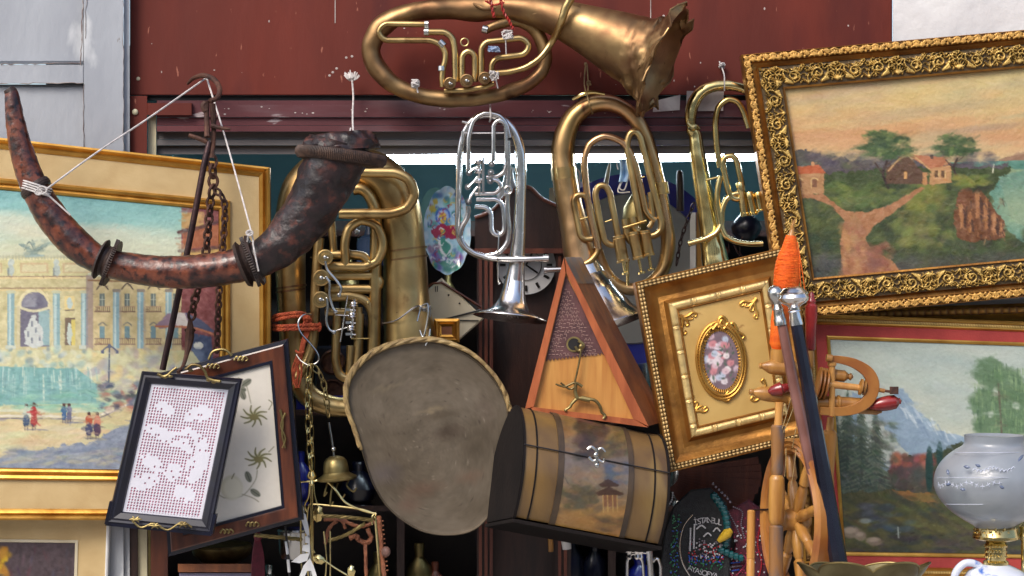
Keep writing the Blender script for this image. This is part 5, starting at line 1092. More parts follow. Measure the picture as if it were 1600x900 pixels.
# ================================================================ OTHER OBJECTS
# ---- rusty steelyard
R_ = thing('steelyard_scale', 'rusty iron steelyard with big hook, long rod and chains', 'hanging scale', 320, 560, .2)
d = .2
mb = MB(); mb.path([(293, 131, .03, 2), (303, 122, .05, 3.4), (318, 118, .08, 4), (334, 124, .11, 4.2), (343, 138, .15, 4.2), (340, 152, .18, 4.2), (328, 158, .2, 4)], 10); mb.build('top_hook', M['rust'], R_)
mb = MB(); mb.path([(322, 158, d, 4.5), (323, 185, d, 4), (324, 214, d+.01, 5)], 8); mb.path([(332, 162, d, 5), (334, 200, d-.01, 4), (332, 236, d, 4), (331, 246, d, 6)], 8); mb.path([(295, 211, d, 3), (310, 216, d, 3.6), (324, 222, d, 4)], 8); mb.path([(330, 196, d, 4), (345, 200, d, 3), (360, 202, d, 2)], 8); mb.path([(322, 160, d, 5), (318, 166, d, 5), (322, 174, d, 5)], 8); mb.build('frame_link', M['rust'], R_)
mb = MB(); mb.path([(327, 222, d, 4.5), (318, 262, d+.01, 5), (295, 382, d+.02, 5), (254, 578, d+.02, 5)], 14); mb.build('beam', M['rod_iron'], R_)
mb = MB(); mb.chain([(331, 244, d), (332, 262, d), (333, 290, d), (329, 310, d)], 21, 7, 2.5, 8); mb.chain([(329, 310, d), (326, 350, d), (318, 420, d), (304, 470, d), (298, 505, d)], 17, 5.4, 2.2, 8); mb.build('chain', M['rust'], R_)
mb = MB(); mb.chain([(336, 296, d), (350, 315, d), (350, 360, d), (343, 440, d), (340, 520, d), (338, 560, d)], 15, 4.4, 1.9, 8); mb.build('chain', M['rust'], R_)
mb = MB(); mb.path([(297, 500, d, 3), (297, 515, d+.01, 6), (296, 530, d+.01, 7), (292, 552, d+.03, 4), (286, 572, d+.05, 3), (278, 582, d+.08, 3)], 8); mb.path([(290, 514, d, 3), (296, 520, d, 4), (304, 514, d, 3)], 8); mb.build('lower_hook', M['rust'], R_)

# ---- rope edged tray (waisted outline)
out = catmull([(668, 533, 0), (700, 539, 0), (735, 556, 0), (765, 583, 0), (785, 613, 0), (794, 642, 0), (795, 690, 0), (790, 740, 0), (772, 795, 0), (742, 828, 0), (700, 837, 0), (655, 829, 0), (612, 800, 0), (585, 762, 0), (568, 715, 0), (556, 670, 0), (545, 640, 0), (543, 606, 0), (556, 578, 0), (585, 553, 0), (625, 538, 0)], 5, True)
RT = thing('serving_tray', 'large dull brown metal tray with rope edge hanging in the middle', 'tray', 668, 838, .16)
mb = MB(); poly = [tuple(p[:2]) for p in out][::-1]; n = len(poly); cx, cy = 668, 690
rings = [(1.0, .158), (1.0, .172), (.992, .174), (.985, .171), (.975, .166)]+[(q, .165+.0009*math.sin(q*7)) for q in np.linspace(.96, .004, 90)]; V = []
for s_, dd in [(1.0, .158)]+rings[1:]:
    for p in poly: V.append(W(cx+(p[0]-cx)*s_, cy+(p[1]-cy)*s_, dd))
F = [(k*n+i, k*n+(i+1) % n, (k+1)*n+(i+1) % n, (k+1)*n+i) for k in range(len(rings)-1) for i in range(n)]+[tuple(range(n-1, -1, -1))]
cv = Canvas(530, 520, 810, 850, 1, (104, 93, 78)); rt = np.random.default_rng(9)
cv.C += ((vnoise(cv.X, cv.Y, 60, 5, 4)-.5)*34)[..., None]; cv.C += ((vnoise(cv.X, cv.Y, 9, 6, 3)-.5)*16)[..., None]*np.array((1, .9, .8)); cv.C += ((vnoise(cv.X, cv.Y, 2.2, 8, 2)-.5)*12)[..., None]
for (x, y, rx, ry, c) in ((700, 675, 20, 9, (66, 52, 42)), (690, 648, 26, 5, (84, 72, 56)), (660, 765, 26, 10, (112, 84, 68)), (640, 790, 16, 9, (114, 86, 72)), (735, 745, 18, 8, (124, 96, 78)), (600, 740, 22, 14, (92, 84, 88)), (676, 640, 20, 3, (150, 132, 100)), (604, 606, 20, 3, (140, 126, 100)), (760, 640, 12, 18, (98, 84, 72))): cv.ell(x, y, rx, ry, c, .5, .7, -.2, rough=6)
for i in range(70):
    x, y = rt.uniform(550, 790), rt.uniform(545, 830); t = rt.uniform(0, 3.14); l = rt.uniform(6, 34); cv.line([(x, y), (x+l*math.cos(t), y+l*math.sin(t))], .5, (150, 138, 122) if rt.random() < .6 else (74, 64, 56), .45)
for i in range(160): cv.ell(rt.uniform(550, 790), rt.uniform(545, 830), rt.uniform(.6, 1.8), rt.uniform(.5, 1.4), (62, 50, 42) if rt.random() < .6 else (160, 148, 130), .6, .3)
V = np.array([list(v) for v in V]); x, y = project(V); M['tray_paint'] = pm('tray_paint', None, attr=True, rough=.34, rough2=.56, scale=9, metal=.45, bump=.2, bscale=35)
mb.add(V, F, cv.sample(x, y)); mb.build('plate', M['tray_paint'], RT, angle=25)
mb = MB(); arc_ = catmull([(563, 700, .172), (553, 668, .172), (543, 640, .175), (541, 604, .176), (555, 575, .176), (584, 550, .177), (624, 535, .177), (668, 530, .177), (702, 536, .177), (738, 553, .177), (768, 581, .176), (788, 612, .175), (797, 643, .172)], 18)
for ph in (0, 2.09, 4.19): mb.sweep([W(p[0]+2.6*math.cos(i*.22+ph)*.7, p[1]+2.6*math.cos(i*.22+ph)*.7, p[2]+RW(2.4)*math.sin(i*.22+ph)) for i, p in enumerate(arc_)], RW(3.0), 7)
mb.build('rope_edge', M['rope'], RT)

# ---- domed chest
CH = thing('domed_chest', 'small domed wooden chest decorated with a faded pavilion landscape', 'chest', 900, 850, .4)
O = np.array(W(803, 808, .44)); A_ = np.array(W(1031, 851, .36))-O; U_ = np.array(W(822, 633, .40))-O; B_ = np.array(W(762, 816, .20))-O
prof = [(0.0, 0.0), (-.07, .12), (-.12, .28), (-.13, .42), (-.10, .58), (-.03, .74), (.08, .88), (.22, .985), (.38, 1.03), (.56, 1.0), (.74, .90), (.9, .76), (1.0, .62), (1.0, 0)]
def cp(a, b, u, off=0):
    q = O+A_*a+B_*b+U_*u
    if off:
        c = O+A_*a+B_*.5+U_*.45; e = q-c; q = q+e/np.linalg.norm(e)*RW(off)
    return q
pr = catmull([(b, u, 0) for b, u in prof[:-1]], 4)[:, :2]; pr = np.concatenate([pr, [(1.0, 0)]]); npf = len(pr)
def csec(a0, a1, off, name, mt, cap=True, parent=CH, sel=None, na=2, canvas=None):
    mb = MB(); S2 = pr if sel is None else pr[sel[0]:sel[1]]; P = np.array([[cp(a, b, u, off) for a in np.linspace(a0, a1, na)] for b, u in S2])
    m = len(S2)
    C = None
    if canvas is not None: x, y = project(P); C = canvas.sample(x, y)
    if sel is None:
        V = np.concatenate([P[:, 0], P[:, -1]]); F = [(i, (i+1) % m, (i+1) % m+m, i+m) for i in range(m)]+[tuple(range(m-1, -1, -1)), tuple(range(m, 2*m))]; mb.add(V, F)
    else: gridmesh(mb, P, C)
    return mb.build(name, M[mt], parent, angle=40)
M['chest_side'] = pm('chest_side', L(122, 94, 52), L(74, 57, 44), 7, .35, .65, rough=.34, bump=.2, stretch=(1, 1, .3), spots=(L(128, 104, 60), 9, .58, .14))
M['chest_dark'] = pm('chest_dark', L(30, 25, 24), L(22, 19, 19), 8, rough=.75, bump=.2, spec=.15)
csec(0, 1, -1.0, 'body', 'chest_side'); csec(-.004, .012, 1.2, 'edge_trim', 'chest_dark'); csec(.988, 1.004, 1.2, 'edge_trim', 'chest_dark')
mb = MB(); P = [cp(-.006, b, u, .4) for b, u in pr]; mb.add(P, [tuple(range(npf-1, -1, -1))]); mb.build('end_panel', M['chest_dark'], CH, smooth=False)
mb = MB(); q = [cp(a, b, 0, 1.5)-U_/np.linalg.norm(U_)*RW(1.5) for a, b in ((-.01, -.02), (1.01, -.02), (1.01, 1.02), (-.01, 1.02))]; q2 = [p-U_/np.linalg.norm(U_)*RW(5) for p in q]; mb.add(q+q2, [(0, 1, 2, 3), (7, 6, 5, 4), (0, 4, 5, 1), (1, 5, 6, 2), (2, 6, 7, 3), (3, 7, 4, 0)]); mb.build('base', M['chest_dark'], CH, smooth=False)
cv = Canvas(790, 600, 1060, 870, 1.0, (138, 108, 70))
cv.vgrad([(620, (130, 96, 52)), (680, (132, 100, 62)), (720, (118, 104, 96)), (760, (138, 116, 92)), (800, (176, 128, 66)), (850, (186, 132, 60))])
cv.tex(16, 18, 3); cv.dabs((870, 645, 1000, 715), 60, [(160, 104, 44), (110, 84, 58), (176, 124, 52)], 12, 4, .35, .1, .2, 4)
cv.dabs((905, 650, 945, 712), 90, [(56, 44, 40), (74, 58, 48), (88, 66, 44)], 8, 5, .6, 0, .6, 5); cv.dabs((945, 670, 990, 712), 60, [(92, 84, 48), (74, 66, 46), (130, 104, 54)], 9, 4, .5, -.5, .3, 6)
cv.dabs((950, 728, 985, 752), 26, [(72, 84, 116), (86, 92, 110)], 8, 4, .6, 0, .5, 7); cv.dabs((865, 730, 990, 790), 60, [(168, 132, 94), (126, 108, 94), (176, 128, 86)], 11, 4, .35, 0, .4, 8)
cv.dabs((870, 760, 935, 800), 60, [(82, 82, 62), (98, 88, 62), (120, 98, 58)], 9, 4, .5, 0, .5, 9)
cv.poly([(936, 757), (950, 748), (968, 758), (964, 761), (940, 761)], (84, 56, 40)); cv.poly([(930, 770), (952, 760), (976, 772), (968, 775), (936, 775)], (84, 56, 40)); cv.poly([(942, 774), (942, 792), (964, 792), (964, 774)], (140, 92, 60))
for x in (942, 949, 957, 964): cv.line([(x, 774), (x+1, 800)], 1.2, (214, 176, 92))
cv.dabs((930, 806, 985, 828), 30, [(84, 70, 46), (110, 86, 50)], 9, 3, .6, .1, .2, 10); cv.dabs((860, 800, 990, 840), 30, [(196, 140, 62), (170, 118, 56)], 14, 4, .4, .1, .2, 12); cv.line([(870, 762), (878, 742), (888, 756)], 1.4, (96, 84, 74)); cv.desat(.12, .86); cv.brush(1500, 6, 1.6, 11, 4, .1, .45); cv.brush(60, 16, 1.2, 20, 5, .5, .5); cv.tex(8, 3, 11)
csec(.27, .70, .3, 'painted_panel', 'lacq', sel=(0, 38), na=110, canvas=cv) if False else None
mb = MB(); S3 = [(np.interp(t, np.arange(npf), pr[:, 0]), np.interp(t, np.arange(npf), pr[:, 1])) for t in np.linspace(0, 40, 200)]
P = np.array([[cp(a, b, u, .5) for a in np.linspace(.27, .72, 100)] for b, u in S3]); x, y = project(P); gridmesh(mb, P, cv.sample(x, y)); mb.build('painted_panel', M['lacq'], CH, angle=60)
M['strap'] = pm('strap', L(76, 60, 42), L(54, 44, 34), 14, rough=.4, bump=.2)
csec(.235, .275, 1.2, 'strap', 'strap'); csec(.715, .75, 1.2, 'strap', 'strap'); csec(.895, .905, .2, 'strap', 'chest_dark'); csec(.085, .095, .2, 'strap', 'chest_dark')
mb = MB(); i1 = int(npf*.37); b0, u0 = -.085, .64
mb.sweep([cp(a, b0, u0, 1.0) for a in np.linspace(0, 1, 30)], RW(1.1), 6); mb.build('lid_seam', M['ink'], CH)
mb = MB()
def mp_(x, y, dd=.47): return (x, y, dd)
orn(mb, [(918, 702), (924, 698), (932, 703), (940, 700), (946, 706)], 3, 1.6, .47); orn(mb, [(920, 714), (926, 720), (934, 718), (942, 722), (944, 716)], 3, 1.8, .47); orn(mb, [(932, 700), (933, 712), (932, 724)], 3.4, 3.4, .47); mb.ball((933, 727, .47), 4.5, 1, .7, 1); mb.ball((931, 711, .475), 4, 1, .7, 1)
mb.build('latch', M['steel'], CH)

# ---- triangular zither box
Z_ = thing('triangular_zither', 'triangular wooden zither box with tooled leather top and a sound hole', 'zither', 925, 665, .28)
fd, bd = .285, .17
mb = MB()
apex, bl_, br_ = (881, 402), (820, 640), (1014, 667); iap, ibl, ibr = (884, 424), (833, 634), (992, 655)
def tri_face(mb, A1, B1, d1, A2, B2, d2): mb.add([W(*A1, d1), W(*B1, d1), W(*B2, d2), W(*A2, d2)], [(0, 1, 2, 3)])
mb.prism([(881, 402), (820, 640), (834, 636), (884, 426)], fd, fd-.03, bev=1); mb.prism([(882, 402), (885, 427), (990, 655), (1014, 667)], fd+.0005, fd-.03, bev=1); mb.prism([(834, 636), (822, 642), (1013, 668), (991, 655)], fd+.0003, fd-.03, bev=.6)
mb.build('border', M['orange_wood'], Z_, smooth=False)
mb = MB(); sh = (26, 0)
pA, pB = [(882, 403), (1013, 667)], 0
V = [W(882, 402.6, fd-.002), W(1013.5, 666.5, fd-.002), W(1043, 656, bd), W(908, 403, bd)]; V2 = [W(878, 402.6, fd-.004), W(821, 640, fd-.004), W(846, 640, bd)]
mb.add([W(881.5, 403, fd-.004), W(1012, 666, fd-.004), W(822, 640, fd-.004), W(908, 404, bd), W(1043, 657, bd), W(848, 640, bd)], [(0, 1, 4, 3), (1, 2, 5, 4), (2, 0, 3, 5), (3, 4, 5)])
mb.build('side', M['brown_side'], Z_, smooth=False)
mb = MB(); mb.prism([(881, 401.5), (901, 442), (929, 442), (908, 402.5)], fd-.02, fd-.03) if False else mb.add([W(881, 401.5, fd+.0), W(902, 443, fd), W(930, 443, bd+.002), W(908.5, 402, bd+.002)], [(0, 1, 2, 3)]); mb.build('corner_patch', M['turned_grey'], Z_, smooth=False)
mb = MB(); mb.prism([(884, 424), (833, 636), (992, 656)], fd-.014, fd-.028); mb.build('soundboard', M['pine'], Z_, smooth=False)
mb = MB(); zig = [(884, 428)]
lp = [(852, 562+(i % 2)*4-2 if False else 0) for i in range(0)]
pts = [(884, 430), (853, 562)]; nz_ = 17
for i in range(nz_+1):
    t = i/nz_; x = 854+(948-854)*t; y = 563-11*t; pts += [(x, y+2), (x+2.8, y-2.5)] if i < nz_ else [(x, y)]
mb.prism(pts, fd-.0115, fd-.014); lp_ = mb.build('leather_panel', M['purple_leather'], Z_, smooth=False)
mb = MB(); rr = random.Random(5)
for y in range(446, 556, 6):
    t = (y-430)/130; x0, x1 = 884-31*t+5, 885+62*t-5; x = x0
    while x < x1-4:
        if math.hypot(x-897, y-538) > 17 and not (486 < y < 496 and 0):
            k_ = rr.randint(0, 3); r_ = 2.0
            if k_ == 0: ps = [(x-r_, y-r_), (x+r_, y-r_), (x+r_, y+r_)]
            elif k_ == 1: ps = [(x-r_, y+r_), (x, y-r_), (x+r_, y+r_)]
            elif k_ == 2: ps = [(x-r_, y), (x+r_, y)]
            else: ps = [(x-r_, y+r_), (x-r_, y-r_), (x+r_, y)]
            mb.sweep([W(*p, fd-.0112) for p in ps], RW(.6), 4)
        x += 5.6
mb.build('tooling', pm('tool', L(158, 128, 118), None, rough=.5), lp_)
mb = MB(); mb.lathe((897, 538, fd-.013), (897, 538, fd-.0095), [(0, 12.5), (1, 12), (1, 9.5), (0, 9)], 30); mb.build('sound_hole_ring', M['olive_brass'], Z_)
mb = MB(); mb.cyl((897, 538, fd-.0135), (897, 538, fd-.0108), 9.6, 9.6, 24); mb.build('sound_hole', M['black_void'], Z_)
mb = MB(); orn(mb, [(908, 545), (906, 560), (902, 580), (898, 597)], 1.6, 1.6, fd+.004); orn(mb, [(904, 532), (912, 540), (904, 548), (899, 541)], 2.6, 2.2, fd-.003); mb.ball((908, 541, fd), 4, 1, .8, 1)
orn(mb, [(868, 600), (882, 604), (898, 598), (910, 604)], 1.4, 2.4, fd+.003); orn(mb, [(876, 598), (890, 608), (898, 604)], 1.4, 2, fd+.003); orn(mb, [(900, 598), (899, 612), (902, 622)], 2.6, 3.4, fd+.004); orn(mb, [(902, 622), (894, 630), (890, 636), (884, 640)], 3, 1.8, fd+.003); orn(mb, [(902, 622), (916, 623), (930, 626), (938, 636), (940, 644), (946, 650), (942, 654)], 3, 1.8, fd+.003); orn(mb, [(908, 622), (922, 625)], 4.2, 4.2, fd+.003)
for (x, y) in ((884, 641), (938, 637), (945, 651), (891, 635)): mb.ball((x, y, fd+.003), 2.8, 1, .8, 1, 8)
mb.build('clapper_figure', M['olive_brass'], Z_)

# ---- S hook with chains, smoke bell and wire chandelier
mb = MB(); mb.path([(486, 491, .10, 1.3), (474, 492, .12, 1.3), (466, 504, .13, 1.3), (470, 520, .135, 1.3), (484, 536, .135, 1.3), (496, 552, .135, 1.3), (497, 564, .135, 1.3), (485, 571, .135, 1.3), (472, 565, .13, 1.3), (463, 554, .12, 1.3)], 8); mb.solo('s_hook', M['steel'], 'large bent wire S hook under the orange rope', 'hook')
SB = thing('bell_lampshade', 'small brass smoke bell with curled feet on a chain', 'hanging bell', 525, 790, .14)
mb = MB(); mb.chain([(488, 572, .14), (500, 585, .14), (507, 605, .14), (512, 640, .14), (515, 662, .14)], 19, 4.2, 1.3, 6); mb.build('chain', M['olive_brass'], SB)
mb = MB(); mb.path([(514, 660, .14, 2.2), (519, 690, .14, 2), (522, 715, .14, 2.2)], 10); mb.ball((521, 702, .14), 4); mb.build('rod', M['steel'], SB)
mb = MB(); mb.lathe((523, 712, .14), (527, 755, .14), [(0, 3), (.02, 8), (.08, 14), (.2, 18), (.45, 20), (.6, 20), (.66, 22), (.75, 29), (.8, 32), (.86, 31), (.9, 27), (.86, 24), (.6, 17)], 32); mb.build('bell', M['olive_brass'], SB)
mb = MB()
for (a, b) in (((512, 752), (506, 775)), ((528, 755), (534, 778)), ((545, 750), (552, 768)), ((520, 755), (516, 790))): mb.path([(a[0], a[1], .14, 1.6), (a[0]-3, (a[1]+b[1])/2, .15, 1.6), (b[0], b[1], .15, 1.6), (b[0]+5, b[1]-6, .15, 1.4)], 7)
mb.build('curled_foot', M['copper_red'] if False else M['olive_brass'], SB)
CD = thing('wire_chandelier', 'brass wire chandelier frame with twisted bars and leaf ornaments', 'chandelier', 520, 905, .15)
mb = MB(); mb.chain([(483, 572, .15), (480, 620, .15), (482, 680, .15), (486, 735, .15)], 27, 4, 1.2, 6); mb.chain([(487, 572, .145), (485, 620, .145), (487, 680, .145), (489, 735, .145)], 31, 3, 1.0, 6); mb.build('chain', M['brass_bright'], CD)
mb = MB(); mb.lathe((487, 735, .15), (488, 905, .15), [(0, 2), (.01, 5), (.05, 8), (.07, 7), (.09, 3), (.12, 5), (.14, 2.5), (1, 2.8)], 16); mb.build('stem', M['brass_bright'], CD)
mb = MB()
for pts, r in (([(446, 762), (462, 754), (487, 752)], 1.6), ([(487, 752), (508, 751), (524, 765), (540, 785), (565, 797), (588, 803)], 1.9), ([(490, 752), (492, 775), (500, 800)], 1.4), ([(484, 752), (482, 775), (476, 790), (480, 800)], 1.6), ([(480, 806), (482, 792), (490, 788), (560, 795), (588, 804)], 1.6), ([(480, 806), (478, 840), (482, 900)], 1.6), ([(497, 805), (485, 820), (484, 845), (492, 864)], 1.2), ([(470, 800), (470, 850), (472, 900)], 1.5), ([(586, 806), (590, 850), (594, 905)], 2.2), ([(500, 870), (520, 885), (545, 900)], 1.4), ([(516, 830), (516, 905)], 1.3), ([(506, 830), (510, 870), (508, 905)], 1.3), ([(587, 801), (581, 808), (582, 820)], 1.2)):
    mb.path([(x, y, .15, r) for x, y in pts], 7)
mb.build('wire_arm', M['brass_bright'], CD)
mb = MB(); twine(mb, [(500, 806, .155), (540, 808, .155), (583, 813, .155)], 1.7, 1.0, 1.7); twine(mb, [(513, 845, .13), (540, 836, .13), (570, 818, .14)], 1.7, 1.0, 1.7); mb.build('twisted_bar', M['olive_brass'], CD)
for (x, y, rx, ry, an_) in ((497, 803, 8, 13, .1), (498, 874, 10, 7, .4), (549, 893, 6, 10, 0)):
    mb = MB(); V = []; m = 15; c = W(x, y, .163)
    for j in range(3):
        for i in range(m):
            t = i/m*6.283; q = (0, .6, 1)[j]; w = (1+.08*math.cos(7*t))*q; V.append(W(x+rx*w*math.cos(t)*math.cos(an_)-ry*w*math.sin(t)*math.sin(an_), y+ry*w*math.sin(t)*math.cos(an_)+rx*w*math.cos(t)*math.sin(an_), .163-.006*q*q))
    mb.add(V, [(j*m+i, j*m+(i+1) % m, (j+1)*m+(i+1) % m, (j+1)*m+i) for j in range(2) for i in range(m)]); mb.build('leaf', M['brass_bright'], CD)
CR = thing('coral_branch_rack', 'knobbly orange brown branch stand with a small round bead', 'stand', 585, 905, .1)
mb = MB()
for pts, r in (([(592, 806), (596, 850), (601, 905)], 3.6), ([(571, 850), (572, 905)], 3), ([(506, 812), (530, 812), (560, 822), (580, 818), (592, 810)], 3), ([(508, 850), (514, 826), (526, 814)], 3), ([(546, 841), (556, 838), (562, 845), (574, 847), (580, 840), (574, 826)], 3.6), ([(534, 812), (540, 826)], 2.6)):
    mb.path([(x, y, .1, r) for x, y in pts], 9, 9, nz=.5, nscale=150)
for i in range(12): mb.cyl((593+i*.7-5, 815+i*7, .1), (593+i*.7+6, 815+i*7-1, .1), 1.2)
mb.build('branch', M['coral'], CR); mb = MB(); mb.ball((603, 862, .12), 7.5, 1, 1, 1.1, 16); mb.build('bead', pm('bead', L(128, 96, 86), None, rough=.5), CR)
WL = thing('metal_flower_spray', 'white enamelled metal leaf spray hanging on the chandelier frame', 'ornament', 478, 905, .19)
mb = MB()
for poly_ in ([(466, 778), (468, 786), (476, 800), (474, 792)], [(473, 800), (471, 812), (477, 832), (484, 842), (482, 822), (478, 804)], [(477, 838), (477, 848), (484, 850), (484, 836)], [(474, 852), (472, 860), (484, 864), (484, 850)], [(484, 864), (470, 866), (455, 878), (468, 880), (480, 876)], [(484, 872), (474, 884), (466, 905), (474, 906), (480, 892), (486, 892), (490, 906), (496, 903), (490, 884)]):
    mb.prism(poly_[::-1] if False else poly_, .193, .189)
mb.build('leaf', M['white_enamel'], WL, smooth=False); mb = MB(); mb.path([(470, 780, .186, 1.4), (478, 820, .187, 1.6), (484, 860, .187, 1.8), (486, 905, .187, 1.8)], 7); mb.build('stalk', M['steel'], WL)
mb = MB()
for (y0, y1, mt) in ((822, 846, 1),): pass
ST = thing('striped_rod', 'thin rod in black and white sections left of the chandelier', 'rod', 451, 905, .17)
mb = MB(); mb.cyl((446, 822, .17), (453, 905, .17), 1.8); mb.build('core', M['ink'], ST)
mb = MB(); mb.cyl((447, 846, .17), (449.4, 866, .17), 2.4); mb.cyl((450, 874, .17), (452, 894, .17), 2.4); mb.build('white_section', M['white_enamel'], ST)
mb = MB(); twine(mb, [(398, 836, .12), (430, 839, .12), (472, 843, .12)], 1.8, 1.0, 1.8); mb.solo('braided_rod', M['olive_brass'], 'braided olive metal rod behind the chandelier below the mahogany tray', 'rod')

# ---- spinning wheel
SW = thing('spinning_wheel', 'turned wood spinning wheel with flyer, bobbin and red knobs at right', 'spinning wheel', 1250, 940, .4)
d = .42
DS = None
mb = MB(); mb.cyl((1238, 352, d), (1222, 560, d), 3); mb.lathe((1240, 345, d), (1236, 372, d), [(0, .5), (.5, 3), (1, 7)], 14); 
for i in range(14): r_ = random.Random(i+7); mb.path([(1236+r_.uniform(-5, 5), 374, d+r_.uniform(-.005, .008), 1), (1237+r_.uniform(-4, 4), 362, d, 1), (1240+r_.uniform(-3, 3), 346+r_.uniform(-4, 4), d, .5)], 5, 3)
ds = mb.build('distaff', M['turned'], SW)
mb = MB(); mb.lathe((1236, 368, d), (1227, 456, d), [(0, 8), (.1, 10), (.22, 12.5), (.35, 17), (.5, 19.5), (.65, 20.5), (.85, 20), (.97, 18), (1, 8)], 32); mb.lathe((1224, 470, d-.005), (1214, 546, d-.005), [(0, 12), (.1, 15), (.4, 15.5), (.9, 13), (1, 8)], 28)
mb.build('orange_yarn', M['orange_yarn'], ds)
mb = MB(); rr = random.Random(8)
for i in range(46):
    t = i/45; y = 372+82*t; r = np.interp(t, [0, .1, .22, .35, .5, .65, .85, 1], [8, 10, 12.5, 17, 19.5, 20.5, 20, 18])+.3; x = 1236-9*t; sl = rr.uniform(-.25, .25)
    mb.path([(x+r*math.sin(a_), y+r*sl*math.sin(a_), d+RW(r)*math.cos(a_), .32) for a_ in np.linspace(-1.6, 1.6, 9)], 4, 2)
mb.path([(1246, 378, d+.02, .8), (1253, 420, d+.02, .8), (1258, 456, d+.01, .8)], 5); mb.path([(1249, 400, d+.02, .6), (1250, 430, d+.02, .6), (1252, 456, d+.02, .6)], 5)
mb.build('yarn_strand', M['orange_yarn'], ds)
mb = MB(); mb.lathe((1268, 456, d-.03), (1266, 548, d-.03), [(0, 2), (.05, 5), (.1, 5), (.16, 8), (.2, 7), (.24, 10), (.4, 10.5), (.6, 8.5), (.85, 8), (.97, 8), (1, 5)], 20); mb.build('red_spindle', M['red_lacquer'], SW)
mb = MB(); mb.cyl((1217, 546, d), (1216, 570, d), 13); mb.build('socket', M['turned'], SW); mb = MB(); mb.lathe((1266, 548, d-.03), (1264, 572, d-.03), [(0, 6), (.3, 7), (1, 8)], 16); mb.build('socket', M['turned'], SW)
def turned(p0, p1, prof, mt='turned', nm='turned_bar'): mb = MB(); mb.lathe(p0, p1, prof, 26); return mb.build(nm, M[mt], SW)
turned((1186, 571, d+.01), (1262, 580, d), [(0, 3), (.02, 5), (.06, 4.5), (.12, 7), (.22, 11), (.3, 12), (.7, 12), (.72, 13), (1, 13)])
turned((1171, 612, d+.02), (1270, 625, d), [(0, 4), (.02, 5), (.06, 4.5), (.12, 8), (.2, 11), (.3, 12), (.6, 11), (.62, 13), (.72, 13), (.74, 10), (1, 10)])
turned((1200, 612, d+.03), (1245, 603, d+.03), [(0, 2), (.1, 7), (.3, 10), (.45, 11), (.5, 8), (1, 5)], 'red_lacquer', 'red_knob')
turned((1280, 584, d-.02), (1333, 589, d-.02), [(0, 10), (.05, 11), (.1, 10), (.75, 9), (.82, 6), (.86, 4), (.93, 6), (1, 2)])
turned((1292, 600, d), (1343, 606, d), [(0, 6), (1, 5)], 'pine', 'bobbin_shaft'); turned((1342, 604, d), (1352, 606, d), [(0, 6), (.2, 13), (.45, 13), (.5, 8), (.7, 8), (.75, 12), (1, 11)])
for i, x in enumerate((1276, 1282, 1288)): turned((x, 599+i, d-.005), (x+5, 600+i, d-.005), [(0, 18), (.2, 24-i), (.6, 25-i), (1, 20)], 'wheel_wood', 'whorl')
turned((1276, 629, d-.02), (1350, 632, d-.02), [(0, 9), (.1, 11), (.42, 11), (.44, 13), (.48, 13), (.5, 11), (1, 10)])
turned((1335, 640, d-.03), (1378, 643, d-.03), [(0, 6), (.8, 6), (1, 2)], 'turned', 'rear_bar')
turned((1358, 635, d-.01), (1409, 626, d-.01), [(0, 4), (.15, 8), (.35, 11), (.6, 12), (.8, 11), (.88, 7), (.91, 5), (.95, 5), (1, 1)], 'red_lacquer', 'red_knob')
turned((1300, 566, d), (1300, 650, d), [(0, 7), (.06, 7), (.07, 5), (.2, 5), (.3, 5), (1, 5)], 'pine', 'upright_pin')
mb = MB(); sec = np.array([(1, .5), (.9, .6), (-.9, .6), (-1, .5), (-1, -.5), (-.9, -.6), (.9, -.6), (1, -.5)])
mb.path([(1294, 561, d, 5.5), (1312, 562, d, 6), (1335, 568, d, 7.5), (1356, 582, d, 9), (1364, 602, d, 9.5), (1357, 624, d, 9), (1338, 638, d, 8), (1312, 643, d, 7), (1282, 642, d, 6)], 8, 7, sec=sec[:, ::-1]); fl_ = mb.build('flyer', M['wheel_wood'], SW, angle=40)
mb = MB(); mb.cyl((1291, 559, d+.01), (1300, 560, d+.01), 6); mb.cyl((1368, 608, d), (1382, 611, d), 3.5); mb.build('flyer_tip', M['turned'], fl_)
mb = MB(); mb.cyl((1378, 610, d), (1392, 612, d), 2.2); mb.box(1390, 604, 1404, 616, d+.01, d-.01, bev=1); mb.build('crank_pin', M['rust'], SW)
turned((1218, 628, d+.02), (1216, 668, d+.02), [(0, 7), (.5, 6), (1, 7)], 'pine', 'post_pin'); turned((1216, 664, d+.02), (1214, 742, d+.02), [(0, 9), (.03, 11), (.1, 11), (.5, 10), (.8, 9), (.9, 10), (1, 8)], 'turned_grey', 'left_post')
turned((1214, 742, d+.02), (1213, 820, d+.02), [(0, 8), (.05, 11), (.1, 12), (.5, 13), (.85, 12), (.95, 11), (1, 8)], 'turned', 'left_post'); turned((1213, 820, d+.02), (1212, 960, d+.02), [(0, 8), (.02, 11), (.3, 11), (1, 12)], 'turned_grey', 'left_post')
turned((1298, 652, d-.05), (1296, 675, d-.05), [(0, 5), (1, 6)], 'pine', 'post_pin'); turned((1296, 672, d-.05), (1290, 960, d-.05), [(0, 8), (.02, 12), (.1, 11), (.25, 8), (.28, 9), (.32, 9), (.34, 8), (.5, 9), (.6, 11), (1, 12)], 'turned', 'right_post')
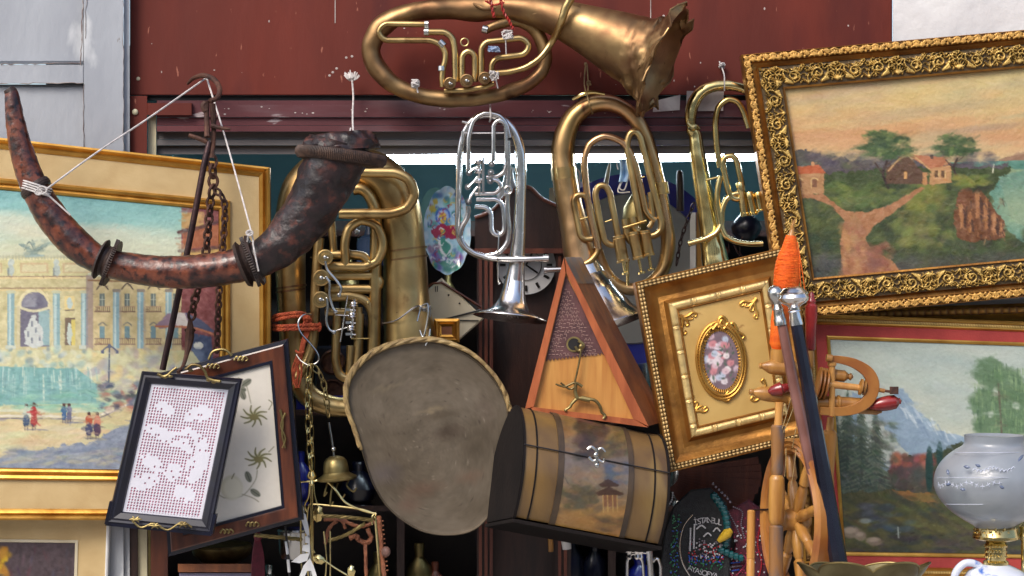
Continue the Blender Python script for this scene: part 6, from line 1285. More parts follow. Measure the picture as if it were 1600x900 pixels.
# wheel (seen edge on)
wc = np.array(W(1243, 812, d-.03)); wu = np.array((math.cos(1.34), -math.sin(1.34), 0)); wv = np.array((.03, 0, 1.)); Rw = RW(116, d); sec2 = np.array([(1, .75), (.6, .95), (.3, .7), (0, .95), (-.3, .7), (-.6, .95), (-1, .75), (-1, -.8), (1, -.8)])
mb = MB(); mb.sweep([wc+Rw*(math.cos(t)*wu+math.sin(t)*wv) for t in np.linspace(0, 6.283, 80, endpoint=False)], RW(10), closed=True, sec=sec2[:, ::-1]*np.array((1.25, 1.1)), up=np.cross(wu, wv)); mb.build('wheel_rim', M['wheel_wood'], SW, angle=30)
for i in range(8):
    a = i/8*6.283+.3; mb = MB(); e = math.cos(a)*wu+math.sin(a)*wv; mb.lathe3(wc+e*RW(14), wc+e*(Rw-RW(6)), [(0, RW(7)), (.2, RW(9)), (.45, RW(7)), (.5, RW(5)), (.55, RW(8)), (.8, RW(7)), (1, RW(5))], 12); mb.build('spoke', M['turned'], SW)
mb = MB(); ax = np.cross(wu, wv); ax /= np.linalg.norm(ax); mb.lathe3(wc-ax*RW(22), wc+ax*RW(22), [(0, RW(8)), (.1, RW(14)), (.4, RW(17)), (.6, RW(17)), (.9, RW(14)), (1, RW(8))], 20); mb.build('hub', M['turned'], SW)
mb = MB()
for (a, b) in (((1246, 620), (1218, 690)), ((1250, 622), (1238, 700)), ((1228, 700), (1226, 745)), ((1236, 622), (1212, 700)), ((1244, 700), (1236, 760))): mb.path([(*a, d+.03, .7), ((a[0]+b[0])/2+1, (a[1]+b[1])/2, d+.035, .7), (*b, d+.03, .7)], 5)
mb.build('drive_cord', M['rope'], SW)

# ---- walking canes
CA = thing('walking_cane', 'black walking cane with a chased silver knob', 'cane', 1308, 885, .55)
mb = MB(); a_ = np.linspace(0, 2*math.pi, 8, endpoint=False); mb.sweep([W(1244, 503, .52), W(1262, 600, .53), W(1285, 730, .55), W(1313, 893, .58)], [RW(9.5, .5), RW(10.5, .5), RW(12, .5), RW(14, .5)], 8); mb.build('shaft', M['cane_black'], CA, angle=25)
mb = MB(); mb.lathe((1239, 447, .52), (1241, 484, .52), [(0, 4), (.02, 10), (.12, 17), (.22, 20), (.3, 24), (.36, 22.5), (.5, 24.5), (.62, 23), (.72, 19), (.82, 12), (.9, 9), (1, 9)], 36); mb.lathe((1241, 484, .52), (1245, 508, .52), [(0, 8), (.05, 10), (.12, 10.5), (.16, 8.5), (.5, 9.5), (.9, 10.8), (1, 10.8)], 28); mb.build('silver_knob', M['silver'], CA)
CB = thing('walking_cane', 'rose brown walking cane with a round dull metal knob', 'cane', 1303, 885, .5)
mb = MB(); mb.sweep([W(1219, 492, .48), W(1240, 600, .48), W(1268, 730, .5), W(1301, 893, .53)], [RW(7.5, .5), RW(9, .5), RW(9, .5), RW(10, .5)], 14); mb.build('shaft', M['cane_rose'], CB)
mb = MB(); mb.lathe((1209, 446, .48), (1215, 476, .48), [(0, 2), (.08, 8), (.25, 12), (.45, 13), (.65, 12), (.85, 9), (1, 6)], 28); mb.lathe((1214, 472, .48), (1220, 508, .48), [(0, 6), (.2, 7), (.3, 9), (.35, 8), (.7, 9), (.74, 10), (1, 10)], 24); mb.build('metal_knob', M['brass_pink'] if False else M['steel'], CB)

# ---- oil lamp with frosted globe
LP = thing('oil_lamp', 'oil lamp with frosted etched glass globe and blue white porcelain base', 'oil lamp', 1556, 960, .6)
d = .6
gm = pm('frosted_glass', L(178, 184, 192), L(160, 168, 178), 14, rough=.36, spec=.5, coat=.35, trans=.45)
mb = MB(); prg = []
Y0, Y1 = 680, 826
gl = [(680, 46), (684, 45.5), (692, 45.5), (698, 50), (704, 60), (714, 73), (727, 84), (740, 90), (752, 92), (764, 91), (778, 85), (792, 74), (804, 60), (814, 44), (821, 32), (825, 28)]
gl = catmull([(y, r, 0) for y, r in gl], 3)
mb.lathe((1553, Y0, d), (1553, Y1, d), [(.02, .5), (.02, 43), (0, 44)]+[((y-Y0)/(Y1-Y0), r) for y, r in gl[:, :2]], 72); gb = mb.build('glass_globe', gm, LP, angle=80)
mb = MB(); rr = random.Random(4)
def gp(x, y): 
    r = np.interp(y, gl[:, 0], gl[:, 1])+.2; s = max(-.98, min(.98, (x-1553)/r)); return (x, y, d+RW(r, d)*math.sqrt(1-s*s))
for y in (707, 746, 788): mb.path([(*gp(1553+np.interp(y, gl[:, 0], gl[:, 1])*math.sin(t), y), .5) for t in np.linspace(-1.35, 1.35, 24)], 5, 2)
for i in range(26):
    t = -1.3+i*.1; x = 1553+90*math.sin(t); y = 757+3*math.sin(i*1.3)
    for k_ in range(4): a = k_*1.57+i; q = gp(x+4*math.cos(a)*math.cos(t), y+4*math.sin(a)); mb.path([(*gp(x, y), .8), (*q, .5)], 4, 2)
for i in range(16):
    x, y = 1520+i*6, 735+3*math.sin(i); mb.path([(*gp(x, y), .7), (*gp(x+4, y-4), 1.0), (*gp(x+7, y+1), .5)], 4, 2)
mb.build('etched_band', pm('etch', L(186, 192, 206), None, rough=.15), gb)
for (x, y, a, l) in ((1516, 731, 2.9, 11), (1524, 726, -.4, 9), (1590, 722, .9, 16), (1606, 738, .3, 12), (1570, 764, 2.6, 10), (1592, 768, -.5, 15), (1482, 742, 1.8, 9), (1478, 758, .3, 8), (1500, 764, -.2, 9)):
    mb = MB(); c_, s_ = math.cos(a), math.sin(a); mb.path([(*gp(x, y), .5), (*gp(x+c_*l*.4, y-s_*l*.4), 2.6), (*gp(x+c_*l*.7, y-s_*l*.7), 2.2), (*gp(x+c_*l, y-s_*l), .4)], 8, 4); mb.build('leaf_motif', pm('etch_dark', L(96, 108, 132), None, rough=.3) if 'etch_dark' not in bpy.data.materials else bpy.data.materials['etch_dark'], gb)
mb = MB(); mb.lathe((1556, 822, d), (1556, 884, d), [(0, 28), (.02, 31), (.06, 33), (.22, 35), (.24, 36), (.3, 36), (.34, 30), (.38, 18), (.42, 15), (.48, 19), (.52, 16), (.7, 16.5), (.85, 16), (.9, 20), (.95, 20), (1, 16)], 40)
for i in range(30): a = i/30*6.283; mb.ball((1556+33.5*math.sin(a), 827+5*(i % 2), d+RW(33)*math.cos(a)), 2.2, n=6)
for i in range(20):
    for k_ in range(3): a = i/20*6.283+k_*.15; mb.ball((1556+16.5*math.sin(a), 854+k_*8, d+RW(16.5)*math.cos(a)), 1.9, n=6)
mb.build('burner_gallery', M['brass_bright'], LP)
pc = pm('porcelain', L(206, 212, 226), L(80, 120, 200), 18, .60, .66, rough=.14, coat=.5)
mb = MB(); mb.lathe((1556, 880, d), (1556, 985, d), [(0, 16), (.02, 20), (.06, 30), (.12, 42), (.25, 52), (.5, 54), (.8, 40), (1, 34)], 44); mb.build('porcelain_base', pc, LP)
mb = MB(); mb.path([(1490, 925, d, 5), (1492, 898, d, 6), (1506, 881, d, 6), (1524, 881, d, 6), (1538, 892, d, 5.5), (1546, 906, d, 5)], 14); mb.ball((1528, 900, d+.02), 12, 1.2, .8, 1); mb.build('handle', pc, LP)
mb = MB(); mb.lathe((1600, 818, d-.02), (1601, 960, d-.02), [(0, 3), (.03, 8), (.08, 6), (.14, 9), (.2, 4), (.3, 5), (1, 5)], 18); mb.solo('brass_finial', M['brass_bright'], 'brass finial rod just right of the oil lamp burner', 'finial')
# ---- scalloped brass dish
d = .72
VS = thing('scalloped_dish', 'flower shaped brass dish with scalloped petals in front of the canes', 'dish', 1350, 1010, .72)
mb = MB(); n = 120; V = []
rg_ = [(0, 14), (.25, 20), (.45, 40), (.65, 66), (.85, 90), (.95, 98), (1.0, 101), (.985, 99), (.9, 90), (.6, 56), (.4, 30), (.38, .5)]
for j, (h, r) in enumerate(rg_):
    for i in range(n):
        a = i/n*2*math.pi; q = math.sqrt(abs(math.cos(3.0*a+.45))); lift = q
        rr_ = r*(1+(.16*(q-.8))*h*h) if h > .4 else r
        yb = 985-h*(88+18*lift*h); yb += 0
        V.append(W(1350+rr_*math.cos(a), yb-rr_*.10*math.sin(a)*0, d+RW(rr_*.62, d)*math.sin(a)))
mb.add(V, [(j*n+i, j*n+(i+1) % n, (j+1)*n+(i+1) % n, (j+1)*n+i) for j in range(len(rg_)-1) for i in range(n)]+[tuple(range(n-1, -1, -1))]); mb.build('bowl', pm('olive_bowl', L(116, 108, 78), L(84, 74, 50), 12, .4, .7, rough=.34, rough2=.5, metal=.8, bump=.2, bscale=40), VS, angle=60)
mb = MB(); mb.sweep([V[6*n+i] for i in range(n)], RW(1.6, d), 7, closed=True); mb.build('rim', M['olive_brass'], VS)
mb = MB(); mb.lathe((1350, 985, d), (1350, 1300, d), [(0, 12), (.05, 18), (.1, 10), (.9, 12), (.95, 60), (1, 62)], 30); mb.build('stem', M['olive_brass'], VS)
# ================================================================ DIM INTERIOR THINGS
def disc_grid(mb, cx, cy, rx, ry, d, cv=None, nr=22, na=80, wav=0, dish=.012, tilt=0):
    V = []; an = np.linspace(0, 2*math.pi, na+1)
    R = np.linspace(0.0, 1, nr+1); P = np.zeros((nr+1, na+1, 3))
    for i, r in enumerate(R):
        for j, a in enumerate(an):
            w = 1+wav*abs(math.sin(a*5))*r*r; P[i, j] = W(cx+rx*r*w*math.cos(a), cy+ry*r*w*math.sin(a), d+dish*max(0, r-.55)**2*5+tilt*math.cos(a)*r)
    C = None
    if cv is not None: x, y = project(P); C = cv.sample(x, y)
    gridmesh(mb, P, C)
PL = thing('ceramic_plate', 'scalloped floral ceramic plate in white, blue and crimson behind the flugelhorn', 'plate', 699, 428, -.14)
cv = Canvas(650, 280, 745, 440, .8, (168, 206, 226)); cv.tex(8, 9, 3); 
for t in np.linspace(0, 6.28, 60): cv.ell(699+34*math.cos(t), 360+64*math.sin(t), 4, 5, [(206, 224, 234), (150, 190, 220), (196, 214, 232)][int(t*9) % 3], .8, .3)
cv.dabs((676, 305, 722, 420), 60, [(70, 140, 130), (90, 160, 150), (150, 190, 216), (80, 120, 170)], 4, 5, .75, 0, 2, 4)
cv.ell(692, 338, 12, 14, (70, 110, 190)); cv.ell(692, 339, 9, 11, (150, 170, 214)); cv.ell(692, 340, 6, 9, (206, 176, 60)); cv.ell(676, 326, 6, 6, (214, 190, 70), .9); cv.ell(680, 315, 4, 5, (204, 180, 70), .9)
for (x, y, r) in ((684, 364, 10), (697, 362, 11), (710, 366, 10), (691, 356, 8), (704, 356, 7)): cv.ell(x, y, r, r*.8, (150, 34, 70), .95, rough=3)
cv.ell(692, 361, 4, 4, (206, 150, 70)); cv.ell(692, 392, 15, 20, (60, 140, 120), .85, rough=4); cv.line([(686, 372), (688, 388), (697, 400), (704, 392)], 4, (220, 226, 230)); cv.line([(697, 375), (706, 384), (702, 398)], 3, (190, 214, 226))
cv.dabs((678, 398, 720, 420), 20, [(140, 100, 160), (110, 90, 170), (80, 150, 130)], 5, 4, .8, 0, 1, 7); cv.dabs((666, 385, 684, 410), 10, [(150, 110, 150), (190, 210, 226)], 4, 4, .8, 0, 1, 8)
rp = np.random.default_rng(3)
for i in range(70):
    x, y, t = rp.uniform(668, 730), rp.uniform(300, 420), rp.uniform(0, 6.28); cv.line([(x, y), (x+4*math.cos(t), y+4*math.sin(t)), (x+7*math.cos(t+.9), y+7*math.sin(t+.9))], 1.4, [(226, 234, 240), (60, 130, 120), (70, 100, 170), (150, 50, 90), (200, 180, 90)][rp.integers(5)], .75)
cv.brush(260, 5, 1.6, 14, 4)
mb = MB(); disc_grid(mb, 699, 360, 36, 67, -.14, cv, 40, 120, .04, .02, -.02); mb.build('dish', M['glaze'], PL)
mb = MB(); disc_grid(mb, 680, 345, 26, 52, -.2, None, 12, 60); mb.solo('ceramic_plate', pm('green_plate', L(120, 160, 150), None, rough=.2), 'pale green plate edge showing between tuba and floral plate', 'plate')
# tall clock
CK = thing('longcase_clock', 'dark wooden longcase clock with a round white dial behind the silver bell', 'clock', 810, 900, -.25)
mb = MB(); mb.prism([(742, 395), (742, 340), (755, 330), (780, 322), (800, 296), (828, 290), (842, 302), (856, 318), (892, 328), (896, 338), (896, 395)], -.16, -.42); mb.prism([(745, 395), (745, 960), (768, 960), (768, 395)], -.17, -.4); mb.prism([(868, 395), (868, 960), (892, 960), (892, 395)], -.17, -.4); mb.prism([(768, 395), (768, 960), (868, 960), (868, 395)], -.24, -.4); mb.build('case', M['dark_wood'], CK, smooth=False)
mb = MB()
for x in (748, 757, 765, 872, 881): mb.box(x, 400, x+5, 900, -.16, -.2, bev=1)
mb.box(741, 388, 897, 396, -.15, -.2, bev=1); mb.path([(742, 340, -.15, 3), (770, 328, -.15, 3), (795, 302, -.15, 3), (825, 292, -.15, 3), (850, 312, -.15, 3), (896, 332, -.15, 3)], 8); mb.build('moulding', M['red_brown_wood'], CK)
mb = MB(); mb.cyl((822, 414, -.236), (822, 414, -.21), 46, 46, 48); dl = mb.build('dial', M['ceramic_white'], CK); mb = MB()
for i in range(12):
    a = i*math.pi/6; c, s_ = math.cos(a), math.sin(a); mb.sweep([W(822+c*32, 414+s_*32, -.208), W(822+c*41, 414+s_*41, -.208)], RW(2.2), 4)
for a, l in ((.6, 22), (-1.1, 32)): mb.sweep([W(822, 414, -.206), W(822+math.cos(a)*l, 414+math.sin(a)*l, -.206)], RW(1.4), 4)
mb.sweep([W(822+24*math.cos(t), 414+24*math.sin(t), -.207) for t in np.linspace(0, 6.28, 40, endpoint=False)], RW(.6), 4, closed=True); mb.build('numeral', M['ink'], dl)
# diamond wall clock with 11
DC_ = thing('wall_clock', 'cream diamond shaped wall clock with an 11 beside the tuba bell', 'clock', 690, 545, -.1)
mb = MB(); mb.prism([(690, 434), (625, 490), (690, 556), (757, 497)], -.09, -.12, bev=3); mb.build('face', M['cream'], DC_, smooth=False)
mb = MB(); mb.sweep([W(640, 468, -.088), W(676, 443, -.086), W(690, 441, -.086), W(752, 480, -.088)], RW(2.2), 6); mb.build('frame', M['mahogany'], DC_)
def text(body, px, py, d, size, mat, name, parent, rot=0, ext=.0006):
    c = bpy.data.curves.new('txt', 'FONT'); c.body = body; c.size = RW(size, d); c.align_x = 'CENTER'; c.align_y = 'CENTER'; c.extrude = ext
    t = bpy.data.objects.new('txt', c); COL.objects.link(t); bpy.context.view_layer.update()
    me = bpy.data.meshes.new_from_object(t.evaluated_get(bpy.context.evaluated_depsgraph_get())); bpy.data.objects.remove(t); me.name = name
    o = bpy.data.objects.new(name, me); COL.objects.link(o); me.materials.clear(); me.materials.append(mat)
    o.parent = parent; o.location = W(px, py, d)-ORG[parent.name]; o.rotation_euler = (math.radians(90), rot, 0); ORG[o.name] = ORG[parent.name]; return o
text('II', 682, 452, -.086, 13, M['ink'], 'numeral', DC_)
mb = MB(); mb.ball((701, 461, -.087), 1.5, n=6); mb.ball((718, 474, -.087), 1.5, n=6); mb.cyl((690, 500, -.086), (752, 484, -.086), 1.3); mb.cyl((690, 500, -.086), (748, 501, -.086), 1); mb.build('hand', M['ink'], DC_)
fmS = FM([(678, 498, -.02), (718, 498, -.02), (718, 535, -.02), (678, 535, -.02)]); tS = thing('gilt_picture', 'tiny gilt frame standing behind the rope edged tray', 'picture frame', 698, 535, -.02)
mb = MB(); moulding(mb, fmS, [(0, -4), (0, 2), (4, 4), (8, 0), (9, 2), (12, 0)]); mb.build('frame', M['gold_leaf'], tS, angle=20); mb = MB(); panel(mb, fmS, (11, 11, 11, 11), -.5); mb.build('picture', M['brown_side'], tS)
# big blue rimmed plate
BP = thing('large_plate', 'large pale grey plate with cobalt blue rim behind the euphonium', 'plate', 985, 560, -.3)
mb = MB(); mb.lathe((985, 420, -.34), (985, 420, -.29), [(0, 60), (.4, 120), (1, 148), (1.02, 148), (.8, 118)], 72); mb.build('rim', M['cobalt'], BP)
mb = MB(); mb.lathe((985, 420, -.30), (985, 420, -.292), [(0, 118), (1, 116), (.7, 0)], 64); mb.build('well', pm('plate_grey', L(150, 150, 146), L(130, 130, 128), 5, rough=.35), BP)
# surgical mask
SM = thing('face_mask', 'pale blue face mask dangling by its loops behind the euphonium', 'face mask', 975, 300, -.05)
mb = MB(); U, V_ = np.meshgrid(np.linspace(0, 1, 12), np.linspace(0, 1, 18)); P = np.zeros(U.shape+(3,))
for i in range(18):
    for j in range(12): P[i, j] = W(966+U[i, j]*14+3*math.sin(V_[i, j]*3), 248+V_[i, j]*36, -.05+.008*math.sin(U[i, j]*9)+.006*math.sin(V_[i, j]*7))
gridmesh(mb, P); mb.build('cloth', M['mask_cloth'], SM)
mb = MB(); mb.path([(968, 248, -.05, 1), (964, 256, -.05, 1), (966, 265, -.05, 1)], 5); mb.path([(972, 284, -.05, 1.2), (968, 294, -.04, 1.2), (976, 296, -.04, 1.2), (982, 276, -.05, 1.2)], 5); mb.path([(970, 284, -.05, 1.2), (966, 300, -.04, 1.2), (984, 300, -.04, 1.2)], 5); mb.build('ear_loop', M['white_string'], SM)
mb = MB(); mb.lathe((993, 300, -.12), (993, 380, -.12), [(0, 4), (.1, 9), (.3, 19), (.6, 21), (.9, 14), (1, 8)], 28); mb.solo('brass_vase', M['olive_brass'], 'greenish brass vessel behind the euphonium slides', 'vase')
mb = MB(); mb.path([(896, 232, -.06, 2), (899, 260, -.06, 2.2), (906, 272, -.06, 1.6), (902, 300, -.06, 1.4)], 6); mb.path([(893, 240, -.06, 1.5), (895, 262, -.06, 1.5), (899, 300, -.06, 1.4)], 6); mb.solo('plastic_strap', M['white_string'], 'twisted pale plastic strap hanging beside the fat euphonium tube', 'strap')
M['blue_glass'] = pm('blue_glass', L(66, 86, 120), L(50, 64, 96), 12, rough=.2)
def clutter(name, mt, lab, cat, p0, p1, prof, n=24): mb = MB(); mb.lathe(p0, p1, prof, n); return mb.solo(name, M[mt], lab, cat)
clutter('ceramic_jug', 'ceramic_white', 'pale bluish jug with a narrow neck behind the flugelhorn valves', 'jug', (795, 262, -.2), (795, 330, -.2), [(0, 8), (.1, 7), (.3, 9), (.5, 17), (.8, 20), (1, 14)])
clutter('dark_orb', 'black_lacquer', 'round black orb hanging behind the trumpet pistons', 'ornament', (1166, 332, -.15), (1166, 380, -.15), [(0, 2), (.1, 12), (.3, 21), (.5, 24), (.7, 21), (.9, 12), (1, 2)])
clutter('wooden_flute', 'dark_wood', 'dark wooden stick hanging below the lamp beside the euphonium', 'flute', (1062, 266, -.2), (1063, 330, -.2), [(0, 2), (.05, 5), (.2, 6), (1, 6)], 12)
clutter('knife', 'cream', 'small pale curved blade leaning under the fluorescent lamp', 'knife', (953, 254, -.22), (946, 292, -.22), [(0, 1), (.2, 3), (.8, 4), (1, 3)], 8)
clutter('glass_bottle', pm and 'blue_glass', 'blue grey glass bottle showing through the loops of the tuba', 'bottle', (578, 346, -.12), (578, 415, -.12), [(0, 4), (.1, 6), (.3, 9), (.4, 20), (1, 22)])
clutter('glass_stopper', 'ceramic_white', 'small white swirl ornament above the blue grey bottle behind the tuba', 'ornament', (552, 352, -.12), (560, 366, -.12), [(0, 1), (.3, 4), (.5, 2), (.8, 5), (1, 1)], 12)
mb = MB(); mb.box(1078, 332, 1087, 430, -.1, -.24, bev=1); mb.solo('white_board', M['ceramic_white'], 'narrow white panel edge between plate and trumpet bell', 'panel')
mb = MB(); mb.box(1088, 332, 1100, 430, -.12, -.24, bev=1); mb.solo('wooden_plank', M['turned'], 'light brown plank edge directly left of the trumpet bell', 'plank')
mb = MB(); mb.box(868, 284, 965, 298, -.35, -.7, bev=1); mb.box(868, 300, 960, 312, -.36, -.7, bev=1); mb.box(872, 314, 968, 330, -.35, -.7, bev=1); mb.solo('board_stack', M['cream_post'], 'stack of pale boards on the shelf beyond the euphonium', 'boards')
mb = MB(); mb.prism([(858, 294), (858, 318), (886, 314), (886, 290)], -.3, -.6); mb.solo('cardboard_box', M['cream'], 'small pale cardboard box behind the fat euphonium tube', 'box')
mb = MB(); mb.path([(1143, 368, -.02, 1.4), (1148, 385, -.02, 1.4), (1156, 400, -.02, 1.4)], 5); mb.path([(1138, 372, -.02, 1.2), (1140, 395, -.02, 1.2)], 5); mb.path([(1160, 370, -.03, 1.4), (1156, 392, -.03, 1.4), (1164, 405, -.03, 1.4)], 5); mb.solo('wire_rack', M['rod_iron'], 'black wire rack behind the trumpet leadpipe', 'rack')
# shelving with dim things
SH = thing('display_cabinet', 'dark cabinet full of shelves at the back of the shop', 'cabinet', 800, 1400, -.9)
mb = MB(); mb.box(252, 345, 1390, 1600, -1.02, -1.12); mb.build('back', pm('cab_back', L(72, 64, 60), L(52, 46, 46), 5, rough=.7), SH, smooth=False)
for y in (360, 500, 640, 790, 950): mb = MB(); mb.box(252, y, 1390, y+9, -.74, -1.02, bev=1); mb.build('shelf', M['dark_wood'], SH, smooth=False)
for x in (252, 620, 950, 1378): mb = MB(); mb.box(x, 345, x+12, 1600, -.74, -1.02, bev=1); mb.build('upright', M['dark_wood'], SH, smooth=False)
rr = random.Random(21); kinds = [('dark_bottle', 'black_lacquer', 'bottle'), ('pewter_jug', 'steel', 'jug'), ('brown_vase', 'red_brown_wood', 'vase'), ('brass_pot', 'olive_brass', 'pot'), ('blue_bottle', 'cobalt', 'bottle')]
spots_ = [(1010, 500, 'right of the second upright'), (1070, 500, 'in the middle right bay'), (1130, 500, 'near the trumpet bell'), (700, 500, 'left of the tall clock'), (640, 640, 'beside the first upright'), (760, 640, 'under the silver bell'), (1000, 640, 'behind the zither corner'), (520, 640, 'behind the tuba bow'), (545, 500, 'behind the tuba valves'), (470, 790, 'over the chandelier'), (560, 790, 'left of the metal tray'), (1060, 790, 'above the beaded purse'), (680, 950, 'below the metal tray'), (760, 950, 'below the chest end'), (860, 950, 'under the chest middle'), (930, 950, 'under the chest right end'), (420, 950, 'low at left'), (1110, 640, 'behind the medallion frame')]
spots_ += [(590, 950, 'left under the metal tray'), (1000, 950, 'behind the silver cornet'), (1090, 640, 'left behind the medallion frame'), (720, 790, 'behind the foot of the metal tray'), (830, 640, 'behind the zither base'), (655, 950, 'behind the lowest edge of the metal tray'), (805, 950, 'between the chest and the metal tray'), (895, 950, 'directly below the chest latch')]
for i, (x, y, w) in enumerate(spots_):
    nm, mt, ct = kinds[i % 5]; h = rr.uniform(60, 128); r = rr.uniform(16, 30); d_ = -.80
    x2 = 800+(x-800); mb = MB(); mb.lathe((x2, y-h, d_), (x2, y+1, d_), [(0, r*.3), (.04, r*.36), (.2, r*.3), (.35, r*rr.uniform(.6, .9)), (.6, r), (.85, r*.8), (.9, r*.6), (1, r*.8)], 24)
    mb.solo(nm, M[mt], '%s standing on the dim shelf %s' % (nm.replace('_', ' '), w), ct, 'wares on the dim shelves')
# dark bags and speaker behind the tuba
mb = MB(); mb.box(492, 540, 548, 640, -.1, -.3, bev=5); mb.solo('black_case', M['black_lacquer'], 'black instrument case standing behind the tuba bow', 'case')
mb = MB(); 
for (y) in (566, 612): mb.lathe((520, y, -.1), (520, y, -.085), [(0, 20), (.6, 20), (1, 17), (.6, 14), (.3, 0)], 28)
mb.solo('gear_wheel', M['rust'], 'two dull round metal discs on the black case behind the tuba', 'discs')
mb = MB(); mb.box(463, 618, 545, 640, -.05, -.08, bev=2); mb.solo('blue_cloth', M['cobalt'], 'strip of dark blue cloth inside the tuba bow', 'cloth')
# bottom left boards
for (x0, x1, mt, lab, d_) in ((174, 181, 'white_enamel', 'narrow white slat at the lower left row of boards', .02), (181.5, 190, 'orange_wood', 'orange brown slat second in the lower left row of boards', .03), (190.5, 198, 'rod_iron', 'grey slat third in the lower left row of boards', .01), (198.5, 215, 'dark_wood', 'wide dark slat in the middle of the lower left row of boards', .03), (215.5, 230, 'cream_post', 'cream slat in the lower left row of boards', .02), (231, 235, 'olive_brass', 'thin speckled slat right of the cream one', .012), (235.5, 262, 'mahogany', 'broad mahogany slat last of the lower left boards', .04)):
    mb = MB(); mb.box(x0, 800, x1, 1300, d_, d_-.04, bev=1); mb.solo('leaning_board', M[mt], lab, 'slat', 'slats leaning in a row at lower left')
mb = MB(); mb.prism([(262, 842), (262, 856), (310, 848), (350, 836), (345, 828), (300, 836)], .1, .02, bev=1); mb.solo('wooden_offcut', M['mahogany'], 'mahogany bracket shaped slat under the lace tray', 'bracket')
BX = thing('storage_box', 'brown lidded wooden box at the lower edge below the mahogany tray', 'box', 345, 960, .0)
mb = MB(); mb.box(278, 881, 412, 894, .04, -.2, bev=1); mb.build('lid', M['brown_side'], BX, smooth=False); mb = MB(); mb.box(280, 895, 410, 1000, .03, -.2, bev=1); mb.build('body', pm('lilac_box', L(120, 116, 140), None, rough=.6), BX, smooth=False)
clutter('brass_bowl', 'olive_brass', 'round brass bowl sitting on the brown storage box', 'bowl', (346, 850, -.08), (346, 882, -.08), [(0, 46), (.1, 48), (.5, 44), (.85, 30), (1, 20)], 40)
clutter('pewter_can', 'steel', 'grey metal can behind the braided rod', 'can', (460, 826, -.1), (460, 872, -.1), [(0, 26), (.06, 28), (.1, 26), (.8, 24), (1, 20)], 30)
mb = MB()
for i in range(12): x = 396+i*1.5; mb.path([(399+i*.6, 842, .1, 1.2), (x-1, 870, .1, 1.4), (x-3+i*.3, 912, .1, 1.2)], 5)
mb.ball((403, 838, .1), 7); mb.solo('tassel', pm('maroon', L(104, 24, 44), L(80, 16, 34), 60, rough=.6), 'maroon silk tassel hanging below the mahogany tray corner', 'tassel')
# silver cornet under the chest
SC_ = thing('cornet', 'silver cornet tubing poking out under the right end of the chest', 'cornet', 1005, 930, .2)
for pts, r in (([(980, 905), (980, 872), (990, 862), (1004, 872), (1006, 905)], 2.4), ([(1012, 840), (1016, 880), (1018, 920)], 5), ([(1032, 905), (1032, 880), (1026, 870), (1020, 878)], 2.4), ([(978, 862), (1010, 864)], 2)): mb = MB(); mb.pipe([(x, y, .2) for x, y in pts], r, 10, 10); mb.build('tube', M['silver'], SC_)
for x in (983, 1001, 995): mb = MB(); mb.lathe((x, 858, .2), (x, 874, .2), [(0, 3), (.2, 5), (.5, 3.4), (.8, 5), (1, 3)], 12); mb.build('valve', M['silver'], SC_)
clutter('glass_tumbler', 'ceramic_white', 'small pale tumbler in the dark below the chest', 'tumbler', (884, 842, .0), (886, 858, .0), [(0, 8), (1, 7)], 16)
clutter('candle', 'turned', 'yellow candle stub in the dark below the chest', 'candle', (860, 838, .0), (861, 862, .0), [(0, 4), (1, 4)], 12)
# beaded purses
BPu = thing('beaded_purse', 'black beaded purse with embroidered ISTANBUL lettering and domes', 'purse', 1100, 930, .12)
def bead_mat(nm, c): return pm(nm, c, None, rough=.2, coat=.4)
bm = {'white': bead_mat('bw', L(196, 196, 200)), 'teal': bead_mat('bt', L(20, 84, 88)), 'green': bead_mat('bgn', L(40, 110, 70)), 'red': bead_mat('brd', L(170, 40, 50)), 'pink': bead_mat('bpk', L(170, 60, 90)), 'blue': bead_mat('bbl', L(40, 80, 170)), 'grey': bead_mat('bgr', L(120, 110, 120))}
mb = MB(); mb.prism([(1030, 905), (1038, 830), (1052, 790), (1080, 765), (1110, 762), (1135, 785), (1142, 830), (1140, 905), (1135, 960), (1035, 960)][::-1] if False else [(1052, 790), (1038, 830), (1030, 905), (1035, 960), (1135, 960), (1140, 905), (1142, 830), (1135, 785), (1110, 762), (1080, 765)], .12, .09, bev=3); mb.build('cloth', pm('blackcloth', L(28, 28, 32), L(40, 44, 46), 80, rough=.7, bump=.6, bscale=300), BPu)
def beads(root, pts, r, col, step=None, d_=.123, nm='beads'):
    Q = catmull([(x, y, 0) for x, y in pts], 30) if len(pts) > 2 else np.array([(pts[0][0]+(pts[1][0]-pts[0][0])*t, pts[0][1]+(pts[1][1]-pts[0][1])*t, 0) for t in np.linspace(0, 1, 60)])
    sg = np.r_[0, np.cumsum(np.hypot(*np.diff(Q[:, :2], axis=0).T))]; step = step or r*2.1; mb = MB()
    for t in np.arange(0, sg[-1], step): mb.ball((np.interp(t, sg, Q[:, 0]), np.interp(t, sg, Q[:, 1]), d_), r, n=6)
    return mb.build(nm, bm[col], root)
beads(BPu, [(1116, 775), (1132, 800), (1137, 830), (1134, 850)], 6.5, 'teal', 8); beads(BPu, [(1114, 756), (1124, 766), (1134, 776), (1144, 788)], 2.2, 'grey', 6.5); beads(BPu, [(1051, 770), (1050, 780), (1044, 790), (1040, 792)], 1.6, 'white', 3.6)
beads(BPu, [(1128, 860), (1146, 868), (1158, 872)], 6, 'teal', 8)
for i, ch in enumerate('ISTANBUL'): 
    a = (i-3.5)/3.5; text(ch if i else '\u0130', 1106+a*19, 813-4*math.cos(a*1.5)+4+0*i, .1225, 13, bm['white'], 'lettering', BPu, rot=a*.15)
for i, ch in enumerate('AYASOFYA'):
    a = (i-3.5)/3.5; text(ch, 1098+a*20, 893+6*a+2*math.cos(a), .1225, 12, bm['white'], 'lettering', BPu, rot=.18)
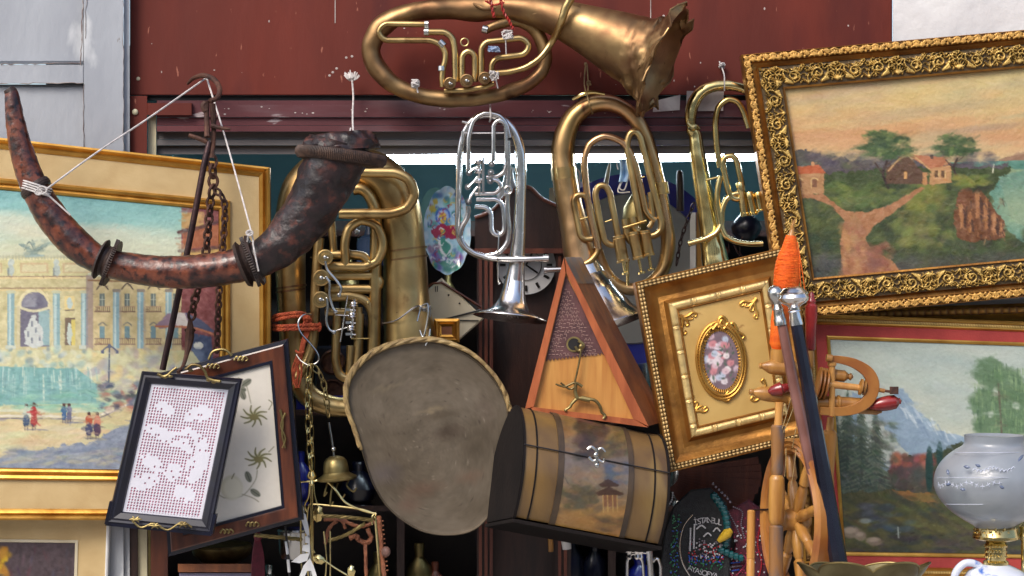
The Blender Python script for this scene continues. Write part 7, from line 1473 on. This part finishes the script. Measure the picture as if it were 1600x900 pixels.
for x, y0, y1 in ((1079, 826, 862), (1085, 820, 858)): beads(BPu, [(x, y0), (x-1, y1)], 1.6, 'white', 2.6)
for cx, cy, r in ((1096, 826, 7), (1106, 838, 6), (1120, 830, 5)): beads(BPu, [(cx-r, cy), (cx, cy-5), (cx+r, cy)], 1.4, 'white', 2.0)
rr = random.Random(2)
for k_, (col, y0, y1) in enumerate((('white', 848, 872), ('blue', 868, 882), ('green', 872, 890), ('red', 850, 880), ('grey', 840, 870))):
    mb = MB()
    for i in range(46): mb.ball((rr.uniform(1076, 1130), rr.uniform(y0, y1), .123), 1.4, n=6)
    mb.build('beads', bm[col], BPu)
mb = MB()
for i in range(60): t = rr.uniform(0, 1); mb.ball((1056+rr.uniform(-6, 6)-4*t, 800+100*t, .123), 1.5, n=6)
mb.build('beads', bm['green'], BPu); mb = MB()
for i in range(30): t = rr.uniform(0, 1); mb.ball((1060+rr.uniform(-10, 8)-6*t, 812+90*t, .1235), 1.3, n=6)
mb.build('beads', bm['blue'], BPu)
mb = MB(); mb.path([(1082, 804, .127, 1.2), (1068, 822, .13, 1.2), (1062, 850, .13, 1.2), (1066, 878, .13, 1.2), (1078, 900, .13, 1.2)], 6); mb.build('handle_wire', M['steel'], BPu)
mb = MB(); mb.lathe((1122, 846, .14), (1143, 828, .14), [(0, 3), (.3, 6), (.7, 8), (1, 4)], 16); mb.solo('yellow_shell', pm('yel', L(196, 160, 40), None, rough=.4), 'yellow shell shaped trinket beside the lettered purse', 'trinket')
PP = thing('beaded_purse', 'crimson beaded purse with sequins hanging behind the wooden dowel', 'purse', 1170, 930, .1)
mb = MB(); mb.prism([(1135, 800), (1148, 850), (1140, 905), (1140, 960), (1198, 960), (1200, 870), (1196, 800), (1170, 780)], .1, .07, bev=3); mb.build('cloth', pm('crimson', L(96, 26, 44), L(70, 24, 40), 60, rough=.6, bump=.5, bscale=300), PP)
for pts, col, st in (([(1138, 800), (1150, 822), (1158, 842)], 'grey', 3.4), ([(1146, 792), (1160, 800), (1158, 820), (1164, 842)], 'grey', 3.2), ([(1132, 872), (1160, 868), (1166, 880), (1150, 900)], 'pink', 2.8), ([(1132, 874), (1140, 894), (1150, 905)], 'pink', 2.8), ([(1188, 820), (1184, 850), (1190, 880), (1184, 905)], 'red', 3), ([(1140, 880), (1158, 878)], 'blue', 2.6), ([(1142, 886), (1158, 884)], 'grey', 2.6), ([(1144, 892), (1156, 890)], 'blue', 2.6)): beads(PP, pts, 1.4, col, st, .104)
mb = MB()
for i in range(46): mb.ball((rr.uniform(1140, 1196), rr.uniform(820, 900), .103), 1.5, n=6)
mb.build('sequins', bm['white'], PP); mb = MB()
for i in range(70): mb.ball((rr.uniform(1140, 1196), rr.uniform(795, 900), .102), 1.3, n=6)
mb.build('beads', bm['pink'], PP)
mb = MB(); mb.lathe((1174, 797, .2), (1172, 960, .2), [(0, 5), (.01, 6.5), (.46, 6.8), (.465, 6), (.47, 6.5), (1, 6.5)], 18); mb.solo('wooden_dowel', M['pine'], 'pale upright wooden dowel in front of the crimson purse', 'dowel')
mb = MB(); mb.path([(1178, 797, .2, 1.6), (1200, 796, .25, 1.6)], 6); mb.solo('metal_pin', M['rod_iron'], 'grey metal pin joining the dowel to the spinning wheel post', 'pin')
FS = thing('fan_of_slats', 'fan of thin brown wooden slats above the lettered purse', 'fan', 1100, 800, .0)
for i in range(12):
    a = -.25+i*.13; mb = MB(); x0, y0 = 1040, 742; mb.sweep([W(x0+20*math.cos(a), y0+20*math.sin(a), .02+i*.002), W(x0+150*math.cos(a), y0+150*math.sin(a)*.6, .02+i*.002)], [RW(3), RW(6)], sec=np.array([(.25, 1), (-.25, 1), (-.25, -1), (.25, -1)])); mb.build('slat', M['red_brown_wood'], FS, smooth=False)
